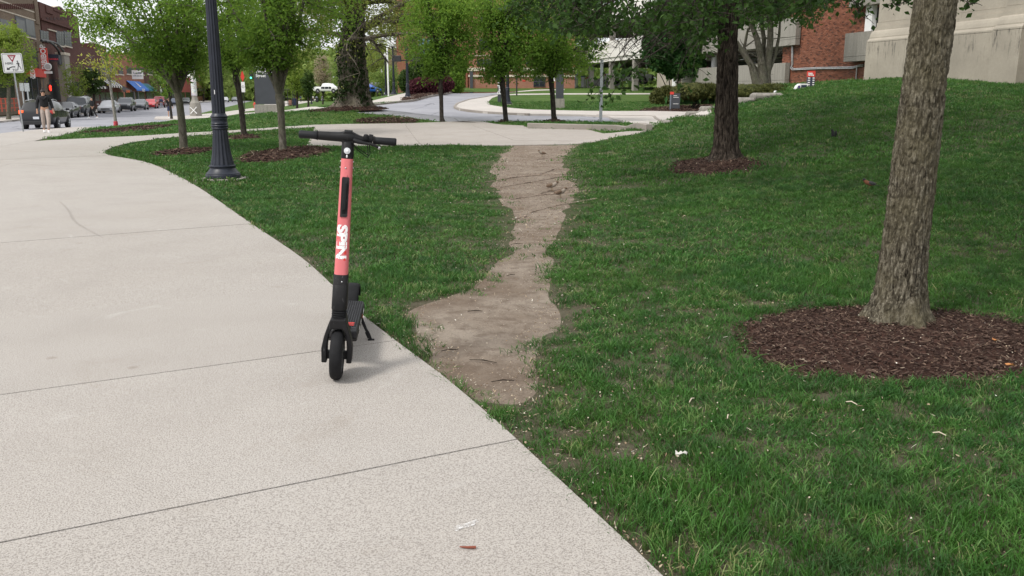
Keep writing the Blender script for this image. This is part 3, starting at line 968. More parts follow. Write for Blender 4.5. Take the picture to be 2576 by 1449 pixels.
for k, (a, b) in enumerate(((.40, .44), (.52, .58), (.66, .69), (.76, .84))):
    for s in (-1, 1):
        q = MB(); q.box(min(s * .0835, s * .0843), max(s * .0835, s * .0843), a, b, .150, .168); q.build('side_reflector', M_white if k != 2 else M_red, dko)
# rear fender
fe = MB(); vs = []; n1, n2 = 18, 8
for i in range(n1 + 1):
    a = R(12) + R(150) * i / n1
    for j in range(n2 + 1):
        x = -.042 + .084 * j / n2
        r = .148 - .010 * (abs(x) / .042) ** 3
        vs.append((x, WB - .005 - r * math.cos(a), WR - .012 + r * math.sin(a)))
fs = [(i * (n2 + 1) + j, i * (n2 + 1) + j + 1, (i + 1) * (n2 + 1) + j + 1, (i + 1) * (n2 + 1) + j) for i in range(n1) for j in range(n2)]
fe.add(vs, fs)
feo = fe.build('rear_fender', M_rub, scoot, True)
sm = feo.modifiers.new('solid', 'SOLIDIFY'); sm.thickness = .004
rs = MB()
for s in (-1, 1):
    rs.prism([(.90, .165), (.93, .135), (WB + .03, .112), (WB + .03, .142), (.98, .175)], 'x', s * .040, s * .056)
rs.build('rear_frame', M_sblk, scoot)
# kickstand: foot where it stands on the slab
bpy.context.view_layer.update()
Mi = scoot.matrix_world.inverted()
ft = Mi @ G(933, 858)
ks = MB()
ks.tube([(.070, ft.y + .02, .148), (.070 + (ft.x - .070) * .5, ft.y + .01, .148 + (ft.z - .148) * .5), (ft.x, ft.y, ft.z + .012)], [.011, .0085, .0075], 10)
ks.tube([(.070 + (ft.x - .070) * .62, ft.y + .004, .148 + (ft.z - .148) * .62), (.070 + (ft.x - .070) * .86, ft.y + .002, .148 + (ft.z - .148) * .86)], .0125, 10)
ks.box(ft.x - .018, ft.x + .020, ft.y - .012, ft.y + .012, ft.z + .001, ft.z + .013, bev=.003)
ks.build('kickstand', M_rub, scoot, True)

# ------------------------------------------------------------------ cast iron lamp post
M_iron = mat('dark_cast_iron', (.013, .016, .026), .42, spec=.4, noise=(6, .25), bump=(35, .25, .004))
M_glob = mat('frosted_globe', (.80, .80, .79), .25, spec=.6)
LB = G(562, 449)
def lamp_post(loc, label, flood=False, hgt_=4.35, n=48):
    t = thing('lamp_post', loc, label, 'lamp post', 'cast iron lamp posts of the campus walks')
    b = MB(); fl = 12
    pl = MB(); pl.box(-.36, .36, -.36, .36, -.10, .012, bev=.01); pl.build('footing', M_kerb, t)
    b.lathe([(.290, .010), (.292, .070), (.288, .078), (.283, .082), (.283, .092), (.270, .105), (.240, .135), (.222, .165), (.212, .178), (.212, .19), (.222, .20), (.226, .212), (.222, .226), (.205, .236), (.198, .240)], n)
    b.build('base', M_iron, t, True)
    def fluted(name, prof, k, depth, parent):
        m_ = k * 6; vs = []
        for (r, z) in prof:
            for j in range(m_):
                ph = (j % 6) / 6.0
                dd = depth * r * (1.0 if 0.1 < ph < .72 else 0.0) * (math.sin(min(1, max(0, (ph - .08) / .66)) * math.pi) ** .5 if .08 < ph < .74 else 0)
                a = 2 * math.pi * j / m_
                vs.append(((r - dd) * math.cos(a), (r - dd) * math.sin(a), z))
        fs = [(i * m_ + j, i * m_ + (j + 1) % m_, (i + 1) * m_ + (j + 1) % m_, (i + 1) * m_ + j) for i in range(len(prof) - 1) for j in range(m_)]
        mb = MB(); mb.add(vs, fs); return mb.build(name, M_iron, parent, False)
    fluted('pedestal', [(.198, .24), (.192, .27), (.176, .34), (.160, .42), (.148, .50), (.138, .60), (.130, .70), (.124, .80), (.122, .84)], 16, .07, t)
    c = MB(); c.lathe([(.125, .835), (.134, .84), (.138, .852), (.134, .864), (.129, .868), (.134, .875), (.143, .89), (.143, .90), (.134, .912), (.128, .916), (.137, .925), (.139, .935), (.133, .945), (.131, .95), (.131, 1.005), (.135, 1.012), (.132, 1.02), (.134, 1.03), (.143, 1.042), (.144, 1.052), (.136, 1.062), (.124, 1.075), (.118, 1.09), (.110, 1.10)], n)
    c.build('collar', M_iron, t, True)
    H = hgt_
    fluted('shaft', [(.109, 1.10), (.107, 1.3), (.098, 2.2), (.088, 3.1), (.078, 3.9), (.072, H - .32)], 14, .09, t)
    if not flood:
        c = MB(); c.lathe([(.072, H - .33), (.085, H - .31), (.085, H - .29), (.065, H - .26), (.062, H - .20), (.09, H - .16), (.12, H - .10), (.14, H - .06), (.14, H - .03), (.11, H - .02)], 24)
        c.build('capital', M_iron, t, True)
        gl = MB(); gl.lathe([(.11, H - .02), (.15, H + .05), (.185, H + .14), (.19, H + .24), (.165, H + .33), (.14, H + .36)], 24)
        gl.build('globe', M_glob, t, True)
        c = MB(); c.lathe([(.142, H + .355), (.155, H + .36), (.15, H + .40), (.11, H + .47), (.05, H + .52), (.035, H + .55), (.045, H + .58), (.02, H + .62), (.005, H + .66)], 20)
        c.build('globe_cap', M_glob, t, True)
    return t
lamp_post(LB, 'fluted dark iron lamp post with flared base standing in the grass beside the sidewalk')
sp = MB(); sp.box(-.006, .006, -.001, .001, 0, .07); 
tag(sp.build('sticker', M_white, None, loc=(PT(540, 237, LB.y - .125)), label='small white sticker on the near lamp post shaft', cat='sticker'))
# ------------------------------------------------------------------ trees
def m_bark(name, cols, sx_=26, sz_=6, lichen=None, bump=.7, dist=.02):
    m = mat(name, cols[1], .92, spec=.15); g = NG(m); p = g.obj()
    v = g.scaled(p, (1, 1, sz_ / sx_))
    n = g.noise(v, sx_, 6, .7, .4); n2 = g.noise(p, 3.2, 4, .6); n3 = g.noise(p, 85, 4, .7)
    c = g.ramp(n, [(.37, cols[0]), (.5, cols[1]), (.64, cols[2])])
    if lichen: c = g.mix(g.rng(n2, .42, .68, 0, .75), c, lichen)
    c = g.mix(g.rng(n3, .35, .65, .5, 0), c, cols[0])
    g.col(c); g.bump(g.math('ADD', n, g.math('MULTIPLY', n3, .35)), bump, dist)
    return m
M_barkA = m_bark('furrowed_lichen_bark', [(.018, .014, .010), (.125, .108, .076), (.31, .28, .215)], 62, 13, (.16, .14, .085), 1.0, .012)
M_barkB = m_bark('dark_furrowed_bark', [(.008, .006, .005), (.050, .039, .030), (.125, .10, .08)], 34, 5, None, 1.0, .02)
M_barkC = m_bark('smooth_grey_bark', [(.055, .048, .038), (.12, .108, .085), (.19, .175, .145)], 14, 6, (.10, .105, .065), .35, .006)
M_barkD = m_bark('dark_smooth_bark', [(.02, .017, .014), (.045, .038, .032), (.085, .075, .062)], 16, 6, None, .4, .006)
M_barkE = m_bark('old_elm_bark', [(.045, .036, .029), (.21, .175, .14), (.36, .32, .27)], 15, 2.2, (.13, .12, .08), 1.0, .05)
M_barkF = m_bark('pale_sapling_bark', [(.12, .11, .10), (.27, .25, .22), (.38, .36, .33)], 20, 8, None, .3, .005)

def m_leaf(name, dark, mid, lite, trans=.35, rough=.6):
    m = mat(name, mid, rough, spec=.2); g = NG(m)
    a = g.node('ShaderNodeAttribute', attribute_name='tint')
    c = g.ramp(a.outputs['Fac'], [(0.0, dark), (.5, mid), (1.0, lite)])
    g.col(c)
    tr = g.node('ShaderNodeBsdfTranslucent')
    g.lk(g.mix(.5, c, tuple(min(1, x * 1.6) for x in lite)), tr.inputs['Color'])
    ms = g.node('ShaderNodeMixShader'); ms.inputs[0].default_value = trans
    g.lk(g.b.outputs[0], ms.inputs[1]); g.lk(tr.outputs[0], ms.inputs[2])
    g.lk(ms.outputs[0], g.N['Material Output'].inputs['Surface'])
    return m
L_horn = m_leaf('hornbeam_leaf', (.048, .108, .014), (.102, .20, .026), (.26, .38, .06), .48)
L_dark = m_leaf('linden_leaf', (.014, .036, .008), (.032, .074, .014), (.070, .135, .028), .32)
L_lime = m_leaf('fresh_leaf', (.09, .15, .02), (.16, .24, .035), (.30, .36, .07), .4)
L_yel = m_leaf('yellow_green_leaf', (.20, .22, .03), (.34, .36, .06), (.48, .46, .12), .4)
L_elm = m_leaf('elm_leaf', (.10, .13, .025), (.19, .23, .045), (.34, .37, .10), .45)
L_ivy = m_leaf('ivy_leaf', (.012, .026, .008), (.026, .048, .012), (.055, .085, .022), .2)
L_ivyg = m_leaf('wall_ivy_leaf', (.014, .045, .010), (.030, .085, .020), (.060, .135, .035), .25)
L_pink = m_leaf('budding_leaf', (.20, .15, .11), (.33, .26, .19), (.42, .40, .24), .4)
L_barb = m_leaf('barberry_leaf', (.030, .008, .012), (.075, .020, .028), (.15, .045, .055), .2)
L_yew = m_leaf('yew_needle_leaf', (.025, .035, .010), (.075, .085, .022), (.17, .17, .05), .15)
L_bgA = m_leaf('far_leaf', (.09, .14, .03), (.15, .23, .05), (.28, .35, .10), .4)
L_mid = m_leaf('evergreen_leaf', (.020, .045, .010), (.045, .085, .018), (.085, .135, .03), .25)

def leafmesh(name, P, size, m, seed=0, wid=.55, tint=None, flat=.55, jitter=.35, droop=0.0):
    """P (n,3) leaf bases; every leaf is a folded diamond of two triangles"""
    r = np.random.default_rng(seed); n = len(P)
    nz = r.normal(size=(n, 3)) * (1 - flat); nz[:, 2] += flat
    nz /= np.linalg.norm(nz, axis=1)[:, None] + 1e-9
    d = r.normal(size=(n, 3)); d[:, 2] -= droop * 2.0
    d -= nz * (d * nz).sum(1)[:, None] * (1 - min(1, droop)); d /= np.linalg.norm(d, axis=1)[:, None] + 1e-9
    s = np.cross(nz, d); s /= np.linalg.norm(s, axis=1)[:, None] + 1e-9
    L = (size * (1 + jitter * r.uniform(-1, 1, n)))[:, None]
    W = L * wid * .5
    up = np.cross(d, s)
    v0 = P; v2 = P + d * L - up * L * .08
    v1 = P + d * L * .48 + s * W + up * L * .10; v3 = P + d * L * .48 - s * W + up * L * .10
    V = np.stack([v0, v1, v2, v3], 1).reshape(-1, 3)
    b = np.arange(n)[:, None] * 4
    T = np.concatenate([b + np.array([[0, 1, 2]]), b + np.array([[0, 2, 3]])])
    me = mesh_np(name, V, T, m)
    t = r.beta(2.2, 2.6, n) if tint is None else np.clip(tint + r.normal(0, .12, n), 0, 1)
    at = me.attributes.new('tint', 'FLOAT', 'POINT')
    at.data.foreach_set('value', np.repeat(t, 4).astype(np.float32))
    return me

def curve_pts(a, b, bend, n, r, wob=.05):
    a = np.array(a); b = np.array(b); L = np.linalg.norm(b - a)
    mid = (a + b) / 2 + np.array(bend)
    out = []
    ph = r.uniform(0, 6.28, 3)
    for i in range(n + 1):
        t = i / n
        p = (1 - t) ** 2 * a + 2 * t * (1 - t) * mid + t * t * b
        p = p + wob * L * np.array([math.sin(5 * t + ph[0]), math.sin(6 * t + ph[1]), .6 * math.sin(4.3 * t + ph[2])]) * t * (1 - t)
        out.append(p)
    return out

def spine(lst, d):
    """[(u,v,w)] picture widths at distance d -> points and radii"""
    P = []; Rr = []
    for (u, v, w) in lst:
        p = PT(u, v, d); P.append(np.array(p)); Rr.append(w * d / FPX / 1.02 / 2)
    return P, Rr

def tree(name, spn, d, crown, leafm, barkm, nleaf, lsize, label, cat='tree', group=None, seed=1, nlimb=7, limb_r=.45, sub=6, twig=4, base_from=None, flat=.45, fill=.25, shell=.35, ndir=1, limb_vis=True, droop=0.0, tintmode=None, minz=None, twr=.006):
    """spn: trunk in picture points; crown (cu, cv, ru, rv[, depth]) as seen at distance d"""
    r = np.random.default_rng(seed)
    P, Rr = spine(spn, d)
    base = Vector(P[0])
    fork = P[-1]
    rd = crown[2] * d / FPX / 1.02
    cc = np.array(PT(crown[0], crown[1], d)); rz = crown[3] * d / FPX / 1.02
    ry = crown[4] if len(crown) > 4 else rd
    t = thing(name, base, label, cat, group)
    mb = MB()
    mb.tube([P[0] - np.array([0, 0, .12])] + P + [fork + (P[-1] - P[-2]) * .2], [Rr[0] * 1.35] + Rr + [Rr[-1] * .7], 14)
    tips = []
    nodes = []
    for i in range(nlimb):
        az = 2 * math.pi * (i + r.uniform(-.3, .3)) / nlimb
        el = r.uniform(.15, 1.25) if i % 3 else r.uniform(.9, 1.4)
        tgt = cc + np.array([rd * math.cos(az) * math.cos(el), ry * math.sin(az) * math.cos(el), rz * math.sin(el)]) * r.uniform(.72, .98)
        k = r.uniform(0, .35) if len(P) > 1 else 0
        st = fork * (1 - k * .5) + P[-2] * k * .5
        br = curve_pts(st, tgt, ((cc[0] - tgt[0]) * .12, (cc[1] - tgt[1]) * .12, -.02 * rz + (fork[2] - tgt[2]) * -.02), 9, r, .05)
        rb0 = Rr[-1] * limb_r * r.uniform(.75, 1.15)
        mb.tube(br, [rb0 * (1 - .85 * q / 9) for q in range(10)], 7, cap=False)
        for s_ in range(sub):
            tt = r.uniform(.25, 1.0); q = br[int(tt * 9)]
            o = r.normal(size=3); o[2] = abs(o[2]) * .45 - .12; o /= np.linalg.norm(o)
            out = (q - cc) / np.array([rd, ry, rz]); out = out * np.array([rd, ry, rz]); out /= np.linalg.norm(out) + 1e-6
            L = r.uniform(.28, .6) * min(rd, rz * 1.2)
            e = q + (o * .65 + out * .6) * L
            e_ = (e - cc) / np.array([rd, ry, rz]); m_ = np.linalg.norm(e_)
            if m_ > 1.0: e = cc + (e - cc) / m_ * r.uniform(.93, 1.05)
            sb = curve_pts(q, e, (0, 0, .08 * L), 5, r, .08)
            mb.tube(sb, [rb0 * .32 * (1 - .8 * k_ / 5) + twr * .4 for k_ in range(6)], 5, cap=False)
            nodes += sb[1:]
            for w_ in range(twig):
                q2 = sb[int(r.uniform(1, 5.99))]
                o2 = r.normal(size=3); o2[2] *= .45; o2 /= np.linalg.norm(o2)
                e2 = q2 + o2 * r.uniform(.15, .38) * L * 1.2
                tw = curve_pts(q2, e2, (0, 0, .03), 3, r, .06)
                if limb_vis: mb.tube(tw, [twr, twr * .8, twr * .6, twr * .4], 3, cap=False)
                nodes += tw[1:]; tips.append(e2)
    mb.v = [tuple(Vector(v) - base) for v in mb.v]
    link('trunk', mb.mesh('trunk', barkm, True, fix=False), t)
    N = np.array(nodes)
    nf = int(nleaf * (1 - fill))
    idx = r.integers(0, len(N), nf)
    A = N[idx] + r.normal(size=(nf, 3)) * (.055 * min(rd, rz) + .02)
    # free fill through the crown, clumped by noise
    nb = int(nleaf * fill)
    u_ = r.normal(size=(nb * 3, 3)); u_ /= np.linalg.norm(u_, axis=1)[:, None]
    rad = r.uniform(shell, 1, nb * 3) ** (1 / 2.2)
    B = cc + u_ * rad[:, None] * np.array([rd, ry, rz])
    kn = fbm(B[:, 0] + B[:, 1] * .7, B[:, 2] + B[:, 1] * .31, 1.6 / max(.35, rd * .35), 3, seed)
    B = B[kn > .46][:nb]
    Q = np.concatenate([A, B])
    if minz is not None: Q = Q[Q[:, 2] > minz]
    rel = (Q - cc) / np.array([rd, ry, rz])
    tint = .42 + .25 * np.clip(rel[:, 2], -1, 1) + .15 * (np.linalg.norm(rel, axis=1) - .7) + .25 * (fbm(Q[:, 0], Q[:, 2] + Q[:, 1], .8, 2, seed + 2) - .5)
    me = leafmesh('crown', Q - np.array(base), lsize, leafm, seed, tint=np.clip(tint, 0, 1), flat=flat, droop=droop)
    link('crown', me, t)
    return t

def bark_trunk(name, P, Rr, barkm, parent, base, nang=150, dz=.010, furrow=(26, 5.0, .010), lobes=None, seed=0, ridge=1.0):
    """dense trunk with carved furrows"""
    P = [np.array(p) for p in P]
    S_ = [0]
    for i in range(1, len(P)): S_.append(S_[-1] + np.linalg.norm(P[i] - P[i - 1]))
    n = int(S_[-1] / dz)
    s = np.linspace(0, S_[-1], n)
    PX = np.stack([np.interp(s, S_, [p[k] for p in P]) for k in range(3)], 1)
    for _ in range(2):
        k = max(3, n // 30); ker = np.ones(k) / k
        for c in (0, 1):
            pad = np.pad(PX[:, c], (k // 2, k - 1 - k // 2), mode='edge'); PX[:, c] = np.convolve(pad, ker, 'valid')[:n]
    RR = np.interp(s, S_, Rr)
    pad = np.pad(RR, (k // 2, k - 1 - k // 2), mode='edge'); RR = np.convolve(pad, ker, 'valid')[:n]
    th = np.linspace(0, 2 * math.pi, nang, endpoint=False)
    TH, SS = np.meshgrid(th, s)
    f0, f1, dep = furrow
    nx = TH / (2 * math.pi) * f0
    wob = 1.3 * (fbm(nx * .5, SS * f1 * .35, 1.0, 2, seed + 9) - .5) * 2
    # wrap-safe noise by blending the two ends
    def per(fn):
        k_ = TH / (2 * math.pi)
        return fn(nx + wob, SS) * (1 - k_ ** 6) + fn(nx + wob - f0, SS) * (k_ ** 6)
    a = per(lambda x, z: fbm(x, z * f1, 1.0, 3, seed))
    rdg = 1 - np.abs(a - .5) * 4.2
    rdg = np.clip(rdg, 0, 1) ** 1.5
    b = per(lambda x, z: fbm(x * 2.3, z * f1 * 3.2, 1.0, 2, seed + 4))
    disp = -dep * 1.6 * rdg * ridge + dep * (b - .5) * 1.1
    big = .05 * np.sin(TH * 2 + 1.3 + SS * .7) + .03 * np.sin(TH * 3 + SS * 1.1)
    Rg = RR[:, None] * (1 + big) + disp
    if lobes:
        amt, hh, kk_ = lobes
        Rg += RR[:, None] * amt * np.exp(-SS / hh) * (.55 + .45 * np.cos(TH * kk_ + .6) + .2 * np.cos(TH * 2 + 2))
    X = PX[:, 0:1] + Rg * np.cos(TH); Y = PX[:, 1:2] + Rg * np.sin(TH); Z = PX[:, 2:3] + 0 * TH
    V = np.stack([X, Y, Z], -1).reshape(-1, 3) - np.array(base)
    i, j = np.meshgrid(np.arange(n - 1), np.arange(nang), indexing='ij')
    q = np.stack([i * nang + j, i * nang + (j + 1) % nang, (i + 1) * nang + (j + 1) % nang, (i + 1) * nang + j], -1).reshape(-1, 4)
    me = mesh_np(name, V, q, barkm, smooth=True)
    return link(name, me, parent)

# near tree on the right
TB = G(2258, 812); d11 = TB.y
pts11, r11 = spine([(2256, 822, 152), (2258, 800, 138), (2262, 770, 124), (2266, 730, 116), (2273, 660, 112), (2284, 560, 108), (2297, 450, 108), (2312, 320, 104), (2326, 200, 100), (2340, 100, 98), (2354, 0, 98), (2366, -100, 96), (2380, -250, 92)], d11)
pts11[0][2] = TB.z - .05
t11 = thing('tree', TB, 'near tree with lichen-spotted furrowed trunk leaning right, in the wide mulch ring', 'tree')
bark_trunk('trunk', pts11, r11, M_barkA, t11, TB, 230, .0065, (44, 15.0, .0078), (.55, .18, 5), 3)
# dark tree on the slope
T10B = G(1828, 402); d10 = T10B.y
pts10, r10 = spine([(1826, 408, 98), (1826, 396, 84), (1826, 380, 72), (1827, 340, 66), (1827, 280, 62), (1828, 200, 57), (1830, 100, 54), (1833, 0, 54), (1836, -80, 54), (1838, -180, 50)], d10)
r10 = [q * .91 for q in r10]; pts10[0][2] = T10B.z - .05
t10 = thing('tree', T10B, 'dark furrowed linden tree rising from the small mulch ring halfway up the slope', 'tree')
bark_trunk('trunk', pts10, r10, M_barkB, t10, T10B, 170, .016, (26, 3.4, .020), (.40, .16, 5), 11)

def overhead_crown(t, base, top, cc, rad, leafm, nleaf, lsize, barkm, seed, zlow, limbr, keep=None, droop=.25):
    r = np.random.default_rng(seed); mb = MB(); nodes = []
    cc = np.array(cc); rad = np.array(rad)
    for i in range(11):
        az = 2 * math.pi * (i + r.uniform(-.25, .25)) / 11; el = r.uniform(-.05, 1.2)
        tg_ = cc + rad * np.array([math.cos(az) * math.cos(el), math.sin(az) * math.cos(el), math.sin(el)]) * r.uniform(.8, 1)
        br = curve_pts(top, tg_, (0, 0, .10 * rad[2]), 10, r, .06)
        mb.tube(br, [limbr * (1 - .85 * q / 10) for q in range(11)], 8, cap=False)
        for s_ in range(9):
            q = br[int(r.uniform(3, 10.99))]; o = r.normal(size=3); o[2] = o[2] * .4; o /= np.linalg.norm(o)
            e = q + o * r.uniform(.8, 2.0)
            sb = curve_pts(q, e, (0, 0, .1), 5, r, .08); mb.tube(sb, [limbr * .18 * (1 - .7 * k / 5) for k in range(6)], 5, cap=False)
            nodes += sb[1:]
            for w_ in range(4):
                q2 = sb[int(r.uniform(1, 5.99))]; o2 = r.normal(size=3); o2 /= np.linalg.norm(o2)
                tw = curve_pts(q2, q2 + o2 * r.uniform(.3, .7), (0, 0, .03), 3, r); mb.tube(tw, [.007, .006, .005, .003], 3, cap=False); nodes += tw
    mb.v = [tuple(Vector(v) - Vector(base)) for v in mb.v if True]
    link('limbs', mb.mesh('limbs', barkm, True, fix=False), t)
    N = np.array(nodes)
    Q = N[r.integers(0, len(N), nleaf)] + r.normal(size=(nleaf, 3)) * .17
    if keep is not None: Q = Q[keep(Q)]
    else: Q = Q[Q[:, 2] > zlow]
    return Q

def above_view(Q, m=60):
    """leaf points that lie above the picture's upper edge by m"""
    fz = Q[:, 2] - CAM_H; y = Q[:, 1]
    fwd = y * math.cos(PITCH) - fz * math.sin(PITCH); up = y * math.sin(PITCH) + fz * math.cos(PITCH)
    v = CV - FPX * up / np.maximum(fwd, .1)
    return (v < -m) | (fwd < .1)

# hanging sprays: picture curves at their own distances
def sprays(specs, r, step=.05):
    """[(u0,v0,u1,v1,d0,d1)] -> polylines in space"""
    out = []
    for (u0, v0, u1, v1, d0, d1) in specs:
        a = np.array(PT(u0, v0, d0)); b = np.array(PT(u1, v1, d1))
        out.append(curve_pts(a, b, (0, 0, .12 * np.linalg.norm(b - a)), 8, r, .06))
    return out
def spray_part(t, base, lines, barkm, r, rad=.012, nl=16, twl=.35):
    mb = MB(); nodes = []
    for ln in lines:
        mb.tube(ln, [rad * (1 - .8 * k / 8) for k in range(9)], 5, cap=False)
        for k in range(2, 9):
            for w_ in range(2):
                o = r.normal(size=3); o[2] = o[2] * .6 - .25; o /= np.linalg.norm(o)
                tw = curve_pts(ln[k], ln[k] + o * r.uniform(.35, 1) * twl, (0, 0, .03), 4, r, .05)
                mb.tube(tw, [.005, .004, .0035, .003, .002], 3, cap=False)
                for q in tw[1:]:
                    nodes += [q] * max(1, nl // 4)
            nodes += [ln[k]] * 2
    mb.v = [tuple(Vector(v) - Vector(base)) for v in mb.v]
    link('twigs', mb.mesh('twigs', barkm, True, fix=False), t)
    N = np.array(nodes)
    return N + r.normal(size=N.shape) * .05

rs_ = np.random.default_rng(21)
env_u = [1270, 1300, 1350, 1420, 1480, 1500, 1540, 1565, 1620, 1660, 1700, 1730, 1770, 1800, 1850, 1950, 2050, 2110]
env_v = [0, 25, 60, 75, 95, 130, 150, 150, 120, 100, 135, 130, 120, 70, 45, 38, 15, -15]
specs = []
for k in range(120):
    u1 = rs_.uniform(1285, 1800) if k % 4 else rs_.uniform(1800, 2090)
    vm = np.interp(u1, env_u, env_v)
    v1 = vm * rs_.uniform(.25, .98)
    if k % 3 == 0: v1 = vm * rs_.uniform(.8, 1.0)
    dd = rs_.uniform(d10 - 4.5, d10 + 3)
    specs.append((u1 + (1810 - u1) * rs_.uniform(.10, .4), v1 - rs_.uniform(60, 150) - 20, u1, v1, dd + rs_.uniform(-.5, .5), dd))
for (u0, v0, u1, v1, dd) in [(1700, 60, 1520, 222, 13), (1720, 90, 1545, 228, 12.5), (1640, 60, 1500, 210, 13.5), (1700, 70, 1580, 205, 12.8), (1760, 60, 1700, 208, 13), (1780, 50, 1740, 190, 13.5), (1650, 80, 1560, 150, 14), (1620, 40, 1450, 130, 14), (1690, 40, 1620, 185, 13)]:
    specs.append((u0, v0, u1, v1, dd + .8, dd))
lines10 = sprays(specs, rs_)
Q1 = spray_part(t10, T10B, lines10, M_barkD, rs_, .014, 5, .42)
Q1 = np.concatenate([Q1, Q1 + rs_.normal(size=Q1.shape) * .06]); keep1 = np.random.default_rng(5).random(len(Q1)) < .5
Q1 = Q1[keep1]
_u = CU + Q1[:, 0] / Q1[:, 1] * 2253; _v = 238 - (Q1[:, 2] - CAM_H) / Q1[:, 1] * 2307
Q1 = Q1[~((_u > 1400) & (_u < 1730) & (_v > 85) & (_v < 170) & (fbm(_u, _v, .035, 2, 3) < .63))]
Q2 = overhead_crown(t10, T10B, np.array(pts10[-2]), (3.6, d10 - .5, 7.6), (6.0, 5.6, 3.6), None, 52000, .1, M_barkB, 31, 0, .11, keep=lambda Q: above_view(Q, 5))
link('crown', leafmesh('crown', np.concatenate([Q1, Q2]) - np.array(T10B), .088, L_dark, 4, wid=.72, flat=.5, droop=.35), t10)

specs = [(2010, -60, 2075, 14, 9.5, 9), (2060, -60, 2125, 18, 9.5, 9), (2080, -40, 2180, 42, 9.6, 9), (2110, -30, 2172, 45, 9.2, 8.9), (2200, -50, 2165, 12, 9.4, 9), (2300, -40, 2240, 10, 9, 8.7), (2330, -60, 2265, 14, 9, 8.7), (2380, -60, 2440, 12, 8.5, 8), (2420, -50, 2452, 10, 8.5, 8), (2210, -70, 2285, 6, 9, 8.7)]
lines11 = sprays(specs, rs_)
Q1 = spray_part(t11, TB, lines11, M_barkD, rs_, .007, 3, .13)
Q2 = overhead_crown(t11, TB, np.array(pts11[-1]), (3.6, 6.6, 6.2), (4.6, 4.6, 2.9), None, 52000, .08, M_barkA, 33, 0, .09, keep=lambda Q: above_view(Q, 30))
link('crown', leafmesh('crown', np.concatenate([Q1[::2], Q2]) - np.array(TB), .062, L_dark, 6, wid=.7, flat=.5, droop=.3), t11)

# young hornbeams on the lawns
H_ = 'young hornbeams planted in the lawns'
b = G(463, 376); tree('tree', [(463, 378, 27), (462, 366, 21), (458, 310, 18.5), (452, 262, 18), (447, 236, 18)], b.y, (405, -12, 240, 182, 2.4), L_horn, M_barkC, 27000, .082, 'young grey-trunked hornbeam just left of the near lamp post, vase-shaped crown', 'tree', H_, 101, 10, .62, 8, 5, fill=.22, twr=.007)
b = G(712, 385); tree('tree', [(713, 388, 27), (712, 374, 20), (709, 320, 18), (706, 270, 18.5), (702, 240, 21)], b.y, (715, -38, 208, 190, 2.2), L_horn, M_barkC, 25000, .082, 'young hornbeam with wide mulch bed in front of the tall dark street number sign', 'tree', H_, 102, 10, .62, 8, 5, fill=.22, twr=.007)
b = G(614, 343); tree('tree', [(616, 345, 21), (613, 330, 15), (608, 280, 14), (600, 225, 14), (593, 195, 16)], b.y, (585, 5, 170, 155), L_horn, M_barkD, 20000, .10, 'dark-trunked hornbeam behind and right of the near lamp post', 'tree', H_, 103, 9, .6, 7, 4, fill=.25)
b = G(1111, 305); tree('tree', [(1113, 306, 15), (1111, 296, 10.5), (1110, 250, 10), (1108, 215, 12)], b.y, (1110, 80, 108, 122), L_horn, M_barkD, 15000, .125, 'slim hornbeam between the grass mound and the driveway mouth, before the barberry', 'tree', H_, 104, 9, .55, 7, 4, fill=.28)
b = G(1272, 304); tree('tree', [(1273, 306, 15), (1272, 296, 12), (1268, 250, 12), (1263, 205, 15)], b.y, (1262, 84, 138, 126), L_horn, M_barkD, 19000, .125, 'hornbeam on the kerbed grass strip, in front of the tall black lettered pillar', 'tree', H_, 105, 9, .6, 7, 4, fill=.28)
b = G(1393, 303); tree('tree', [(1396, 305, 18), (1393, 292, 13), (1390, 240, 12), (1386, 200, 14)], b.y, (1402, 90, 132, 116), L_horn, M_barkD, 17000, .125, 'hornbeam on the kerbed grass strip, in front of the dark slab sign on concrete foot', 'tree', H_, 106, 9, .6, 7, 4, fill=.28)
# sapling with red tag
b = G(293, 319); tree('tree', [(292, 320, 8.5), (290, 300, 7.5), (283, 250, 6.5), (276, 205, 6)], b.y, (262, 165, 70, 52), L_yel, M_barkF, 420, .16, 'thin leaning sapling with pale bark, sparse yellow leaves and a red band at its foot', 'tree', None, 107, 6, .55, 4, 3, fill=.1, twr=.008)
rb_ = MB(); rb_.lathe([(.105, .05), (.11, .10), (.10, .28), (.095, .30)], 12)
rb_.build('trunk_band', mat('red_band', (.42, .03, .05), .6, noise=(12, .5)), [o for o in COL.objects if o.get('label', '').startswith('thin leaning sapling')][0])
b = G(431, 299); tree('tree', [(432, 300, 7), (429, 270, 5.5), (426, 240, 5)], b.y, (415, 205, 42, 42), L_horn, M_barkD, 1500, .12, 'thin dark sapling beside the person holding up a phone', 'tree', None, 108, 5, .6, 4, 3, fill=.2)

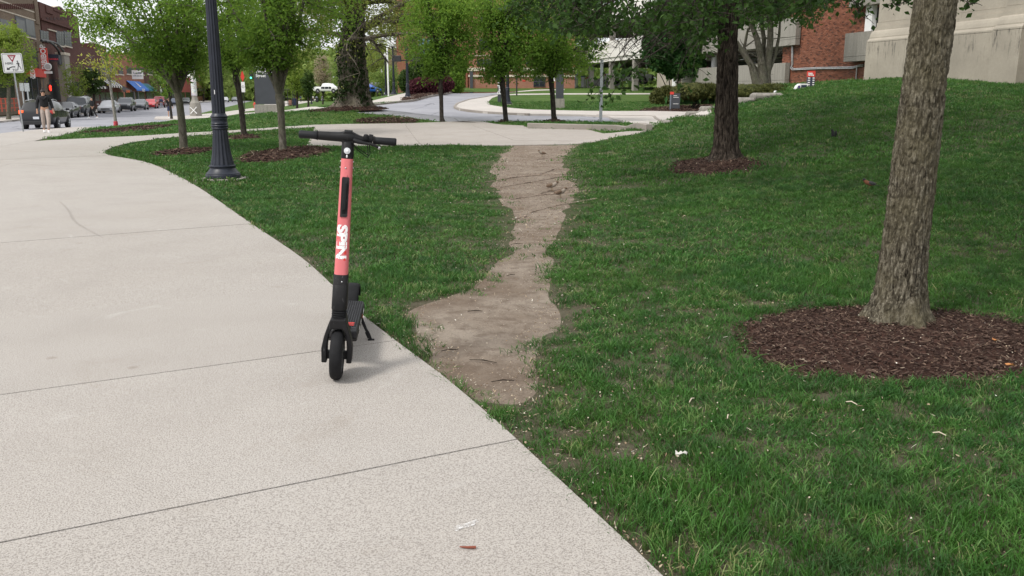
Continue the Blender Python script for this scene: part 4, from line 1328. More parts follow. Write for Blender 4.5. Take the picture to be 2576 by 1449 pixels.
# big old elm with ivy
EB = Vector((PT(886, 279, 43.0).x, 43.0, 0)); EB.z = float(hgt(EB.x, EB.y))
p6, r6 = spine([(888, 280, 128), (888, 272, 104), (888, 262, 88), (889, 245, 78), (889, 215, 73), (887, 180, 73), (884, 150, 74), (885, 118, 70), (888, 85, 62), (893, 50, 56), (897, 10, 52), (898, -40, 50), (898, -120, 44)], EB.y)
p6[0][2] = EB.z - .1
t6 = thing('tree', EB, 'massive old elm with deeply furrowed flaring trunk and ivy, on the grass mound', 'tree')
bark_trunk('trunk', p6, r6, M_barkE, t6, EB, 150, .05, (22, .9, .055), (.30, .55, 6), 17)
r = np.random.default_rng(61); mb = MB(); nodes = []
for i in range(26):
    az = 2 * math.pi * i / 13 + r.uniform(-.2, .2); k = r.uniform(.0, 1.0)
    st = np.array(PT(893 + r.uniform(-8, 8), 120 - 200 * k, EB.y))
    L = r.uniform(3.5, 7.2)
    e = st + np.array([math.cos(az) * L, math.sin(az) * L * .8, r.uniform(-1.2, 2.0)])
    br = curve_pts(st, e, (0, 0, .9), 10, r, .07); mb.tube(br, [.13 * (1 - .88 * q / 10) for q in range(11)], 7, cap=False)
    for s_ in range(9):
        q = br[int(r.uniform(2, 10.99))]; o = r.normal(size=3); o[2] = o[2] * .5 - .35; o /= np.linalg.norm(o)
        sb = curve_pts(q, q + o * r.uniform(.8, 2.2), (0, 0, .2), 5, r, .08); mb.tube(sb, [.035, .028, .022, .016, .012, .008], 5, cap=False)
        nodes += sb[1:]
        for w_ in range(5):
            q2 = sb[int(r.uniform(1, 5.99))]; o2 = r.normal(size=3); o2[2] -= .3; o2 /= np.linalg.norm(o2)
            tw = curve_pts(q2, q2 + o2 * r.uniform(.3, 1.0), (0, 0, .05), 3, r); mb.tube(tw, [.012, .01, .008, .005], 3, cap=False); nodes += tw
mb.v = [tuple(Vector(v) - EB) for v in mb.v]
link('limbs', mb.mesh('limbs', M_barkE, True, fix=False), t6)
N = np.array(nodes); Q = N[r.integers(0, len(N), 30000)] + r.normal(size=(30000, 3)) * .22
uu = CU + (Q[:, 0]) / Q[:, 1] * 2253; vv = 238 - (Q[:, 2] - CAM_H) / Q[:, 1] * 2307
Q = Q[(r.random(len(Q)) > np.where((vv > 92) & (uu > 920), .97, 0)) & (r.random(len(Q)) > np.where((vv > 150), .6, 0)) & (r.random(len(Q)) > np.where((vv > 40) & (abs(uu - 888) < 38), .9, 0))]
link('crown', leafmesh('crown', Q - np.array(EB), .115, L_elm, 8, flat=.4), t6)
# ivy hugging the elm
r = np.random.default_rng(62); S6 = []
for (cu, cv, ru, rv, n) in [(905, 110, 26, 70, 2400), (862, 170, 16, 50, 900), (918, 200, 14, 60, 1500), (884, 215, 30, 22, 1100), (900, 178, 22, 16, 800), (868, 240, 18, 16, 500), (925, 250, 12, 22, 600), (918, 268, 16, 8, 350), (885, 60, 30, 50, 1800), (860, 130, 14, 24, 500), (848, 225, 5, 40, 300)]:
    for k in range(int(n * .15)):
        u = cu + r.normal() * ru * .55; v = cv + r.normal() * rv * .55
        z = PT(u, v, EB.y)
        c_ = np.interp(v, [q for q in (-120, 10, 85, 118, 150, 215, 262, 280)], [898, 897, 888, 885, 884, 889, 888, 888]); w_ = np.interp(v, (-120, 10, 85, 118, 150, 215, 262, 280), (44, 52, 62, 70, 74, 73, 88, 120)) * .5
        o = (u - c_) / w_
        if abs(o) > 1.08: continue
        rr_ = w_ * EB.y / FPX
        dy = -math.sqrt(max(0, 1 - min(1, abs(o)) ** 2)) * rr_ - .06 - r.uniform(0, .12)
        S6.append((z.x, EB.y + dy, z.z))
S6 = np.array(S6)
link('ivy', leafmesh('ivy', S6 - np.array(EB), .125, L_ivy, 9, wid=.8, flat=.2, droop=.4), t6, kind='stuff')

# multi-stem grey tree by the parapet
b12 = Vector((PT(1915, 222, 46).x, 46, 0)); b12.z = PT(1915, 226, 46).z
t12 = thing('tree', b12, 'grey multi-stemmed tree in front of the concrete parapet, right of the dark linden', 'tree')
mb = MB(); r = np.random.default_rng(71); nodes = []
stems = [[(1908, 222, 30), (1900, 200, 20), (1890, 165, 15), (1868, 130, 12), (1852, 105, 11)],
         [(1915, 222, 36), (1918, 190, 26), (1915, 150, 18), (1905, 100, 15), (1890, 60, 12), (1880, 20, 9), (1870, -60, 6)],
         [(1925, 222, 34), (1928, 190, 22), (1933, 150, 18), (1938, 100, 16), (1938, 50, 14), (1942, 0, 12), (1945, -60, 8)],
         [(1928, 190, 14), (1950, 140, 9), (1960, 90, 7), (1962, 55, 5), (1970, 10, 4)],
         [(1905, 180, 12), (1885, 150, 9), (1872, 120, 8), (1880, 80, 6), (1895, 50, 4)],
         [(1918, 160, 12), (1922, 100, 11), (1915, 50, 10), (1910, -20, 8)]]
for sidx, stl in enumerate(stems):
    P, Rr = spine(stl, 46 + (sidx - 2.5) * .12)
    mb.tube(P, Rr, 10, cap=False)
    for k in range(10):
        i = int(r.uniform(len(P) * .35, len(P) - .01)); q = P[i]; o = r.normal(size=3); o[2] = abs(o[2]) * .6; o /= np.linalg.norm(o)
        sb = curve_pts(q, q + o * r.uniform(.5, 1.6), (0, 0, .1), 5, r, .15); mb.tube(sb, [.03, .024, .018, .014, .01, .007], 5, cap=False)
        if q[2] > 4.6: nodes += sb[1:]
mb.v = [tuple(Vector(v) - b12) for v in mb.v]
link('trunk', mb.mesh('trunk', M_barkC, True, fix=False), t12)
P_ = []
for k in range(9000):
    u = r.normal(1960, 75); v = r.uniform(-150, 62 + 14 * math.sin(u * .05)) ; 
    if v > 30 and r.random() < .5: continue
    if u > 2095 - max(0, v) * .6: continue
    P_.append(PT(u, v, 46 + r.normal() * 1.6))
link('crown', leafmesh('crown', np.array(P_) - np.array(b12), .19, L_mid, 10, flat=.4), t12)
# ------------------------------------------------------------------ grass, bark chips and litter laid on the ground
def m_grassblade():
    m = mat('grass_blade', (.05, .11, .02), .55, spec=.25); g = NG(m); p = g.pos()
    oi = g.node('ShaderNodeObjectInfo')
    big = g.noise(p, .42, 4, .6); med = g.noise(p, 2.6, 4, .65)
    c = g.ramp(oi.outputs['Random'], [(0, (.013, .066, .012)), (.35, (.028, .115, .018)), (.7, (.060, .178, .032)), (.92, (.135, .275, .075)), (1.0, (.38, .35, .18))])
    c = g.mix(g.rng(big, .38, .62, 0, .4), c, (.085, .185, .026)); c = g.mix(g.rng(g.noise(p, 1.3, 5, .7), .52, .66, 0, .55), c, (.012, .050, .016)); c = g.mix(g.rng(g.noise(p, 5.5, 3, .7), .60, .72, 0, .5), c, (.24, .26, .09))
    c = g.mix(g.rng(med, .45, .66, 0, .5), c, (.036, .095, .030))
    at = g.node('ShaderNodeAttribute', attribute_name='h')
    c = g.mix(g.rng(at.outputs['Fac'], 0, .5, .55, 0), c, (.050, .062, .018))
    g.col(c)
    tr = g.node('ShaderNodeBsdfTranslucent'); g.lk(g.mix(.35, c, (.16, .30, .04)), tr.inputs['Color'])
    ms = g.node('ShaderNodeMixShader'); ms.inputs[0].default_value = .28
    g.lk(g.b.outputs[0], ms.inputs[1]); g.lk(tr.outputs[0], ms.inputs[2]); g.lk(ms.outputs[0], g.N['Material Output'].inputs['Surface'])
    return m
M_blade = m_grassblade()
def tuft(seed, nb, rad, hgt_, wid, lean=.5):
    r = np.random.default_rng(seed); V = []; F = []; Hh = []
    for k in range(nb):
        a = r.uniform(0, 6.283); q = rad * math.sqrt(r.random()); x, y = q * math.cos(a), q * math.sin(a)
        h = hgt_ * r.uniform(.55, 1.15); la = r.uniform(0, 6.283); ll = h * lean * r.uniform(.15, 1.25)
        w = wid * r.uniform(.7, 1.3) * .5; wa = r.uniform(0, 6.283); wx, wy = math.cos(wa) * w, math.sin(wa) * w
        b = len(V)
        for (t, ww) in ((0, 1), (.45, .95), (.8, .6)):
            ox, oy = math.cos(la) * ll * t * t, math.sin(la) * ll * t * t
            z = h * t * (1 - .12 * t * lean)
            V += [(x + ox - wx * ww, y + oy - wy * ww, z), (x + ox + wx * ww, y + oy + wy * ww, z)]; Hh += [t, t]
        V.append((x + math.cos(la) * ll, y + math.sin(la) * ll, h * (1 - .25 * lean))); Hh.append(1)
        F += [(b, b + 1, b + 3), (b, b + 3, b + 2), (b + 2, b + 3, b + 5), (b + 2, b + 5, b + 4), (b + 4, b + 5, b + 6)]
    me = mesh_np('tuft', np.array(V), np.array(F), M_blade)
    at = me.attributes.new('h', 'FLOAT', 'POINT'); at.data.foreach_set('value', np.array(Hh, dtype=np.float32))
    return me
def hidden_collection(name, meshes):
    c = bpy.data.collections.new(name)          # source meshes for the scattering; not linked to the scene
    for k, me in enumerate(meshes):
        o = bpy.data.objects.new('%s_source' % name, me); c.objects.link(o)
    return c
def scatter(name, P, rot, scl, col, m=None, **tg):
    """point cloud mesh whose points each carry one instance"""
    n = len(P)
    me = bpy.data.meshes.new(name); me.vertices.add(n); me.vertices.foreach_set('co', P.astype(np.float32).reshape(-1))
    a = me.attributes.new('rot', 'FLOAT_VECTOR', 'POINT'); a.data.foreach_set('vector', rot.astype(np.float32).reshape(-1))
    a = me.attributes.new('scl', 'FLOAT_VECTOR', 'POINT'); a.data.foreach_set('vector', scl.astype(np.float32).reshape(-1))
    o = link(name, me, None, **tg)
    ng = bpy.data.node_groups.new(name + '_scatter', 'GeometryNodeTree')
    ng.interface.new_socket('Geometry', in_out='INPUT', socket_type='NodeSocketGeometry')
    ng.interface.new_socket('Geometry', in_out='OUTPUT', socket_type='NodeSocketGeometry')
    N = ng.nodes; L = ng.links
    gi = N.new('NodeGroupInput'); go = N.new('NodeGroupOutput')
    ip = N.new('GeometryNodeInstanceOnPoints'); ci = N.new('GeometryNodeCollectionInfo')
    ci.inputs['Collection'].default_value = col; ci.inputs['Separate Children'].default_value = True; ci.inputs['Reset Children'].default_value = True
    ip.inputs['Pick Instance'].default_value = True
    na = N.new('GeometryNodeInputNamedAttribute'); na.data_type = 'FLOAT_VECTOR'; na.inputs[0].default_value = 'rot'
    nb = N.new('GeometryNodeInputNamedAttribute'); nb.data_type = 'FLOAT_VECTOR'; nb.inputs[0].default_value = 'scl'
    e2 = N.new('FunctionNodeEulerToRotation')
    L.new(gi.outputs[0], ip.inputs['Points']); L.new(ci.outputs[0], ip.inputs['Instance'])
    L.new(na.outputs[0], e2.inputs[0]); L.new(e2.outputs[0], ip.inputs['Rotation']); L.new(nb.outputs[0], ip.inputs['Scale'])
    L.new(ip.outputs[0], go.inputs[0])
    md = o.modifiers.new('scatter', 'NODES'); md.node_group = ng
    return o

ALLP = [P_S, P_D, P_R, P_W2, P_W3, P_P2, P_LW, P_P3, P_A, P_FS, P_BED1, P_BED2]
def on_lawn(x, y, edge=0.0):
    ok = np.ones(len(x), dtype=bool)
    for pl in ALLP: ok &= ~inpoly(x, y, pl)
    return ok
bare_l = np.array(BARE)
def barefac(x, y):
    """0 = full grass .. 1 = bare"""
    f = np.zeros(len(x))
    for (bx, by, rx, ry) in bare_l:
        q = ((x - bx) / rx) ** 2 + ((y - by) / ry) ** 2
        f = np.maximum(f, np.exp(-q * 1.1) * .95)
    ins = inpoly(x, y, P_DIRT); d = polydist(x, y, P_DIRT)
    sd_ = np.where(ins, -d, d)
    sc_l = np.clip(.22 + .02 * y, .2, .5)
    f2 = 1 - np.clip((sd_ + sc_l * np.where(y > 8, .1, .3)) / sc_l, 0, 1); f2 = np.where(sd_ < -sc_l * .5, 2.2, f2)
    f = np.maximum(f, f2); f = np.maximum(f, .42 * np.exp(-np.maximum(sd_, 0) / (.35 + .03 * y)))
    ds = polydist(x, y, P_S[:90], False)
    f = np.maximum(f, .75 * (1 - np.clip(ds / .10, 0, 1)))
    return f
r = np.random.default_rng(99)
TALL = [(1240, 1035, 70, 22), (1080, 880, 60, 30), (1000, 850, 60, 40), (1480, 1180, 60, 30), (1700, 1400, 300, 200), (2400, 1300, 500, 200), (1850, 1250, 200, 100)]
TL = []
for (cu, cv, ru, rv) in TALL:
    g_ = G(cu, cv); a_ = G(cu + ru, cv); b_ = G(cu, cv - rv); TL.append((g_.x, g_.y, abs(a_.x - g_.x), abs(b_.y - g_.y) + .05))
def zone(name, y0, y1, dens, xl, xr, tufts, s0, s1, seed, kill=.9):
    rr = np.random.default_rng(seed)
    ymid = (y0 + y1) / 2
    # sample uniformly in the visible trapezoid (a little wider than the view)
    A = ((xr(y0) - xl(y0)) + (xr(y1) - xl(y1))) / 2 * (y1 - y0)
    n = int(A * dens)
    y = rr.uniform(y0, y1, int(n * 1.3)); x = rr.uniform(0, 1, len(y))
    w = (xr(y) - xl(y)); keep = rr.random(len(y)) < w / w.max() ; y = y[keep]; x = xl(y) + (xr(y) - xl(y)) * x[keep]
    x = x[:n]; y = y[:n]
    ok = on_lawn(x, y)
    x, y = x[ok], y[ok]
    ok = ~inmulch(x, y, .88 + .16 * fbm(x, y, 4, 2, 14)); x, y = x[ok], y[ok]
    f = barefac(x, y)
    nz_ = fbm(x, y, 3.5, 3, 3); nz2 = fbm(x, y, .9, 3, 8)
    f = f + (nz_ - .5) * 1.0 * (f > .02) + np.clip(nz_ * .6 + nz2 * .5 - .70, 0, 1) * 1.3
    ok = rr.random(len(x)) > np.where(f > 1.45, 1, np.clip(f * 1.25 - .12, 0, .985))
    x, y, f = x[ok], y[ok], f[ok]
    hs_ = np.ones(len(x)) * (.78 + .65 * (fbm(x, y, 1.1, 3, 12) - .5) * 1.4)
    for (tx, ty, rx, ry) in TL:
        hs_ += .30 * np.exp(-(((x - tx) / rx) ** 2 + ((y - ty) / ry) ** 2))
    hs_ *= 1 - .5 * np.clip(f, 0, 1)
    hs_ = np.clip(hs_, .3, 1.6)
    z = hgt(x, y) - .020
    P = np.column_stack([x, y, z]); n = len(x)
    s = rr.uniform(s0, s1, n)
    # blades comb over in drifting directions
    az = 6.283 * fbm(x, y, .7, 2, 31) * 2
    tilt = .35 * rr.random(n)
    rot = np.column_stack([tilt * np.cos(az), tilt * np.sin(az), rr.uniform(0, 6.283, n)])
    scl = np.column_stack([s, s, s * hs_])
    return scatter(name, P, rot, scl, tufts, kind='stuff', label='short green lawn grass with thin worn patches')
tA = hidden_collection('tuft_near', [tuft(k, 16, .045, .058, .0034, .95) for k in range(10)])
tB = hidden_collection('tuft_mid', [tuft(20 + k, 15, .075, .062, .0060, .9) for k in range(7)])
tC = hidden_collection('tuft_far', [tuft(40 + k, 13, .14, .062, .013, .7) for k in range(6)])
tD = hidden_collection('tuft_back', [tuft(60 + k, 12, .26, .07, .026, .7) for k in range(5)])
edge_x = lambda y: np.interp(y, [0, 1.8, 2.4, 3.0, 3.6, 4.4, 5.3, 7, 9, 12], [1.2, .62, .38, .12, -.02, -.35, -.85, -1.9, -3.0, -4.8]) - .1
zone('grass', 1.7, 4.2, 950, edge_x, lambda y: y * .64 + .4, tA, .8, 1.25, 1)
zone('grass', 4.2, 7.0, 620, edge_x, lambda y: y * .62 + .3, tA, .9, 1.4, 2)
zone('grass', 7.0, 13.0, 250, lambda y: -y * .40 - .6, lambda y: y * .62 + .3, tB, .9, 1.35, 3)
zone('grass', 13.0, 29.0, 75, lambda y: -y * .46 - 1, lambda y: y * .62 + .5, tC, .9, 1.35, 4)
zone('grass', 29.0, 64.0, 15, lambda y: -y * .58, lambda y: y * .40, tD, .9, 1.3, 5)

# bark chips
def m_chip():
    m = mat('bark_chip', (.06, .03, .02), .9, spec=.15); g = NG(m)
    oi = g.node('ShaderNodeObjectInfo')
    c = g.ramp(oi.outputs['Random'], [(0, (.022, .012, .010)), (.5, (.066, .042, .033)), (.86, (.115, .074, .056)), (.975, (.17, .115, .085)), (1, (.30, .24, .18))])
    g.col(c); return m
M_chip = m_chip()
def chip(seed, l, w, t):
    r = random.Random(seed); mb = MB()
    x0, x1 = -l / 2, l / 2
    p = [(x0, -w * r.uniform(.2, .5), 0), (x0 * .3, -w * .5, t * .2), (x1, -w * r.uniform(.05, .4), t * r.uniform(-.5, 1)), (x1 * .9, w * r.uniform(.1, .4), t), (x0 * .1, w * .5, t * .8), (x0 * .95, w * .3, t * .4)]
    top = [(a, b, c + t) for a, b, c in p]
    n = len(p)
    mb.add(p + top, [tuple(range(n - 1, -1, -1)), tuple(range(n, 2 * n))] + [(i, (i + 1) % n, n + (i + 1) % n, n + i) for i in range(n)])
    return mb.mesh('chip', M_chip)
cN = hidden_collection('bark_chip', [chip(k, random.uniform(.012, .042), random.uniform(.004, .010), .0025) for k in range(12)])
for k, (mx_, my_, rx, ry) in enumerate(MULCH):
    rr = np.random.default_rng(300 + k)
    big = 1.0 if my_ < 9 else (1.9 if my_ < 20 else 3.6)
    dens = 4200 if my_ < 9 else (700 if my_ < 20 else 160)
    n = int(min(34000, dens * math.pi * rx * ry))
    a = rr.uniform(0, 6.283, n); q = np.sqrt(rr.random(n)) * 1.10
    jig = 1 + .06 * np.sin(3 * a + mx_); jg2 = 1 + .07 * np.cos(2 * a + my_)
    x = mx_ + rx * q * np.cos(a) * jig; y = my_ + ry * q * np.sin(a) * jg2
    ok = fbm(x, y, 3.5 / big ** .5, 3, 4) > (q - .80) * 2.2
    x, y, q = x[ok], y[ok], q[ok]; n = len(x)
    dome = (.07 if my_ < 20 else .10) * np.clip(1 - q, 0, 1) * (1.0)
    z = hgt(x, y) - .016 + dome * .8 + rr.uniform(0, .012, n) * big
    s = rr.uniform(.6, 1.3, n) * big
    rot = np.column_stack([rr.normal(0, .28, n), rr.normal(0, .28, n), rr.uniform(0, 6.283, n)])
    scatter('mulch', np.column_stack([x, y, z]), rot, np.column_stack([s, s, s]), cN, kind='stuff', label='dark reddish brown shredded bark mulch round a tree')
    # the heap under the chips
    th = np.linspace(0, 2 * math.pi, 40, endpoint=False); V = []; F = []
    for i, q_ in enumerate((1.0, .8, .55, .3, 0.02)):
        for t in th:
            xx = mx_ + rx * q_ * .985 * math.cos(t) * (1 + .06 * math.sin(3 * t + mx_)); yy = my_ + ry * q_ * .985 * math.sin(t) * (1 + .07 * math.cos(2 * t + my_))
            V.append((xx, yy, float(hgt(xx, yy)) - .024 + (.07 if my_ < 20 else .10) * (1 - q_) * .8 + (.006 if q_ < 1 else 0)))
    for i in range(4):
        for j in range(40): F.append((i * 40 + j, i * 40 + (j + 1) % 40, (i + 1) * 40 + (j + 1) % 40, (i + 1) * 40 + j))
    link('mulch_heap', mesh_np('mulch_heap', V, F, M_mulchsoil, True), None, kind='stuff')
def scatter_poly(name, poly, n, big, col, seed, dz=0.0, **tg):
    rr = np.random.default_rng(seed); pa = np.array(poly)
    x = rr.uniform(pa[:, 0].min(), pa[:, 0].max(), n * 4); y = rr.uniform(pa[:, 1].min(), pa[:, 1].max(), n * 4)
    ok = inpoly(x, y, poly); x, y = x[ok][:n], y[ok][:n]; n = len(x)
    z = hgt(x, y) - .012 + rr.uniform(0, .02, n) * big + dz; s = rr.uniform(.6, 1.3, n) * big
    rot = np.column_stack([rr.normal(0, .25, n), rr.normal(0, .25, n), rr.uniform(0, 6.283, n)])
    return scatter(name, np.column_stack([x, y, z]), rot, np.column_stack([s, s, s]), col, **tg)
scatter_poly('mulch', P_BED2, 4000, 5, cN, 1, kind='stuff', label='bark mulch in front of the clipped yew')
scatter_poly('mulch', P_BED1, 4000, 6, cN, 2, kind='stuff', label='bark mulch under the purple barberry')
scatter_poly('mulch', P_SLOPE, 1300, 4, cN, 3, kind='stuff', label='bark mulch on the worn foot of the mound')

# dry bits: petals, samaras, straw, pebbles
def m_litter():
    m = mat('dry_litter', (.45, .38, .28), .8, spec=.2); g = NG(m); oi = g.node('ShaderNodeObjectInfo')
    g.col(g.ramp(oi.outputs['Random'], [(0, (.14, .09, .055)), (.3, (.30, .215, .14)), (.7, (.42, .34, .24)), (.95, (.58, .52, .42)), (1, (.72, .69, .62))])); return m
M_lit = m_litter()
def flake(seed, l, w):
    r = random.Random(seed); n = 6; mb = MB()
    p = [(l * .5 * math.cos(6.283 * k / n) * r.uniform(.7, 1.1), w * .5 * math.sin(6.283 * k / n) * r.uniform(.7, 1.2), r.uniform(0, .3) * w) for k in range(n)]
    q = [(a, b, c + .0012) for a, b, c in p]
    mb.add(p + q, [tuple(range(n - 1, -1, -1)), tuple(range(n, 2 * n))] + [(i, (i + 1) % n, n + (i + 1) % n, n + i) for i in range(n)])
    return mb.mesh('flake', M_lit)
cL = hidden_collection('dry_flake', [flake(k, random.uniform(.008, .022), random.uniform(.005, .012)) for k in range(8)] + [flake(50 + k, .034, .003) for k in range(2)])
def litter(n, y0, y1, seed, big, fn, name='leaf_litter', lab='dry leaf bits, winged seeds and straw lying in the grass'):
    rr = np.random.default_rng(seed)
    y = y0 + (y1 - y0) * rr.random(n) ** 1.0; x = rr.uniform(-.45, .63, n) * y + .2
    ok = fn(x, y); x, y = x[ok], y[ok]; n = len(x)
    z = hgt(x, y) + rr.uniform(-.012, .02, n); s = rr.uniform(.6, 1.4, n) * big
    rot = np.column_stack([rr.normal(0, .5, n), rr.normal(0, .5, n), rr.uniform(0, 6.283, n)])
    scatter(name, np.column_stack([x, y, z]), rot, np.column_stack([s, s, s]), cL, kind='stuff', label=lab)
rq = np.random.default_rng(77)
def near_bare(x, y):
    ok = on_lawn(x, y) & ~inmulch(x, y)
    f = barefac(x, y); return ok & (rq.random(len(x)) < .05 + .95 * np.clip(f, 0, 1) ** .8) & (f < 2) | (ok & (f >= 2) & (rq.random(len(x)) < .12))
litter(30000, 2.2, 9, 1, .75, near_bare)
litter(26000, 9, 28, 2, 1.3, near_bare)
litter(2500, 20, 42, 3, 3.0, lambda x, y: on_lawn(x, y) & (x < 0) & (rq.random(len(x)) < .5), lab='pale fallen blossoms dotting the far lawns')
for (mx_, my_, rx, ry), n, big in ((MULCH[0], 260, .8), (MULCH[1], 120, 1.5), (MULCH[3], 60, 2.0)):
    rr = np.random.default_rng(int(my_ * 10)); a = rr.uniform(0, 6.283, n); q = np.sqrt(rr.random(n)) * .98
    x = mx_ + rx * q * np.cos(a); y = my_ + ry * q * np.sin(a)
    z = hgt(x, y) + .005 + .06 * (1 - q); s = rr.uniform(.5, 1.1, n) * big
    scatter('leaf_litter', np.column_stack([x, y, z]), np.column_stack([rr.normal(0, .5, n), rr.normal(0, .5, n), rr.uniform(0, 6, n)]), np.column_stack([s, s, s]), cL, kind='stuff', label='pale winged seeds scattered over the bark mulch')
# pebbles and crumbs trodden into the path
def m_peb():
    m = mat('path_pebble', (.24, .19, .15), .9); g = NG(m); oi = g.node('ShaderNodeObjectInfo')
    g.col(g.ramp(oi.outputs['Random'], [(0, (.11, .075, .055)), (.6, (.24, .18, .135)), (1, (.42, .36, .30))])); return m
M_peb = m_peb()
def peb(seed):
    r = random.Random(seed); mb = MB(); mb.sphere((0, 0, .001), .006, 6, 4, scale=(1, r.uniform(.6, 1), r.uniform(.35, .6))); return mb.mesh('pebble', M_peb)
cP = hidden_collection('pebble', [peb(k) for k in range(4)])
rr = np.random.default_rng(55); pa = np.array(P_DIRT)
y = rr.uniform(3.2, 26, 40000); x = rr.uniform(pa[:, 0].min(), pa[:, 0].max(), 40000)
ok = inpoly(x, y, P_DIRT) & (fbm(x, y, 2.0, 3, 6) > .40); x, y = x[ok], y[ok]; n = len(x)
s = rr.uniform(.3, 1.1, n) ** 1.5 * np.clip(y / 9, .7, 1.5)
scatter('pebbles', np.column_stack([x, y, hgt(x, y) - .018]), np.column_stack([0 * x, 0 * x, rr.uniform(0, 6, n)]), np.column_stack([s, s, s]), cP, kind='stuff', label='small pebbles and crumbs trodden into the dirt path')

# surface roots crossing the path
M_root = mat('surface_root', (.27, .21, .165), .9, noise=(30, .4), bump=(60, .5, .004))
RT = [[(1405, 422), (1430, 436), (1340, 440), (1270, 448), (1215, 458)], [(1425, 440), (1360, 452), (1300, 462), (1255, 470)], [(1475, 478), (1400, 485), (1330, 492), (1275, 502)], [(1500, 498), (1440, 508), (1390, 517), (1335, 532)], [(1425, 395), (1385, 397), (1345, 400)], [(1392, 425), (1372, 432), (1350, 439)], [(1322, 542), (1305, 546), (1290, 550)], [(1450, 468), (1390, 476), (1350, 488)]]
for k, rt in enumerate(RT):
    pts = [G(u, v) for (u, v) in (rt[1:] if k == 0 else rt)]
    pl = smooth_line([(p.x, p.y) for p in pts], 5)
    mb = MB(); n = len(pl); q_ = random.Random(k)
    mb.tube([(p[0], p[1] + q_.uniform(-.02, .02), float(hgt(p[0], p[1])) - .014 + q_.uniform(-.006, .006)) for p in pl], [.014 * (1 - .75 * i / n) + .004 for i in range(n)], 7)
    lab = ['longest exposed root crossing the upper path', 'exposed root just below the longest one on the path', 'exposed root ending beside the sparrow on the path', 'lowest long exposed root slanting over the path', 'short exposed root nearest the driveway on the path', 'short thin root above the longest root on the path', 'loose stub of root in the middle of the path', 'thin root between the two long ones right of the path'][k]
    tag(mb.build('tree_root', M_root, None, True), lab, 'root', 'exposed tree roots on the dirt path')
# ------------------------------------------------------------------ buildings
def on_n(u, v, n0):
    """picture ray met with the upright plane at offset n0 across the avenue -> (s, z)"""
    a, fy, fz = ray(u, v)
    D_ = Vector((float(a), float(fy), float(fz)))
    t = n0 / D_.dot(ND)
    p = Vector((0, 0, CAM_H)) + D_ * t
    return p.dot(SD), p.z
def SBox(name, n0, n1, s0, s1, z0, z1, m, parent, M=None, bev=0.0, **tg):
    """box in avenue coordinates, parent carries the avenue rotation"""
    mb = MB(); mb.box(min(n0, n1), max(n0, n1), min(s0, s1), max(s0, s1), min(z0, z1), max(z0, z1), bev=bev)
    return mb.build(name, m, parent, **tg)
def street_thing(name, label, cat, group=None, n=0.0, s=0.0, z=0.0):
    p = ST(n, s, z)
    return thing(name, p, label, cat, group, rz=BETA)
class Loc:
    """build boxes relative to a street-rotated thing placed at (n,s,z)"""
    def __init__(s_, t, n, s, z=0.0): s_.t = t; s_.n = n; s_.s = s; s_.z = z
    def box(s_, name, n0, n1, s0, s1, z0, z1, m, parent=None, bev=0.0, **tg):
        mb = MB(); mb.box(min(n0, n1) - s_.n, max(n0, n1) - s_.n, min(s0, s1) - s_.s, max(s0, s1) - s_.s, min(z0, z1) - s_.z, max(z0, z1) - s_.z, bev=bev)
        return mb.build(name, m, parent or s_.t, **tg)

def m_brick(name, cols, mortar, bw=.21, bh=.072, rough=.9):
    m = mat(name, cols[0], rough, spec=.2); g = NG(m)
    tc = g.obj()
    # use the two wall directions: horizontal = x + y
    sx = g.node('ShaderNodeSeparateXYZ'); g.lk(tc, sx.inputs[0])
    ad = g.math('ADD', sx.outputs[0], sx.outputs[1])
    cb = g.node('ShaderNodeCombineXYZ'); g.lk(ad, cb.inputs[0]); g.lk(sx.outputs[2], cb.inputs[1])
    b = g.node('ShaderNodeTexBrick'); g.lk(cb.outputs[0], b.inputs['Vector'])
    b.inputs['Color1'].default_value = (*cols[0], 1); b.inputs['Color2'].default_value = (*cols[1], 1); b.inputs['Mortar'].default_value = (*mortar, 1)
    b.inputs['Scale'].default_value = 1.0; b.inputs['Brick Width'].default_value = bw; b.inputs['Row Height'].default_value = bh; b.inputs['Mortar Size'].default_value = .008
    n = g.noise(tc, .6, 5, .6)
    c = g.mix(g.rng(n, .35, .7, 0, .45), b.outputs[0], tuple(x * .55 for x in cols[0]))
    g.col(c); return m
M_brk_tan = m_brick('tan_brick', [(.20, .145, .10), (.13, .09, .065)], (.24, .20, .16))
M_brk_dark = m_brick('dark_red_brick', [(.115, .040, .032), (.075, .030, .026)], (.13, .09, .08))
M_brk_red = m_brick('far_red_brick', [(.36, .135, .075), (.28, .10, .06)], (.45, .36, .29))
M_brk_or = m_brick('orange_brick', [(.33, .12, .065), (.26, .09, .05)], (.30, .22, .17))
M_glassd = mat('dark_window', (.012, .015, .020), .2, spec=.35)
M_glassb = mat('grey_window', (.030, .034, .038), .35, spec=.3, noise=(.8, .5))
M_frame = mat('window_frame', (.05, .055, .065), .6)
M_stone = mat('pale_stone', (.50, .44, .36), .85, noise=(2, .2))
M_cream = mat('cream_stone', (.62, .55, .44), .85, noise=(1.2, .15))
def m_expo(name, base, dk):
    m = mat(name, base, .92, spec=.2); g = NG(m); p = g.obj()
    st = g.noise(g.scaled(p, (2.5, 2.5, .25)), 2.2, 5, .7); f = g.noise(p, 22, 4, .75); bg_ = g.noise(p, .5, 4, .6)
    c = g.mix(g.rng(st, .42, .68, 0, .55), base, dk); c = g.mix(g.rng(f, .35, .62, .45, 0), c, tuple(x * .6 for x in dk))
    c = g.mix(g.rng(bg_, .4, .7, 0, .25), c, dk); g.col(c); g.bump(f, .5, .01); return m
M_conc = m_expo('weathered_concrete', (.36, .34, .30), (.19, .175, .155))
M_concl = m_expo('light_concrete', (.80, .78, .74), (.66, .63, .58))
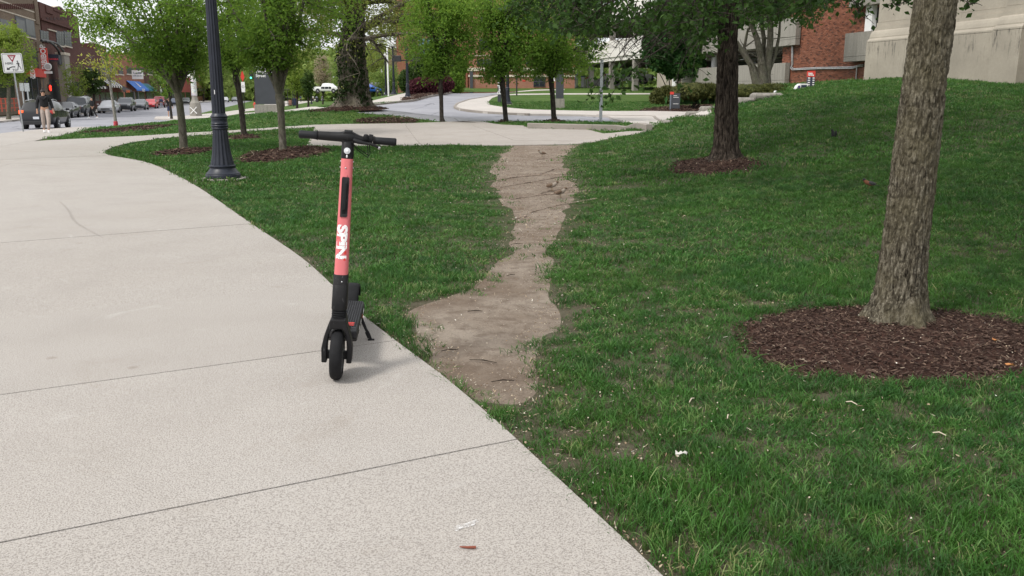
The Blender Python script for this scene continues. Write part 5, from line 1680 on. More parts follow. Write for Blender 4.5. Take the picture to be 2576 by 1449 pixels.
M_concp = m_expo('plain_concrete', (.33, .31, .275), (.22, .20, .175))
def m_lime():
    m = mat('limestone', (.43, .39, .325), .88, spec=.2); g = NG(m); p = g.obj()
    n = g.noise(p, .8, 5, .6); f = g.noise(p, 14, 5, .7)
    sep = g.node('ShaderNodeSeparateXYZ'); g.lk(p, sep.inputs[0])
    drip = g.noise(g.scaled(p, (5, 5, .8)), 2.0, 5, .7)
    band = g.math('MULTIPLY', g.rng(sep.outputs[2], .35, 1.22, 0, 1), g.rng(sep.outputs[2], 1.27, 1.30, 1, 0))
    c = g.mix(g.rng(n, .35, .7, 0, .7), (.40, .36, .295), (.25, .225, .185))
    c = g.mix(g.rng(f, .4, .65, .25, 0), c, (.24, .215, .18))
    dk = g.math('MULTIPLY', g.math('MULTIPLY', g.rng(drip, .54, .64, 0, 1), band), .85)
    c = g.mix(dk, c, (.035, .033, .030)); g.col(c); g.bump(f, .4, .01); return m
M_lime = m_lime()
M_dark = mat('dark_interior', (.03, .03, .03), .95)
M_galv = mat('galvanised_conduit', (.50, .50, .50), .45, metal=.7, noise=(8, .2))
M_wht = mat('white_paint', (.78, .78, .77), .5, noise=(3, .06))
M_blk = mat('black_paint', (.02, .02, .022), .5)
M_slate = mat('dark_slate_panel', (.048, .052, .062), .6, noise=(2, .12))
M_redp = mat('sign_red', (.62, .045, .03), .5)
M_steel = mat('galvanised_post', (.36, .38, .39), .5, metal=.5, noise=(12, .15))

# --- garage behind the slope
NP = 30.0                                   # front of the parapets
s_r = on_n(1975, 180, NP)[0]; s_l = on_n(1720, 190, NP)[0]
gar = street_thing('parking_garage', 'grey concrete parking garage with weathered parapets beyond the clipped yews', 'building', n=NP, s=s_r, z=1.4)
Lg = Loc(gar, NP, s_r, 1.4)
def parapet(z0, z1, sa, sb, grooved=True):
    k = 4
    for q in range(k):
        a = sa + (sb - sa) * q / k + .01; b = sa + (sb - sa) * (q + 1) / k - .01
        p = Lg.box('parapet_panel', NP, NP + .32, a, b, z0 + .36, z1, M_conc)
        Lg.box('parapet_band', NP + .008, NP + .31, a, b, z0, z0 + .345, M_concl if False else M_conc, p)
s_far = s_l + .3
pz = lambda v: on_n(1985, v, NP)[1]
parapet(pz(216), pz(157), s_r, s_far)
parapet(pz(114), pz(45), s_r - .9, s_far + 1)
parapet(pz(2), pz(-70), s_r + 4.0, s_far + 4)
Lg.box('floor_slab', NP + .33, NP + 13, s_r + .3, s_far - .1, 1.5, 2.0, M_concp)
Lg.box('foundation_wall', NP + .15, NP + .9, s_r + .1, s_far - .1, -.3, 1.49, M_concp)
Lg.box('floor_slab', NP + .33, NP + 13, s_r + .3, s_far + 3, pz(116), pz(106), M_concp)
Lg.box('floor_slab', NP + .33, NP + 13, s_r + .3, s_far + 3, pz(0), pz(-12), M_concp)
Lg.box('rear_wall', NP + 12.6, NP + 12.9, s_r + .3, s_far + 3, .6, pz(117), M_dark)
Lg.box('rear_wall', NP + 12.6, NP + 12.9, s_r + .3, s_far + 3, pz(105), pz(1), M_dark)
for u in (1797, 1700):
    s_, z_ = on_n(u, 150, NP + 1.2)
    mb = MB(); mb.lathe([(.22, .6), (.22, pz(117) - 1.4)], 16, Matrix.Translation((1.2, s_ - s_r, 0))); mb.build('column', M_wht, gar, True)
    Lg.box('beam', NP + .34, NP + 12, s_ - .2, s_ + .2, pz(124), pz(116.5), M_concp)
for k in range(5):
    Lg.box('pipe', NP + 2.0 + k * 1.6, NP + 2.06 + k * 1.6, s_r + .4, s_far + 8, pz(119), pz(117.5), M_wht)

# --- brick stair tower wall with real bricks
NB = 30.4
sb0 = on_n(2230, 150, NB)[0]; sb1 = on_n(1969, 130, NB)[0]
tow = street_thing('brick_tower', 'orange-red brick wall between the grey parapets and the limestone building', 'building', n=NB, s=sb0, z=1.2)
Lt = Loc(tow, NB, sb0, 1.2)
M_mort = mat('mortar', (.50, .44, .37), .95, noise=(3, .15))
Lt.box('wall', NB + .012, NB + 1.2, sb0, sb1, 1.0, 11.0, M_mort)
def m_wallbrick():
    m = mat('wall_brick', (.36, .12, .065), .88, spec=.2); g = NG(m)
    a = g.node('ShaderNodeAttribute', attribute_name='tint')
    c = g.ramp(a.outputs['Fac'], [(0, (.060, .028, .022)), (.25, (.155, .058, .036)), (.6, (.235, .088, .052)), (1, (.33, .14, .088))])
    n = g.noise(g.obj(), .5, 4, .6); c = g.mix(g.rng(n, .4, .7, 0, .35), c, (.16, .065, .042))
    g.col(c); return m
M_wb = m_wallbrick()
def brickwork(name, n0, sa, sb, za, zb, parent, Lo, bw=.203, bh=.0677, seed=0, cut=None):
    r = np.random.default_rng(seed); V = []; T = []
    rows = int((zb - za) / bh); Q = []
    for i in range(rows):
        z0 = za + i * bh
        x = sa - (bw / 2 if i % 2 else 0)
        while x < sb:
            a, b = max(x + .005, sa), min(x + bw - .005, sb)
            if b - a > .03 and not (cut and cut((a + b) / 2, z0)): Q.append((a, b, z0 + .005, z0 + bh - .005, r.uniform(0, .006), r.beta(3, 2.2) if r.random() > .13 else r.uniform(0, .15)))
            x += bw
    Q = np.array(Q); n = len(Q)
    a, b, z0, z1, pr, ti = Q.T
    f = n0 - Lo.n - pr; k = np.full(n, n0 - Lo.n + .013)
    def P(x, y, z): return np.stack([x, y - Lo.s, z - Lo.z], -1)
    V = np.stack([P(f, a, z0), P(f, b, z0), P(f, b, z1), P(f, a, z1), P(k, a, z0), P(k, b, z0), P(k, b, z1), P(k, a, z1)], 1).reshape(-1, 3)
    bi = np.arange(n)[:, None] * 8
    F = np.concatenate([bi + np.array([q]) for q in ((1, 0, 3, 2), (0, 1, 5, 4), (3, 7, 6, 2), (0, 4, 7, 3), (1, 2, 6, 5))])
    me = mesh_np(name, V, F, M_wb)
    at = me.attributes.new('tint', 'FLOAT', 'POINT'); at.data.foreach_set('value', np.repeat(ti, 8).astype(np.float32))
    return link(name, me, parent, kind='stuff')
brickwork('brickwork', NB, sb0, sb1, 1.5, 10.2, tow, Lt)
# end face of the wall is plain mortar; upper balcony box on the right of the brick
def nb(u, v, n=NB): return on_n(u, v, n)
NQ = 29.8
a = nb(2197, 120, NQ)[0] - 2.4; b = nb(2124, 120, NQ)[0]
z1 = nb(2130, 84, NQ)[1]; z0 = nb(2130, 155, NQ)[1]
Lt.box('balcony_panel', NQ, NQ + .58, a, b, z0 + .26, z1, M_conc); Lt.box('balcony_band', NQ + .01, NQ + .57, a, b, z0, z0 + .25, M_conc)
b2 = nb(2136, 10, NQ)[0]; zc = nb(2140, 19, NQ)[1]
Lt.box('canopy_slab', NQ, NQ + 2.0, a, b2, zc, zc + 1.1, M_conc)
Lt.box('recess_shade', NB - .012, NB + .0, nb(2225, 60)[0], nb(2186, 60)[0], nb(2190, 90)[1], nb(2190, 22)[1], M_dark)  # thin dark sheet on the brick, painting the shade of an opening
Lt.box('white_column', NB - .30, NB - .03, nb(2205, 60)[0], nb(2188, 60)[0], nb(2190, 90)[1], zc, M_wht)
for dz, dn, lab in ((0, .04, None), (-.07, .10, None)):
    mb = MB(); pts = []
    for (u, v) in ((1966, 110), (1990, 112), (1994, 117), (1994, 160), (1991, 168), (1995, 173), (2060, 170), (2146, 168.5), (2160, 164), (2172, 163)):
        s_, z_ = nb(u, v, NB - .08); off = dz if u >= 1994 and v > 150 else 0
        pts.append((-.05 - dn * .4, s_ - sb0 - (dz if u <= 1995 else 0), z_ - 1.2 + (dz if v > 150 else (-dz if False else 0))))
    mb.tube(pts, .032, 8); mb.build('conduit', M_galv, tow, True)
mb = MB(); mb.tube([(-.06, nb(2158, 166)[0] - sb0, nb(2158, 166)[1] - 1.2), (-.06, nb(2158, 166)[0] - sb0 - .04, .3)], .03, 8); mb.build('conduit', M_galv, tow, True)

# --- limestone building
NL = 19.25
sl0 = 8.0; sl1 = on_n(2176, 150, NL)[0]
zb_ = 1.55; ztop = on_n(2190, 103, NL)[1]
lim = street_thing('limestone_building', 'weathered limestone building base with moulded plinth at the top of the slope', 'building', n=NL, s=sl1, z=zb_ + .3)
Ll = Loc(lim, NL, sl1, zb_ + .3)
sstep = on_n(2510, 150, NL)[0]
def plinth(sa, sb, off):
    """blocks between sa<sb with the front pushed to NL+off"""
    L_ = sb - sa; k = max(1, round(L_ / 1.7))
    for q in range(k):
        a, b = sa + L_ * q / k + .004, sa + L_ * (q + 1) / k - .004
        Ll.box('stone_block', NL + off, NL + off + .8, a, b, zb_, ztop - .06, M_lime, bev=.008)
        Ll.box('ledge_block', NL + off + .0, NL + off + .8, a, b, ztop - .052, ztop, M_lime, bev=.006)
        mb = MB(); zz = ztop - Ll.z; x0 = NL + off - Ll.n
        prof = [(x0 + .02, zz + .003), (x0 + .05, zz + .05), (x0 + .10, zz + .08), (x0 + .10, zz + .12), (x0 + .13, zz + .22), (x0 + .17, zz + .30), (x0 + .25, zz + .34), (x0 + .25, zz + .45), (x0 + .34, zz + .46), (x0 + .34, zz + .60), (x0 + 1.0, zz + .60), (x0 + 1.0, zz + .003)]
        mb.prism(prof, 'y', a - Ll.s, b - Ll.s); mb.build('moulding_block', M_lime, lim)
        z = ztop + .608; row = 0
        while z < ztop + 5.5:
            hh = 1.15
            o = (b - a) * .5 if row % 2 else 0
            Ll.box('stone_block', NL + off + .38, NL + off + 1.0, a, b, z, z + hh - .008, M_lime, bev=.006)
            z += hh; row += 1
plinth(sstep, sl1, 0.0)
plinth(sstep - 1.0, sstep - .002, -.28)
plinth(sl0, sstep - 1.002, 0.10)
Ll.box('core', NL + 1.05, NL + 6, sl0, sl1 - .02, zb_, ztop + 6, M_lime)
Ll.box('foundation', NL - .03, NL + 1.0, sl0, sl1 + .01, zb_ - .7, zb_ - .005, M_concp)

# --- garage wing with white spandrels further left
NW = 34.0
sw0 = on_n(1722, 150, NW)[0] - 1; sw1 = on_n(1392, 165, NW)[0]
wing = street_thing('garage_entrance_wing', 'pale concrete garage wing over the dark car entrance, behind the hanging linden twigs', 'building', n=NW, s=sw0, z=2.0)
Lw = Loc(wing, NW, sw0, 2.0)
zt = on_n(1579, 96, NW)[1]; zm = on_n(1564, 141, NW)[1]; zl = on_n(1594, 148, NW)[1]
k = 6
for q in range(k):
    a = sw0 + (sw1 - sw0) * q / k + .01; b = sw0 + (sw1 - sw0) * (q + 1) / k - .01
    Lw.box('spandrel_panel', NW, NW + .35, a, b, zm, zt, M_concl)
    Lw.box('edge_beam', NW + .12, NW + .5, a, b, zl, zm - .01, M_concl)
    Lw.box('spandrel_panel', NW, NW + .35, a, b, zt + 1.9, zt + 3.7, M_concl)
    Lw.box('column', NW + .2, NW + .7, a - .25, a + .25, 1.6, zl, M_concp)
    Lw.box('column', NW + .2, NW + .7, a - .25, a + .25, zt + .01, zt + 1.89, M_concp)
Lw.box('floor_slab', NW + .4, NW + 16, sw0, sw1, zl - .05, zm + .3, M_concp)
Lw.box('floor_slab', NW + .4, NW + 16, sw0, sw1, zt + 1.6, zt + 2.0, M_concp)
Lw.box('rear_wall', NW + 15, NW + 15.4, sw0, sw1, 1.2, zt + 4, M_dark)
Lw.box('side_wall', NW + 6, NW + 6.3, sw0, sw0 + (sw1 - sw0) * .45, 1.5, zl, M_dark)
# low wall of the ramp
s_a, z_a = on_n(1653, 195, 31.5); s_b, _ = on_n(1716, 195, 31.5)
rw = street_thing('ramp_wall', 'low tan concrete ramp wall left of the grey parapet', 'wall', n=31.5, s=s_b, z=1.2)
Lr = Loc(rw, 31.5, s_b, 1.2)
Lr.box('wall', 31.5, 31.8, s_b, s_a, 1.0, on_n(1680, 181, 31.5)[1], mat('tan_render', (.30, .265, .215), .9, noise=(1, .15)))
Lr.box('coping', 31.45, 31.85, s_b - .05, s_a + .05, on_n(1680, 181, 31.5)[1] + .002, on_n(1680, 181, 31.5)[1] + .07, M_conc)

# --- far brick building facing the viewer
def front_building(name, label, y0, u0, u1, ztop_, wallm, parts, depth=14, zb=0.0, group=None):
    x0 = PT(u0, 200, y0).x; x1 = PT(u1, 200, y0).x
    t = thing(name, ((x0 + x1) / 2, y0, zb), label, 'building', group)
    ox = (x0 + x1) / 2
    def bx(nm, ua, ub, va, vb, m, dy=0.0, th=.12, parent=None, z=None):
        pa = PT(ua, va, y0); pb = PT(ub, vb, y0); za, zb_2 = (pa.z, pb.z) if z is None else z
        mb = MB(); mb.box(min(pa.x, pb.x) - ox, max(pa.x, pb.x) - ox, dy - th, dy, min(za, zb_2) - zb, max(za, zb_2) - zb)
        return mb.build(nm, m, parent or t)
    mb = MB(); mb.box(x0 - ox, x1 - ox, 0, depth, 0 - .5, ztop_ - zb); mb.build('wall', wallm, t)
    parts(bx)
    return t
def win(bx, ua, ub, va, vb, nx=2, nz=2, fm=None, gm=None):
    f = bx('window', ua, ub, va, vb, fm or M_frame, 0, .10)
    wu = (ub - ua) / nx; wv = (vb - va) / nz
    for i in range(nx):
        for j in range(nz):
            bx('pane', ua + wu * (i + .08), ua + wu * (i + .92), va + wv * (j + .08), va + wv * (j + .92), gm or M_glassd, -.10, .012, f)
def prt(bx):
    bx('stone_band', 1178, 1446, 170.5, 178.5, M_cream, 0, .22)
    bx('stone_band', 1178, 1446, 188.5, 193.5, M_cream, 0, .14)
    for k in range(4): win(bx, 1200 + k * 62, 1250 + k * 62, 149, 167, 3, 1)
    win(bx, 1342, 1371, 192, 218, 2, 2, M_frame)
    for row in range(3):
        for k in range(4): win(bx, 1206 + k * 62, 1238 + k * 62, 95 - row * 52, 125 - row * 52, 2, 2, M_frame, M_glassb)
    bx('stone_band', 1178, 1446, 138, 141, M_cream, 0, .14)
    bx('pier', 1182, 1190, 178.5, 236, M_frame, 0, .20)
    bx('red_notice', 1314, 1322, 202, 205, M_redp, 0, .03)
front_building('brick_union_building', 'red brick building with cream stone bands behind the slim hornbeams', 100, 1180, 1446, 17, M_brk_red, prt, 25, .8)
def prt2(bx):
    for k in range(2): bx('pier', 1163 + k * 9, 1168 + k * 9, 150, 232, M_brk_or, 0, .35)
    bx('stone_band', 1160, 1180, 171, 178, M_cream, 0, .4)
front_building('brick_union_entrance', 'narrow orange brick pilastered bay left of the banded brick building', 104, 1158, 1179, 17, M_brk_red, prt2, 20, .8)
def prt3(bx):
    for k in range(3): win(bx, 1052 + k * 22, 1070 + k * 22, 96, 140, 2, 4, M_frame, mat('teal_glass', (.12, .24, .28), .15, spec=.8))
    for k in range(4): win(bx, 1046 + k * 22, 1062 + k * 22, 30, 70, 2, 3)
    win(bx, 1026, 1040, 212, 236, 3, 1, M_frame, mat('teal_glass', (.12, .24, .28), .15))
front_building('far_brick_glass_building', 'far brick building with teal windows seen over the tall lamp globe', 150, 1000, 1168, 21, M_brk_or, prt3, 20, 0)

# --- avenue buildings on the far side
NFc = -25.2
def ave_building(label, ua, ub, vref, ztop_, wallm, name='shop_building', depth=12, ss=None):
    """facade between picture columns ua<ub measured at height line vref"""
    s0 = on_n(ua, vref, NFc)[0]; s1 = on_n(ub, vref, NFc)[0]
    if ss: s0, s1 = ss
    t = street_thing(name, label, 'building', 'shop buildings along the avenue', n=NFc, s=s0, z=-.3)
    L_ = Loc(t, NFc, s0, -.3)
    L_.box('wall', NFc - depth, NFc, s0, s1, -.5, ztop_, wallm)
    L_.s0, L_.s1 = s0, s1
    return t, L_
def fbox(L_, name, ua, ub, va, vb, m, pr=.08, d0=0.0, parent=None):
    """facade piece whose picture extent is given"""
    um, vm = (ua + ub) / 2, (va + vb) / 2
    sa = on_n(ua, vm, NFc)[0]; sb = on_n(ub, vm, NFc)[0]; za = on_n(um, va, NFc)[1]; zb2 = on_n(um, vb, NFc)[1]
    return L_.box(name, NFc + d0, NFc + d0 + pr, sa, sb, za, zb2, m, parent)
def fwin(L_, ua, ub, va, vb, nx=2, nz=1, gm=None, fm=None, sill=True):
    f = fbox(L_, 'window', ua, ub, va, vb, fm or M_frame, .06)
    for i in range(nx):
        for j in range(nz):
            wu = (ub - ua) / nx; wv = (vb - va) / nz
            fbox(L_, 'pane', ua + wu * (i + .07), ua + wu * (i + .93), va + wv * (j + .07), va + wv * (j + .93), gm or M_glassb, .012, .06, f)
    if sill: fbox(L_, 'sill', ua - 1.5, ub + 1.5, vb + .3, vb + 3.2, M_stone, .14)
s1_ = on_n(121, 240, NFc)[0]
t1, L1 = ave_building('tan brick building of three storeys at the left picture edge', -60, 118, 240, 17, M_brk_tan, 'corner_building', 14, (on_n(-70, 240, NFc)[0], s1_))
fwin(L1, 40, 86, 47, 91, 2, 1); fwin(L1, -30, 28, 47, 91, 2, 1); fwin(L1, 82, 99, 124, 168, 1, 1, sill=False); fwin(L1, 38, 76, 124, 168, 2, 1)
for v in (28, 6): fbox(L1, 'stone_band', -60, 94, v, v + 3, M_stone, .05)
for k in range(22): fbox(L1, 'corbel_brick', -16 + k * 5, -13.4 + k * 5, 10, 22, M_brk_dark, .10)
fbox(L1, 'pier', 86, 95, 5, 60, M_brk_tan, .12); fbox(L1, 'pier', 96, 117, 110, 238, M_brk_tan, .12)
so = fbox(L1, 'shop_sign', 66, 107, 172, 193.5, M_redp, .35)
fbox(L1, 'shop_front', 62, 107, 194, 222, M_glassd, .10); fbox(L1, 'shop_front', -40, 34, 200, 246, M_glassd, .10)
fbox(L1, 'shop_front', 62, 107, 224, 250, M_glassd, .10)
for k in range(4): fbox(L1, 'mullion', 62 + k * 15, 63.2 + k * 15, 194, 250, M_frame, .14)
def ftext(txt, u, v, n, size, m, parent, L_, bold=.01, vertical=False, face='street', line=.9, name='lettering'):
    s_, z_ = on_n(u, v, n)
    c = Vector((n - L_.n, s_ - L_.s, z_ - L_.z))
    if face == 'street': xd, yd = Vector((0, 1, 0)), Vector((0, 0, 1))
    else: xd, yd = Vector((1, 0, 0)), Vector((0, 0, 1))       # faces towards the viewer along the avenue
    if vertical: xd, yd = yd, -xd
    return lettering(name, txt, size, frame_M(c, xd, yd), m, parent, bold, line=line)
ftext('MELT\nDOWN', 82, 185, NFc + .36, .62, M_white, t1, L1, .02)
mb = MB(); s_, z_ = on_n(82, 183, NFc + .365)
mb.tube([(NFc + .365 - L1.n, s_ - L1.s + .80 * math.cos(a), z_ - L1.z + .62 * math.sin(a)) for a in np.linspace(0, 6.283, 24)], .03, 5, cap=False); mb.build('sign_ring', M_white, t1)
# dark red two-storey building
t2, L2 = ave_building('dark red brick building with stepped parapet, behind the red vertical sign', 122, 215, 240, on_n(165, 30, NFc)[1], M_brk_dark, 'shop_building', 14, (s1_ + .6, on_n(216, 240, NFc)[0]))
fbox(L2, 'parapet_pier', 114, 131, 17, 34, M_brk_dark, .12); fbox(L2, 'parapet_pier', 166, 181, 24, 36, M_brk_dark, .12)
sa = on_n(134, 30, NFc)[0]; sb = on_n(163, 30, NFc)[0]; zb2 = on_n(150, 32, NFc)[1]; zp = on_n(150, 19, NFc)[1]
mb = MB(); mb.prism([(sa - L2.s, zb2 - L2.z), (sb - L2.s, zb2 - L2.z), (sb - L2.s, zb2 - L2.z + .35), ((sa + sb) / 2 + .6 - L2.s, zp - L2.z), ((sa + sb) / 2 - .6 - L2.s, zp - L2.z), (sa - L2.s, zb2 - L2.z + .35)], 'x', -.5, .10); mb.build('gable', M_brk_dark, t2)
mb = MB(); mb.prism([(sa - L2.s, zb2 - L2.z + .352), ((sa + sb) / 2 - .6 - L2.s, zp - L2.z + .002), ((sa + sb) / 2 + .6 - L2.s, zp - L2.z + .002), (sb - L2.s, zb2 - L2.z + .352), ((sa + sb) / 2 + .6 - L2.s, zp - L2.z + .12), ((sa + sb) / 2 - .6 - L2.s, zp - L2.z + .12)], 'x', -.5, .16); mb.build('coping', M_stone, t2)
fbox(L2, 'cornice', 100, 190, 60, 64, M_stone if False else M_brk_dark, .3)
fbox(L2, 'stone_cap', 119, 139, 75, 78, M_stone, .16)
fwin(L2, 101, 121, 78, 102, 3, 4, M_glassb, M_frame); fwin(L2, 141, 159, 79, 114, 3, 5, M_glassb, M_frame); fwin(L2, 161, 178, 80, 116, 3, 5, M_glassb, M_frame)
for k in range(8): fbox(L2, 'shade_panel', 116 + k * 9, 122 + k * 9, 44, 50, mat('recess_shade', (.05, .02, .018), .9), .03)  # raised boxes in darkened brick colour, recess shade painted in
fbox(L2, 'shop_front', 118, 150, 200, 252, M_dark, .06); fbox(L2, 'shop_front', 160, 210, 205, 252, M_glassd, .06)
# remaining shop fronts, left to right
rest = [(216, 250, 6.6, M_brk_dark, 'dark brick shop behind the dense green street tree'),
        (250, 279, 7.4, M_brk_dark, 'shop with black and white striped awning'),
        (279, 312, 6.0, M_brk_or, 'shop with black awning and orange lettering'),
        (312, 366, 7.0, M_brk_or, 'shop with the blue awning'),
        (366, 404, 8.0, M_brk_dark, 'narrow dark shop right of the blue awning'),
        (404, 452, 7.2, mat('white_wall', (.55, .54, .52), .8), 'white shop with red fascia'),
        (452, 480, 9.5, mat('red_wall', (.30, .05, .035), .8, noise=(1, .3)), 'red-walled building on the street corner')]
info = {}
for (ua, ub, zt_, m_, lab) in rest:
    zt_ *= 1.17
    t_, Lx = ave_building(lab, ua, ub, 240, zt_, m_)
    info[ua] = (t_, Lx)
    w_ = ub - ua
    fbox(Lx, 'cornice', ua + .5, ub - .5, 238 - (zt_ - 1.6) * 2307 / 100 * .93, 238 - (zt_ - 1.6) * 2307 / 100 * .93 + 2, M_stone, .15)
    for k in range(2): fwin(Lx, ua + w_ * (.12 + .45 * k), ua + w_ * (.45 + .45 * k), 170, 186, 1, 1)
    fbox(Lx, 'shop_front', ua + w_ * .06, ua + w_ * .48, 232, 254, M_glassd, .05)
    fbox(Lx, 'shop_front', ua + w_ * .54, ua + w_ * .95, 232, 254, M_glassd, .05)
def awning(L_, t, ua, ub, vt, vb, m, stripes=None, outm=1.6):
    vm = (vt + vb) / 2; sa = on_n(ua, vm, NFc)[0]; sb = on_n(ub, vm, NFc)[0]
    zt_ = on_n((ua + ub) / 2, vt, NFc)[1]; zb3 = on_n((ua + ub) / 2, vb, NFc + outm)[1]
    k = stripes[1] if stripes else 1
    root = None
    for q in range(k):
        a = sa + (sb - sa) * q / k - L_.s; b = sa + (sb - sa) * (q + 1) / k - L_.s
        mb = MB(); mb.prism([(.08, zt_ - L_.z), (outm, zb3 - L_.z + .25), (outm, zb3 - L_.z), (outm - .04, zb3 - L_.z), (outm - .04, zb3 - L_.z + .22), (.08, zt_ - L_.z - .06)], 'y', a, b)
        o = mb.build('awning' if root is None else 'awning_stripe', m if (q % 2 == 0 or not stripes) else stripes[0], root or t)
        root = root or o
    return (sa + sb) / 2, zb3, zt_, root
M_aw_blk = mat('black_canvas', (.02, .02, .022), .8); M_aw_wht = mat('white_canvas', (.62, .61, .58), .8); M_aw_blue = mat('blue_canvas', (.012, .13, .48), .7, noise=(1, .15)); M_aw_teal = mat('teal_canvas', (.02, .16, .20), .7)
M_orange = mat('orange_letter', (.75, .14, .03), .6)
awning(info[250][1], info[250][0], 246, 282, 197, 219, M_aw_blk, (M_aw_wht, 11))
awning(info[216][1], info[216][0], 206, 240, 208, 222, M_aw_blk, (M_aw_wht, 7))
cs, zb3, zt3, ro = awning(info[279][1], info[279][0], 282, 306, 214, 231, M_aw_blk)
t_, Lx = info[279]
lettering('lettering', 'ACHEN MARKET', .55, frame_M((1.62, cs - Lx.s, zb3 - Lx.z + .10), (0, 1, 0), (0, 0, 1)), M_orange, t_, .02)
cs, zb3, zt3, ro = awning(info[312][1], info[312][0], 318, 352, 204, 228, M_aw_blue)
t_, Lx = info[312]
lettering('lettering', 'THE BUCKEYE', .62, frame_M((1.62, cs - Lx.s, zb3 - Lx.z + .11), (0, 1, 0), (0, 0, 1)), M_white, t_, .02)
M_ = frame_M((.85, cs - Lx.s, (zt3 + zb3) / 2 - Lx.z + .20), (0, 1, 0), (-1.5, 0, zt3 - zb3 - .2))
mb = MB(); mb.add([(-.9, -.5, 0), (.9, -.5, 0), (.9, -.3, 0), (-.9, -.3, 0)], [(0, 1, 2, 3)], M_); mb.add([(-.7, -.2, 0), (.7, -.2, 0), (-.1, .9, 0)], [(0, 1, 2)], M_)
mb.build('sailboat_emblem', M_white, t_, kind='stuff')
awning(info[366][1], info[366][0], 354, 372, 210, 229, M_aw_teal)
fbox(info[404][1], 'fascia', 405, 451, 214, 221, M_redp, .3)
fbox(info[404][1], 'shop_front', 424, 446, 222, 252, M_dark, .08)
fbox(info[312][1], 'door_post', 336, 337, 230, 254, M_steel, .2); fbox(info[312][1], 'door_post', 346, 347, 230, 254, M_steel, .2)
# farther row beyond the crossing
for k, (ua, ub, zt_, m_) in enumerate([(488, 515, 8, M_brk_red), (515, 548, 9, M_brk_dark), (548, 580, 7.5, mat('white_wall', (.55, .54, .52), .8)), (580, 606, 9, M_brk_or), (606, 640, 10, M_brk_dark), (640, 672, 12, M_brk_tan)]):
    s0 = on_n(ua, 240, NFc)[0]; s1 = on_n(ub, 240, NFc)[0]
    lab = ['far red brick shop right behind the poster-covered pole', 'far dark brick shop behind the near lamp shaft', 'far white shop right of the near lamp shaft', 'far orange brick shop beside the red-white road sign', 'farthest dark brick shop before the avenue bends out of sight', 'farthest tan block on the avenue, behind the number sign'][k]
    t_, Lx = ave_building(lab, ua, ub, 240, zt_, m_)
    fbox(Lx, 'awning', ua + 3, ub - 6, 222, 228, (M_aw_blk, mat('brown_canvas', (.10, .06, .05), .8), M_redp)[k % 3], 1.2)
    fbox(Lx, 'shop_front', ua + 2, ub - 3, 230, 242, M_glassd, .1)
    fwin(Lx, ua + 3, ua + (ub - ua) * .45, 190, 205, 1, 1, sill=False); fwin(Lx, ua + (ub - ua) * .55, ub - 3, 190, 205, 1, 1, sill=False)

# projecting signs and the iron arch of the side street
def blade(name, ua, ub, va, vb, n, m, label, cat, th=.12):
    s_, z0_ = on_n((ua + ub) / 2, vb, n); z1_ = on_n((ua + ub) / 2, va, n)[1]
    d = (ST(n, s_)).y; w = (ub - ua) * d / FPX / 1.02
    t = street_thing(name, label, cat, n=n, s=s_, z=z0_)
    mb = MB(); mb.box(-w / 2, w / 2, -th / 2, th / 2, 0, z1_ - z0_); mb.build('panel', m, t)
    return t, w, z1_ - z0_
t, w, h = blade('blade_sign', 107, 123, 122, 178, -24.2, M_redp, 'red vertical sign lettered BIBIBOP on the corner of the tan building', 'sign', .22)
lettering('lettering', 'BIBIBOP', .74, frame_M((0, -.115, h * .60), (0, 0, 1), (-1, 0, 0)), M_white, t, .02)
mb = MB(); mb.lathe([(.02, -.06), (.36, -.06), (.40, 0), (.36, .06), (.02, .06)], 24, Matrix.Translation((.30, -.22, .42)) @ Matrix.Rotation(math.pi / 2, 4, 'X')); mb.build('bowl_disc', M_white, t, True)
mb = MB(); mb.lathe([(.01, .066), (.28, .066)], 24, Matrix.Translation((.30, -.22, .42)) @ Matrix.Rotation(math.pi / 2, 4, 'X'), cap=False); mb.build('bowl_face', mat('grey_print', (.45, .44, .44), .6), t)
mb = MB(); mb.box(-.15, .62, -.09, .09, -.30, -.04); mb.build('lower_plate', M_white, t)
mb = MB(); mb.box(-w / 2 - .5, -w / 2, -.03, .03, h * .8, h * .85); mb.build('bracket', M_blk, t)
t, w, h = blade('shop_sign', 124, 147, 137, 154, -23.8, mat('navy_board', (.02, .025, .045), .6), 'dark board with red lettering beside the red vertical sign', 'sign')
lettering('lettering', 'DANIELS', .24, frame_M((0, -.07, h * .30), (1, 0, 0), (0, 0, 1)), mat('red_letter', (.60, .05, .07), .5), t, .012)
t, w, h = blade('hanging_sign', 334, 360, 177, 199, -23.4, M_wht, 'white shop sign with dark lettering over the blue awning', 'sign')
lettering('lettering', 'Lucille', .50, frame_M((0, -.07, h * .68), (1, 0, 0), (0, 0, 1)), mat('navy_letter', (.03, .06, .12), .6), t, .012)
lettering('lettering', 'HAIR SALON', .26, frame_M((0, -.07, h * .36), (1, 0, 0), (0, 0, 1)), MATS['navy_letter'], t, .008)
t = street_thing('neon_sign', 'glowing red neon sign in the dark shop entrance', 'sign', n=-24.9, s=on_n(127, 222, -24.9)[0], z=on_n(127, 230, -24.9)[1])
mb = MB(); q_ = random.Random(4)
for k in range(5):
    a0 = q_.uniform(0, 6); mb.tube([(.0, .35 * math.cos(a0 + t_) * (1 + .3 * math.sin(3 * t_)) * (.5 + .12 * k), .38 + .30 * math.sin(a0 + t_) * (.4 + .15 * k)) for t_ in np.linspace(0, 5.5, 14)], .035, 5)
mb.build('tube', mat('neon', (.8, .05, .02), .4, emit=((1, .03, .015), 1.6)), t, kind='stuff')
mb = MB(); mb.box(-.12, -.06, -.5, .5, 0, .8); mb.build('backing', M_blk, t)
arch = street_thing('iron_arch', 'black iron arch springing from a stone post over the side street', 'arch', n=-23.9, s=on_n(163, 247, -23.9)[0], z=-.2)
s0 = on_n(163, 247, -23.9)[0]
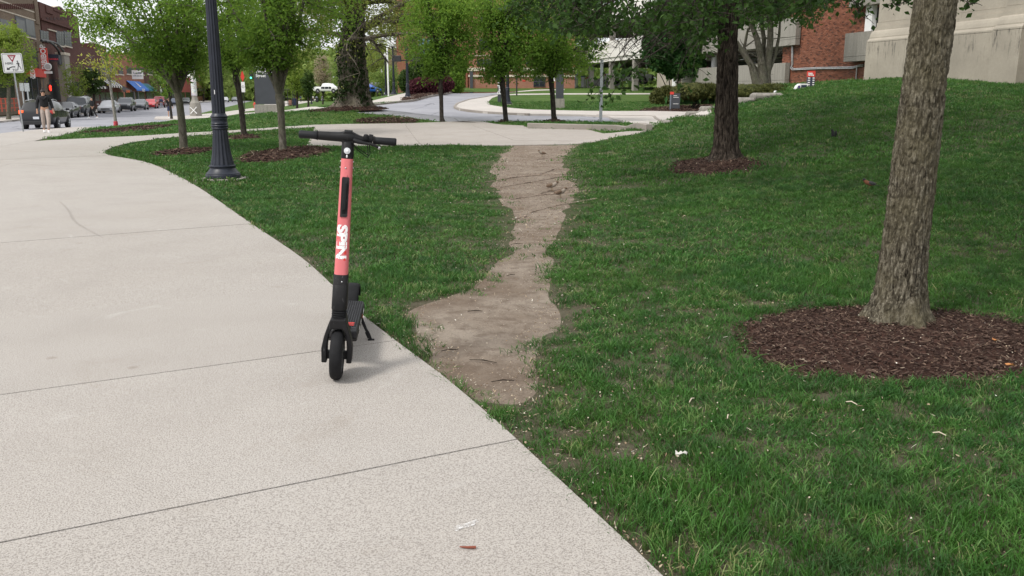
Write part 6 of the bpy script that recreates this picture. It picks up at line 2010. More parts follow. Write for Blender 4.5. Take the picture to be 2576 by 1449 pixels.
for dv in (0, 7):
    pts = []
    for (u, v) in ((104, 102), (112, 101.5), (122, 104), (132, 110), (141, 119), (148, 129), (151, 140), (152, 150)):
        s_, z_ = on_n(u + dv * 1.6, v + dv * .3 if u < 125 else v + 0, -23.9); pts.append((0, s_ - s0, z_ + .2))
    mb = MB(); mb.tube(pts, .13, 8); mb.build('arch_tube', M_blk, arch, True)
s_a = on_n(158, 200, -23.9)[0] - s0; s_b = on_n(171, 200, -23.9)[0] - s0; zt_ = on_n(164, 136, -23.9)[1]
mb = MB(); mb.box(-.4, .4, s_a, s_b, -.2, zt_); mb.build('stone_post', M_concp, arch)
mb = MB(); mb.box(-.5, .5, s_a - .1, s_b + .1, zt_ + .002, zt_ + .3); mb.build('cap', M_stone, arch)
mb = MB(); a_ = on_n(147, 150, -23.9)[0] - s0
mb.box(-.1, .1, a_, s_a - .02, zt_ - 1.1, zt_ - .05); mb.build('lattice_panel', M_frame, arch)
# orange patio railing
rl = street_thing('patio_railing', 'orange-red patio railing in front of the tan corner building', 'railing', n=-22.7, s=on_n(-20, 262, -22.7)[0], z=0)
s0 = on_n(-20, 262, -22.7)[0]; s1 = on_n(46, 262, -22.7)[0]; M_rail = mat('railing_orange', (.42, .07, .035), .6)
for k in range(7):
    mb = MB(); s_ = (s1 - s0) * k / 6; mb.box(-.04, .04, s_ - .04, s_ + .04, 0, 1.15); mb.build('post', M_rail, rl)
for z in (.25, .65, 1.05):
    mb = MB(); mb.box(-.03, .03, 0, s1 - s0, z, z + .07); mb.build('rail', M_rail, rl)
# ------------------------------------------------------------------ vehicles
M_carglass = mat('car_glass', (.010, .014, .018), .12, spec=.3)
M_tyre = mat('car_tyre', (.015, .015, .016), .8)
M_wheel = mat('alloy_wheel', (.42, .43, .44), .35, metal=.8)
M_head = mat('headlight_glass', (.62, .63, .65), .1, spec=.9)
M_tail = mat('tail_light_red', (.45, .02, .015), .25, spec=.7)
M_plate = mat('number_plate', (.60, .62, .66), .5)
M_trim = mat('dark_trim', (.02, .02, .021), .6)
def paint(name, c, rough=.28): return mat(name, c, rough, spec=.35, coat=.3, noise=(1.5, .06))
SEDAN = dict(L=4.7, W=.91, st=[(0, .36, .58, .60, .74, .62), (.10, .26, .68, .70, .84, .74), (.75, .22, .80, .84, .90, .80), (1.38, .22, .90, .94, .91, .80), (2.15, .22, .93, 1.38, .91, .62), (2.9, .22, .95, 1.44, .91, .62), (3.55, .22, .98, 1.36, .91, .62), (4.15, .24, 1.0, 1.06, .90, .72), (4.58, .30, .96, 1.0, .86, .74), (4.70, .42, .82, .84, .78, .66)], wh=(.92, 3.68), wr=.325, cab=(3, 7), pil=(4, 5, 6))
SUV = dict(L=4.75, W=.95, st=[(0, .42, .72, .74, .78, .66), (.10, .32, .84, .88, .88, .78), (.75, .26, .98, 1.04, .94, .84), (1.25, .26, 1.04, 1.10, .95, .82), (1.90, .26, 1.06, 1.60, .95, .68), (2.8, .26, 1.08, 1.70, .95, .68), (3.7, .26, 1.10, 1.66, .95, .68), (4.30, .28, 1.12, 1.58, .93, .66), (4.62, .32, 1.10, 1.14, .91, .78), (4.75, .44, .92, .94, .86, .76)], wh=(.95, 3.72), wr=.36, cab=(3, 8), pil=(4, 5, 6, 7))
BIGSUV = dict(L=5.1, W=1.0, st=[(0, .48, .92, .95, .86, .76), (.10, .40, 1.04, 1.08, .95, .86), (.85, .34, 1.14, 1.18, .99, .90), (1.35, .34, 1.18, 1.24, 1.0, .88), (1.85, .34, 1.2, 1.80, 1.0, .76), (2.9, .34, 1.2, 1.90, 1.0, .76), (4.0, .34, 1.2, 1.90, 1.0, .76), (4.80, .36, 1.2, 1.84, .99, .76), (5.02, .40, 1.16, 1.24, .97, .86), (5.10, .5, 1.0, 1.02, .92, .84)], wh=(1.0, 4.0), wr=.40, cab=(3, 8), pil=(4, 5, 6, 7))
PICKUP = dict(L=5.5, W=.97, st=[(0, .48, .88, .92, .84, .74), (.10, .38, 1.0, 1.04, .93, .84), (.85, .32, 1.10, 1.14, .96, .86), (1.45, .32, 1.14, 1.20, .97, .85), (2.05, .32, 1.16, 1.76, .97, .72), (2.9, .32, 1.16, 1.82, .97, .72), (3.5, .32, 1.16, 1.76, .97, .72), (3.72, .32, 1.12, 1.16, .97, .90), (5.35, .34, 1.12, 1.16, .97, .90), (5.5, .5, 1.06, 1.10, .94, .86)], wh=(1.05, 4.45), wr=.39, cab=(3, 7), pil=(4, 5, 6))
def car(kind, pm, loc, rz, label, group, name='parked_car', roof_rail=False, lit=False, cat='car', simple=False):
    """front towards local -y; y runs backwards along the car"""
    K = kind; L_ = K['L']; t = thing(name, loc, label, cat, group, rz=rz)
    def ring(s_):
        y, zb, zbelt, zr, w, wr = s_
        h = [(w * .86, zb), (w * .97, zb + .12), (w, zb + (zbelt - zb) * .5), (w * .985, zbelt), (wr + (w * .97 - wr) * .12, zr - (zr - zbelt) * .10), (wr * .86, zr), (0, zr + .015)]
        pts = [(x, y - L_ / 2, z) for x, z in h] + [(-x, y - L_ / 2, z) for x, z in h[:-1][::-1]]
        return pts
    rings = [ring(s_) for s_ in K['st']]
    n = len(rings[0]); mb = MB(); vs = [p for r_ in rings for p in r_]; fs = []
    for i in range(len(rings) - 1):
        for j in range(n): fs.append((i * n + j, i * n + (j + 1) % n, (i + 1) * n + (j + 1) % n, (i + 1) * n + j))
    fs += [tuple(range(n)), tuple((len(rings) - 1) * n + j for j in range(n))]
    mb.add(vs, fs)
    bo = link('body', mb.mesh('body', pm, True), t)
    def V(i, j): return Vector(rings[i][j])
    def glass(nm, quads, off):
        for q in quads:
            c = sum(q, Vector()) / 4
            p = [c + (v - c) * .90 for v in q]
            nrm = (q[1] - q[0]).cross(q[3] - q[0]).normalized()
            if nrm.dot(off) < 0: nrm = -nrm
            g_ = MB(); g_.add([v + nrm * .004 for v in p] + [v + nrm * .012 for v in p], [(3, 2, 1, 0), (4, 5, 6, 7), (0, 1, 5, 4), (1, 2, 6, 5), (2, 3, 7, 6), (3, 0, 4, 7)]); g_.build(nm, M_carglass, t)
    c0, c1 = K['cab']
    for sd, (a, b) in ((1, (3, 4)), (-1, (n - 3, n - 4))):
        for i in range(c0, c1):
            q = [V(i, a), V(i + 1, a), V(i + 1, b), V(i, b)]
            glass('side_window', [q], Vector((sd, 0, .2)))
    A, B = c0, c0 + 1
    glass('windshield', [[V(A, 4) * 1, V(A, n - 4) * 1, V(B, n - 4), V(B, 4)]], Vector((0, -1, 1)))
    A, B = c1, c1 - 1
    glass('rear_window', [[V(A, 4) * 1, V(A, n - 4) * 1, V(B, n - 4), V(B, 4)]], Vector((0, 1, 1)))
    for y in K['wh']:
        for sd in (-1, 1):
            w = K['W'] * sd; yy = y - L_ / 2; R_ = K['wr']
            Mx = Matrix.Translation((w - sd * .10, yy, R_)) @ Matrix.Rotation(math.pi / 2, 4, 'Y')
            ar_ = MB(); ar_.lathe([(R_ + .06, .09 * sd if sd > 0 else -.112), (R_ + .06, .112 * sd if sd > 0 else -.09)], 18, Mx)
            ar_.build('wheel_arch', M_trim, bo)
            wb = MB(); wb.lathe([(R_ * .62, -.11), (R_ * .96, -.11), (R_, -.07), (R_, .09), (R_ * .95, .125), (R_ * .64, .125)], 20, Mx if sd > 0 else Mx @ Matrix.Rotation(math.pi, 4, 'X')); wo_ = wb.build('wheel', M_tyre, t, True)
            rb = MB(); Mr = Mx if sd > 0 else Mx @ Matrix.Rotation(math.pi, 4, 'X')
            rb.lathe([(.02, .118), (R_ * .22, .12), (R_ * .30, .10), (R_ * .60, .105), (R_ * .64, .125)], 20, Mr, cap=False)
            for k in range(5):
                a = k * 1.2566; rb.tube([(R_ * .1 * math.cos(a), R_ * .1 * math.sin(a), .118), (R_ * .6 * math.cos(a), R_ * .6 * math.sin(a), .118)], .03, 5, M=Mr)
            rb.build('rim', M_wheel, wo_)
    s0, s1 = K['st'][1], K['st'][-2]
    for sd in (-1, 1):
        h = MB(); h.box(min(sd * s0[4] * .60, sd * s0[4] * .97), max(sd * s0[4] * .60, sd * s0[4] * .97), .02 - L_ / 2, .24 - L_ / 2, s0[2] - .10, s0[2] + .015, bev=.02); h.build('headlight', M_head, t, True)
        h = MB(); h.box(min(sd * s1[4] * .72, sd * s1[4] * 1.0), max(sd * s1[4] * .72, sd * s1[4] * 1.0), -.20 + L_ / 2, -.03 + L_ / 2, s1[2] - .20, s1[2] + .03, bev=.02); h.build('tail_light', mat('tail_light_lit', (.8, .10, .02), .3, emit=((1, .10, .02), .8)) if (lit and sd > 0) else M_tail, t, True)
        h = MB(); cw = K['st'][c0]; h.box(min(sd * (cw[4] + .02), sd * (cw[4] + .22)), max(sd * (cw[4] + .02), sd * (cw[4] + .22)), cw[0] + .25 - L_ / 2, cw[0] + .36 - L_ / 2, cw[2] + .02, cw[2] + .17, bev=.03); h.build('mirror', pm, t, True)
    h = MB(); h.box(-s0[4] * .55, s0[4] * .55, -.012 - L_ / 2, .06 - L_ / 2, K['st'][0][1] + .06, K['st'][0][2] - .02, bev=.01); h.build('grille', M_trim, t)
    h = MB(); h.box(-s0[4] * .80, s0[4] * .80, .02 - L_ / 2, .12 - L_ / 2, s0[1] + .02, s0[1] + .16, bev=.01); h.build('front_bumper', M_trim, t)
    h = MB(); h.box(-s1[4] * .82, s1[4] * .82, -.10 + L_ / 2, .03 + L_ / 2, s1[1] - .02, s1[1] + .18, bev=.02); h.build('rear_bumper', M_trim, t)
    h = MB(); h.box(-.16, .16, L_ / 2 + .002, L_ / 2 + .014, .62 if K is not SEDAN else .60, .76 if K is not SEDAN else .74); h.build('number_plate', M_plate, t)
    if roof_rail:
        for sd in (-1, 1):
            h = MB(); zr = K['st'][5][3]; h.tube([(sd * .60, K['st'][4][0] + .1 - L_ / 2, zr - .02), (sd * .60, K['st'][5][0] - L_ / 2, zr + .05), (sd * .60, K['st'][7][0] - .1 - L_ / 2, zr - .03)], .02, 6); h.build('roof_rail', M_alu, t)
    return t
def on_row(u, x0):
    """point on a line parallel to the avenue seen at picture column u (x at y=0 is x0)"""
    k = (u - CU) / 2253.0
    d = -x0 / (-k - .261); d = x0 / (k + .261)
    return d
def road_pt(u, x0):
    d = on_row(u, x0); x = x0 - .261 * d
    return Vector((x, d, float(hgt(x, d)) - .10))
PG = 'cars parked along the far kerb of the avenue'
P_blk = paint('car_black', (.012, .013, .015)); P_sil = paint('car_silver', (.50, .51, .53)); P_dkg = paint('car_dark_grey', (.05, .055, .062)); P_gry = paint('car_mid_grey', (.13, .14, .15)); P_red = paint('car_red', (.50, .018, .022)); P_mar = paint('car_maroon', (.16, .015, .02)); P_wht = paint('car_white', (.72, .72, .71)); P_blu = paint('car_blue', (.02, .09, .40)); P_nav = paint('car_navy', (.02, .03, .07))
for (u, K, pm, lab, rr_) in [(160, SEDAN, P_blk, 'black sedan parked first in the row, half hidden by the moving black SUV', False), (194, BIGSUV, P_dkg, 'large dark grey SUV parked behind the black sedan', True), (271, SEDAN, P_sil, 'silver sedan parked behind the man in black', False), (314, SUV, P_dkg, 'dark crossover parked between silver and grey sedans', True), (350, SEDAN, P_gry, 'mid grey sedan parked in front of the red sedan', False), (377, SEDAN, P_red, 'bright red sedan parked before the maroon pickup', False), (401, PICKUP, P_mar, 'maroon pickup parked right of the red sedan', False), (440, SEDAN, P_nav, 'dark blue sedan parked beyond the maroon pickup', False), (467, SEDAN, P_blk, 'small black sedan parked last before the crossing', False)]:
    car(K, pm, road_pt(u, -19.6), BETA, lab, PG, roof_rail=rr_)
p_ = road_pt(110, -14.3)
car(SUV, P_blk, p_, BETA + math.pi, 'shiny black SUV driving away behind the woman in the black jacket', None, 'moving_car', True, True)
for (u, x0, K, pm, lab) in [(566, -15.3, SEDAN, P_sil, 'far silver sedan beside the dark tree trunk'), (590, -13.4, SEDAN, P_gry, 'far grey sedan right of the far silver sedan'), (622, -15.3, SEDAN, P_dkg, 'far dark sedan left of the number sign'), (640, -13.4, SUV, P_gry, 'far grey SUV touching the edge of the number sign')]:
    d = on_row(u, x0)
    car(K, pm, road_pt(u, x0), BETA, lab, 'cars waiting far down the avenue', 'distant_car')
g_ = PT(826, 234, 170); car(PICKUP, P_wht, (g_.x, 170, g_.z), R(70), 'white pickup far off, left of the old elm trunk', None, 'distant_car', cat='truck')
g_ = PT(934, 233.5, 150); car(SEDAN, P_blu, (g_.x, 150, g_.z), R(80), 'bright blue car far off, right of the elm trunk', None, 'distant_car')
g_ = PT(956, 233.5, 150); car(SUV, P_dkg, (g_.x, 150, g_.z), R(80), 'dark car far off between the lamp posts', None, 'distant_car')
g_ = PT(1582, 211, 104); car(PICKUP, P_wht, (g_.x, 104, g_.z), R(75), 'white pickup at the garage entrance behind linden twigs', None, 'distant_car', cat='truck')
s_, z_ = on_n(1782, 160, NP + 3.0); p_ = ST(NP + 3.0, s_ + 1.6, 2.0); car(SUV, P_mar, p_, BETA + .1, 'maroon car inside the garage beside the white column', None, 'parked_car')

# ------------------------------------------------------------------ people
M_skin = mat('skin', (.48, .27, .18), .6, noise=(8, .1)); M_hair = mat('dark_hair', (.022, .013, .009), .6)
def skinmesh(name, V, E, Rr, m, parent, sub=1, kind=None):
    me = bpy.data.meshes.new(name); me.from_pydata(V, E, []); me.materials.append(m)
    o = link(name, me, parent)
    md = o.modifiers.new('skin', 'SKIN'); md.use_smooth_shade = True
    lay = me.skin_vertices[0].data
    for i, r_ in enumerate(Rr):
        rx, ry = (r_ if isinstance(r_, tuple) else (r_, r_)); lay[i].radius = (rx, ry); lay[i].use_root = (i == 0)
    s = o.modifiers.new('sub', 'SUBSURF'); s.levels = sub; s.render_levels = sub
    return o
def person(loc, rz, H, label, pose, top_c, leg_c, shoe_c, hair='short', group=None, skirt=False, bag=None, hair_m=None, bare_legs=False):
    """pose: joints in metres for a 1.70 m body, keys: handL, handR, elbowL, elbowR, footL, footR, kneeL, kneeR; local -y is forward"""
    k = H / 1.70
    t = thing('person', loc, label, 'person', group, rz=rz); t.scale = (k, k, k)
    P = dict(pelvis=(0, 0, .93), spine=(0, .0, 1.12), chest=(0, .01, 1.30), neck=(0, -.005, 1.45), head=(0, -.02, 1.56), top=(0, -.01, 1.655),
             shL=(.165, 0, 1.40), shR=(-.165, 0, 1.40), elbowL=(.22, .03, 1.13), elbowR=(-.22, .03, 1.13), handL=(.24, -.03, .88), handR=(-.24, -.03, .88),
             hipL=(.09, 0, .90), hipR=(-.09, 0, .90), kneeL=(.10, -.02, .49), kneeR=(-.10, -.02, .49), footL=(.10, .02, .08), footR=(-.10, .02, .08), toeL=None, toeR=None)
    P.update(pose)
    for s in 'LR':
        f = P['foot' + s]
        if P['toe' + s] is None: P['toe' + s] = (f[0], f[1] - .15, f[2] - .04)
    names = ['pelvis', 'spine', 'chest', 'neck', 'head', 'top', 'shL', 'elbowL', 'handL', 'shR', 'elbowR', 'handR', 'hipL', 'kneeL', 'footL', 'toeL', 'hipR', 'kneeR', 'footR', 'toeR']
    E = [(0, 1), (1, 2), (2, 3), (3, 4), (4, 5), (2, 6), (6, 7), (7, 8), (2, 9), (9, 10), (10, 11), (0, 12), (12, 13), (13, 14), (14, 15), (0, 16), (16, 17), (17, 18), (18, 19)]
    rad = [(.13, .10), (.12, .095), (.135, .10), .052, (.078, .095), .05, .058, .042, .030, .058, .042, .030, .082, .055, .038, .03, .082, .055, .038, .03]
    V = [P[n_] for n_ in names]
    # hands: palm plus fingers continued from the wrist
    for s, hi in (('L', 8), ('R', 11)):
        h = Vector(P['hand' + s]); e = Vector(P['elbow' + s]); d = (h - e).normalized(); sd = d.cross(Vector((0, 0, 1)))
        sd = sd.normalized() if sd.length > .1 else Vector((0, 1, 0))
        b = len(V); V.append(tuple(h + d * .06)); rad.append((.030, .018)); E.append((hi, b))
        for q in range(4):
            a = h + d * .09 + sd * (q - 1.5) * .018; V.append(tuple(a)); rad.append(.009); V.append(tuple(a + d * (.075 - .01 * abs(q - 1.5)) + Vector((0, -.012, -.008)))); rad.append(.008)
            E.append((b, len(V) - 2)); E.append((len(V) - 2, len(V) - 1))
        V.append(tuple(h + d * .07 + sd * -.045)); rad.append(.010); E.append((b, len(V) - 1))
    body = skinmesh('body', V, E, rad, M_skin, t)
    # face: nose and ears
    hd = Vector(P['head'])
    f = MB(); f.sphere(hd + Vector((0, -.098, -.005)), .016, 8, 6, scale=(.8, 1, 1.3)); f.build('nose', M_skin, t, True)
    for s in (-1, 1):
        f = MB(); f.sphere(hd + Vector((s * .030, -.088, .018)), .010, 6, 5); f.build('eye', mat('eye', (.03, .02, .02), .3), t, True)
        f = MB(); f.sphere(hd + Vector((s * .080, .0, .0)), .022, 6, 5, scale=(.4, .8, 1.2)); f.build('ear', M_skin, t, True)
    f = MB(); f.sphere(hd + Vector((0, -.086, -.045)), .018, 8, 5, scale=(1.3, .5, .35)); f.build('mouth', mat('lips', (.35, .10, .09), .5), t, True)
    hm = hair_m or M_hair
    if hair != 'none':
        f = MB(); f.sphere(hd + Vector((0, .022, .045)), .100, 14, 10, scale=(.92, 1.02, .88))
        if hair == 'bun': f.sphere(hd + Vector((0, .02, .145)), .042, 10, 7)
        if hair == 'long': f.sphere(hd + Vector((0, .06, -.06)), .085, 10, 8, scale=(1, .6, 1.4))
        f.build('hair', hm, t, True)
    # top: torso and sleeves a little wider than the body
    j = ['pelvis', 'spine', 'chest', 'shL', 'elbowL', 'handL', 'shR', 'elbowR', 'handR', 'neck']
    Vt = [P[n_] for n_ in j]; Vt[0] = tuple(Vector(P['pelvis']) + Vector((0, 0, .0)))
    for hi, s in ((5, 'L'), (8, 'R')): Vt[hi] = tuple(Vector(P['elbow' + s]).lerp(Vector(P['hand' + s]), .92))
    Vt[9] = tuple(Vector(P['chest']).lerp(Vector(P['neck']), .72))
    skinmesh('jacket', Vt, [(1, 0), (1, 2), (2, 3), (3, 4), (4, 5), (2, 6), (6, 7), (7, 8), (2, 9)], [(.165, .13), (.165, .13), (.175, .14), .085, .070, .058, .085, .070, .058, (.085, .08)], top_c, t)
    if skirt:
        f = MB(); f.lathe([(.20, .62), (.185, .75), (.15, .95), (.14, 1.02)], 16, Matrix.Scale(.75, 4, (0, 1, 0))); f.build('skirt', leg_c, t, True)
    if not bare_legs:
        for s in 'LR':
            hp = Vector(P['pelvis']) + Vector(((.085 if s == 'L' else -.085), 0, .03))
            a = Vector(P['knee' + s]).lerp(Vector(P['foot' + s]), .9)
            skinmesh('trouser_leg', [tuple(hp), P['knee' + s], tuple(a)], [(0, 1), (1, 2)], [(.108, .105), .078, .060], leg_c, t)
    for s in 'LR':
        f = Vector(P['foot' + s]); to = Vector(P['toe' + s]); m_ = (f + to) / 2
        sb = MB(); dd = (to - f); yaw = math.atan2(dd.x, -dd.y)
        Ms = Matrix.Translation((m_.x, m_.y, 0)) @ Matrix.Rotation(-yaw if False else yaw * -1, 4, 'Z')
        zz = min(f.z, to.z + .04)
        sb.box(-.045, .045, -.15, .12, zz - .08, zz - .02, Ms, bev=.02); sb.box(-.040, .040, -.06, .115, zz - .03, zz + .03, Ms, bev=.02)
        sb.build('shoe', shoe_c, t, True)
    if bag == 'backpack':
        f = MB(); f.box(-.14, .14, .11, .27, 1.02, 1.44, bev=.05); f.build('backpack', mat('backpack_navy', (.03, .05, .10), .8), t, True)
    return t, P
C_blk = mat('black_cloth', (.012, .012, .014), .85, noise=(20, .3)); C_beige = mat('beige_cloth', (.40, .33, .29), .9, noise=(12, .1), bump=(10, .4, .02)); C_shoe = mat('white_shoe', (.78, .78, .78), .6)
C_navy = mat('navy_cloth', (.018, .024, .06), .85); C_jean = mat('pale_denim', (.28, .31, .38), .85); C_red = mat('red_cloth', (.35, .03, .03), .85); C_whtc = mat('white_cloth', (.6, .58, .56), .85); C_teal = mat('teal_cloth', (.04, .14, .18), .85)
def face_cam(p, off=0.0): return math.atan2(p.x, -p.y) * 1.0 + off if False else math.atan2(-p.x, p.y) * 1.0 + off
gp = G(119, 334)
tw, Pw = person(gp, math.atan2(gp.y, gp.x) - math.pi / 2 + R(2), 1.66, 'woman walking towards the viewer in black jacket, beige trousers and white sneakers', dict(footL=(.05, -.22, .08), kneeL=(.09, -.18, .50), footR=(-.09, .16, .12), kneeR=(-.09, .00, .49), toeR=(-.09, .03, .045), elbowR=(-.25, .04, 1.14), elbowL=(.25, .05, 1.14), handL=(.29, -.06, .90), handR=(-.27, -.02, .90)), C_blk, C_beige, C_shoe, 'bun')
f = MB(); f.tube([(.10, -.02, 1.40), (.085, -.13, 1.38), (.0, -.15, 1.30), (-.085, -.13, 1.38), (-.10, -.02, 1.40), (0, .10, 1.44), (.10, -.02, 1.40)], .04, 8); f.build('hood', C_blk, tw, True)
gp = G(235, 297.5)
person(gp, R(-110), 1.72, 'bald man in black coat and trousers striding across the avenue', dict(footL=(.08, -.34, .08), kneeL=(.09, -.22, .50), footR=(-.08, .36, .13), kneeR=(-.09, .08, .50), toeR=(-.08, .24, .05), elbowL=(.20, .16, 1.16), handL=(.20, .20, .92), elbowR=(-.20, -.06, 1.14), handR=(-.18, -.26, 1.02)), C_blk, C_blk, C_shoe, 'none')
gp = G(428, 297)
tp, Pp = person(gp, math.atan2(gp.y, gp.x) - math.pi / 2 + R(10), 1.70, 'person in navy shorts raising a phone beside the thin sapling', dict(elbowR=(-.22, -.12, 1.40), handR=(-.10, -.24, 1.58), elbowL=(.26, -.02, 1.14), handL=(.26, -.12, .96)), C_blk, C_navy, C_shoe, 'short', skirt=True, bare_legs=True)
gp = road_pt(404, -17.9)
person(gp, math.atan2(gp.y, gp.x) - math.pi / 2 + R(190), 1.70, 'person with dark backpack standing at the maroon pickup', {}, C_navy, C_jean, C_shoe, 'short', bag='backpack')
for (u, v, c1, c2, lab, bg_) in [(748, 257, C_red, C_red, 'far pedestrian in red beside the avenue sidewalk bins', 'backpack'), (757, 257, C_teal, C_blk, 'far pedestrian with blue backpack walking away', 'backpack'), (788, 256, C_whtc, C_blk, 'far pedestrian in white top by the small trees', None), (797, 257, C_jean, C_jean, 'far pedestrian in pale denim next to the dark bin', None), (811, 255, C_whtc, C_jean, 'far pedestrian with black backpack left of the elm', 'backpack')]:
    gp = G(u, v); sc_ = 20 * gp.y / 2307
    person(gp, R(random.uniform(150, 200)), min(1.75, max(1.6, sc_)), lab, dict(footL=(.08, -.12, .08), footR=(-.08, .12, .08)), c1, c2, C_blk, 'short', 'far pedestrians on the avenue sidewalk', bag=bg_)
gp = PT(1243, 0, 98); 

# ------------------------------------------------------------------ street furniture and signs
def sign_plate(t, w, h, z, m, border=None, th=.006, r=.05, y=-.035):
    n = 6; pts = []
    for (cx, cy, a0) in ((w / 2 - r, h / 2 - r, 0), (-w / 2 + r, h / 2 - r, 90), (-w / 2 + r, -h / 2 + r, 180), (w / 2 - r, -h / 2 + r, 270)):
        for k in range(n + 1):
            a = R(a0 + 90 * k / n); pts.append((cx + r * math.cos(a), z + cy + r * math.sin(a)))
    mb = MB(); mb.prism(pts, 'y', y, y + th); return mb.build('plate', m, t)
# yield-here sign
gy = G(59, 331.5); d = gy.y
t = thing('yield_sign', gy, 'white YIELD HERE TO pedestrians sign on a leaning grey post', 'sign', rz=math.atan2(gy.y, gy.x) - math.pi / 2)
k = d / FPX / 1.03
Hs = 194 * k; w = 45.5 * k; h = 48 * k
t.rotation_euler = (0, R(-2.0), math.atan2(gy.y, gy.x) - math.pi / 2)
mb = MB(); mb.box(-.030, .030, -.030, .0, 0, Hs - .02); mb.build('post', M_steel, t)
pl = sign_plate(t, w, h, Hs - h / 2, M_wht, r=.06)
def flat(name, pts, m, z0, parent, y=-.0375):
    mb = MB(); n = len(pts); mb.add([(x, y, z0 + z) for x, z in pts], [tuple(range(n))]); return mb.build(name, m, parent)
M_ink = mat('black_print', (.015, .015, .018), .6); M_mred = mat('yield_red', (.30, .012, .03), .5)
zc = Hs - h / 2
def ringpoly(w_, h_, r_, th_):
    out = []
    for q in (0, 1):
        ww, hh, rr_ = (w_ / 2, h_ / 2, r_) if q == 0 else (w_ / 2 - th_, h_ / 2 - th_, r_ - th_)
        for (sx_, sy_, a0) in ((1, 1, 0), (-1, 1, 90), (-1, -1, 180), (1, -1, 270)):
            for i in range(5):
                a = R(a0 + 90 * i / 4); out.append((sx_ * (ww - rr_) + rr_ * math.cos(a), sy_ * (hh - rr_) + rr_ * math.sin(a)))
    return out
rp = ringpoly(w * .93, h * .93, .05, .016); mb = MB(); n = 20
mb.add([(x, -.0372, zc + z) for x, z in rp], [(i, (i + 1) % n, n + (i + 1) % n, n + i) for i in range(n)]); mb.build('border', M_ink, t)
flat('yield_triangle', [(-.21 * w, .40 * h), (.21 * w, .40 * h), (.03 * w, .04 * h), (-.03 * w, .04 * h)][:2] + [(.0, .03 * h)], M_mred, zc, t)
flat('triangle_inside', [(-.11 * w, .335 * h), (.11 * w, .335 * h), (0, .145 * h)], M_wht, zc, t, -.0385)
M0 = lambda x, z: frame_M((x, -.0392, zc + z), (1, 0, 0), (0, 0, 1))
lettering('lettering', 'YIELD', .055, M0(0, .29 * h), M_mred, t, .001)
lettering('lettering', 'HERE', h * .155, M0(-.17 * w, -.02 * h), M_ink, t, .002); lettering('lettering', 'TO', h * .155, M0(.06 * w, -.36 * h), M_ink, t, .002)
flat('arrow', [(.10 * w, -.17 * h), (.10 * w, -.22 * h), (-.05 * w, -.22 * h), (-.16 * w, -.26 * h), (-.20 * w, -.31 * h), (-.16 * w, -.345 * h), (-.33 * w, -.35 * h), (-.30 * w, -.20 * h), (-.25 * w, -.265 * h), (-.20 * w, -.225 * h), (-.06 * w, -.17 * h)], M_ink, zc, t)
fg = MB()
def strip(p, q, w_):
    d_ = Vector((q[0] - p[0], q[1] - p[1])).normalized(); n_ = Vector((-d_.y, d_.x)) * w_
    fg.add([(p[0] + n_.x, -.0378, zc + p[1] + n_.y), (p[0] - n_.x, -.0378, zc + p[1] - n_.y), (q[0] - n_.x, -.0378, zc + q[1] - n_.y), (q[0] + n_.x, -.0378, zc + q[1] + n_.y)], [(0, 1, 2, 3)])
px_, pz_ = .27 * w, 0
fg.add([(px_ - .03 * w + .034 * w * math.cos(a), -.0378, zc + .085 * h + .036 * h * math.sin(a)) for a in np.linspace(0, 6.28, 12, endpoint=False)], [tuple(range(12))])
for a_, b_, w_ in (((.25, .03), (.27, -.13), .032), ((.24, .02), (.17, -.06), .013), ((.26, .02), (.33, -.07), .013), ((.26, -.12), (.20, -.36), .018), ((.275, -.12), (.34, -.22), .018), ((.34, -.22), (.37, -.34), .015)):
    strip((a_[0] * w, a_[1] * h), (b_[0] * w, b_[1] * h), w_ * w)
fg.build('walking_figure', M_ink, t, kind='stuff')
# backs of signs beside the SUV
for (ua, ub, va, vb, lab) in ((51, 61, 209, 229, 'grey back of a road sign left of the twin sign backs, by the SUV'), (63, 75, 209, 230, 'grey back of a road sign nearer the woman, by the SUV')):
    p = PT((ua + ub) / 2, vb, 66); z0_ = float(hgt(p.x, 66)); tt = thing('road_sign', (p.x, 66, z0_), lab, 'sign', 'sign backs behind the SUV')
    ww = (ub - ua) * 66 / FPX; zt_ = PT(60, va, 66).z - z0_; zb_2 = PT(60, vb, 66).z - z0_
    mb = MB(); mb.box(-ww / 2, ww / 2, -.02, .0, zb_2, zt_); mb.build('plate', M_steel, tt); mb = MB(); mb.box(-.04, .04, 0, .06, 0, zt_); mb.build('post', M_steel, tt)
# tall number sign
dS = 62.0; pA = PT(645, 262, dS); pB = PT(700, 262, dS); zb_ = float(hgt(pA.x, dS)) ; zt_ = PT(660, 148, dS).z
t = thing('monument_sign', ((pA.x + pB.x) / 2, dS, zb_), 'tall dark slate address sign on a stone base behind the young hornbeam', 'sign', rz=R(6))
ww = (pB.x - pA.x)
mb = MB(); mb.box(-ww / 2 - .08, ww / 2 + .08, -.3, .3, -.2, PT(660, 263, dS).z - zb_, bev=.02); mb.build('stone_base', M_conc, t)
mb = MB(); mb.box(-ww / 2, ww / 2, -.18, .18, PT(660, 262, dS).z - zb_, zt_ - zb_, bev=.01); mb.build('panel', M_slate, t)
lettering('lettering', 'Union S\nGarage', .40, frame_M((-ww / 2 + .12, -.19, PT(660, 165, dS).z - zb_ - .12), (1, 0, 0), (0, 0, 1)), M_white, t, .008, 'LEFT', line=.72)
lettering('lettering', '1759 N. High\nStreet', .27, frame_M((-ww / 2 + .12, -.19, PT(660, 181, dS).z - zb_ - .16), (1, 0, 0), (0, 0, 1)), M_white, t, .006, 'LEFT', line=.78)
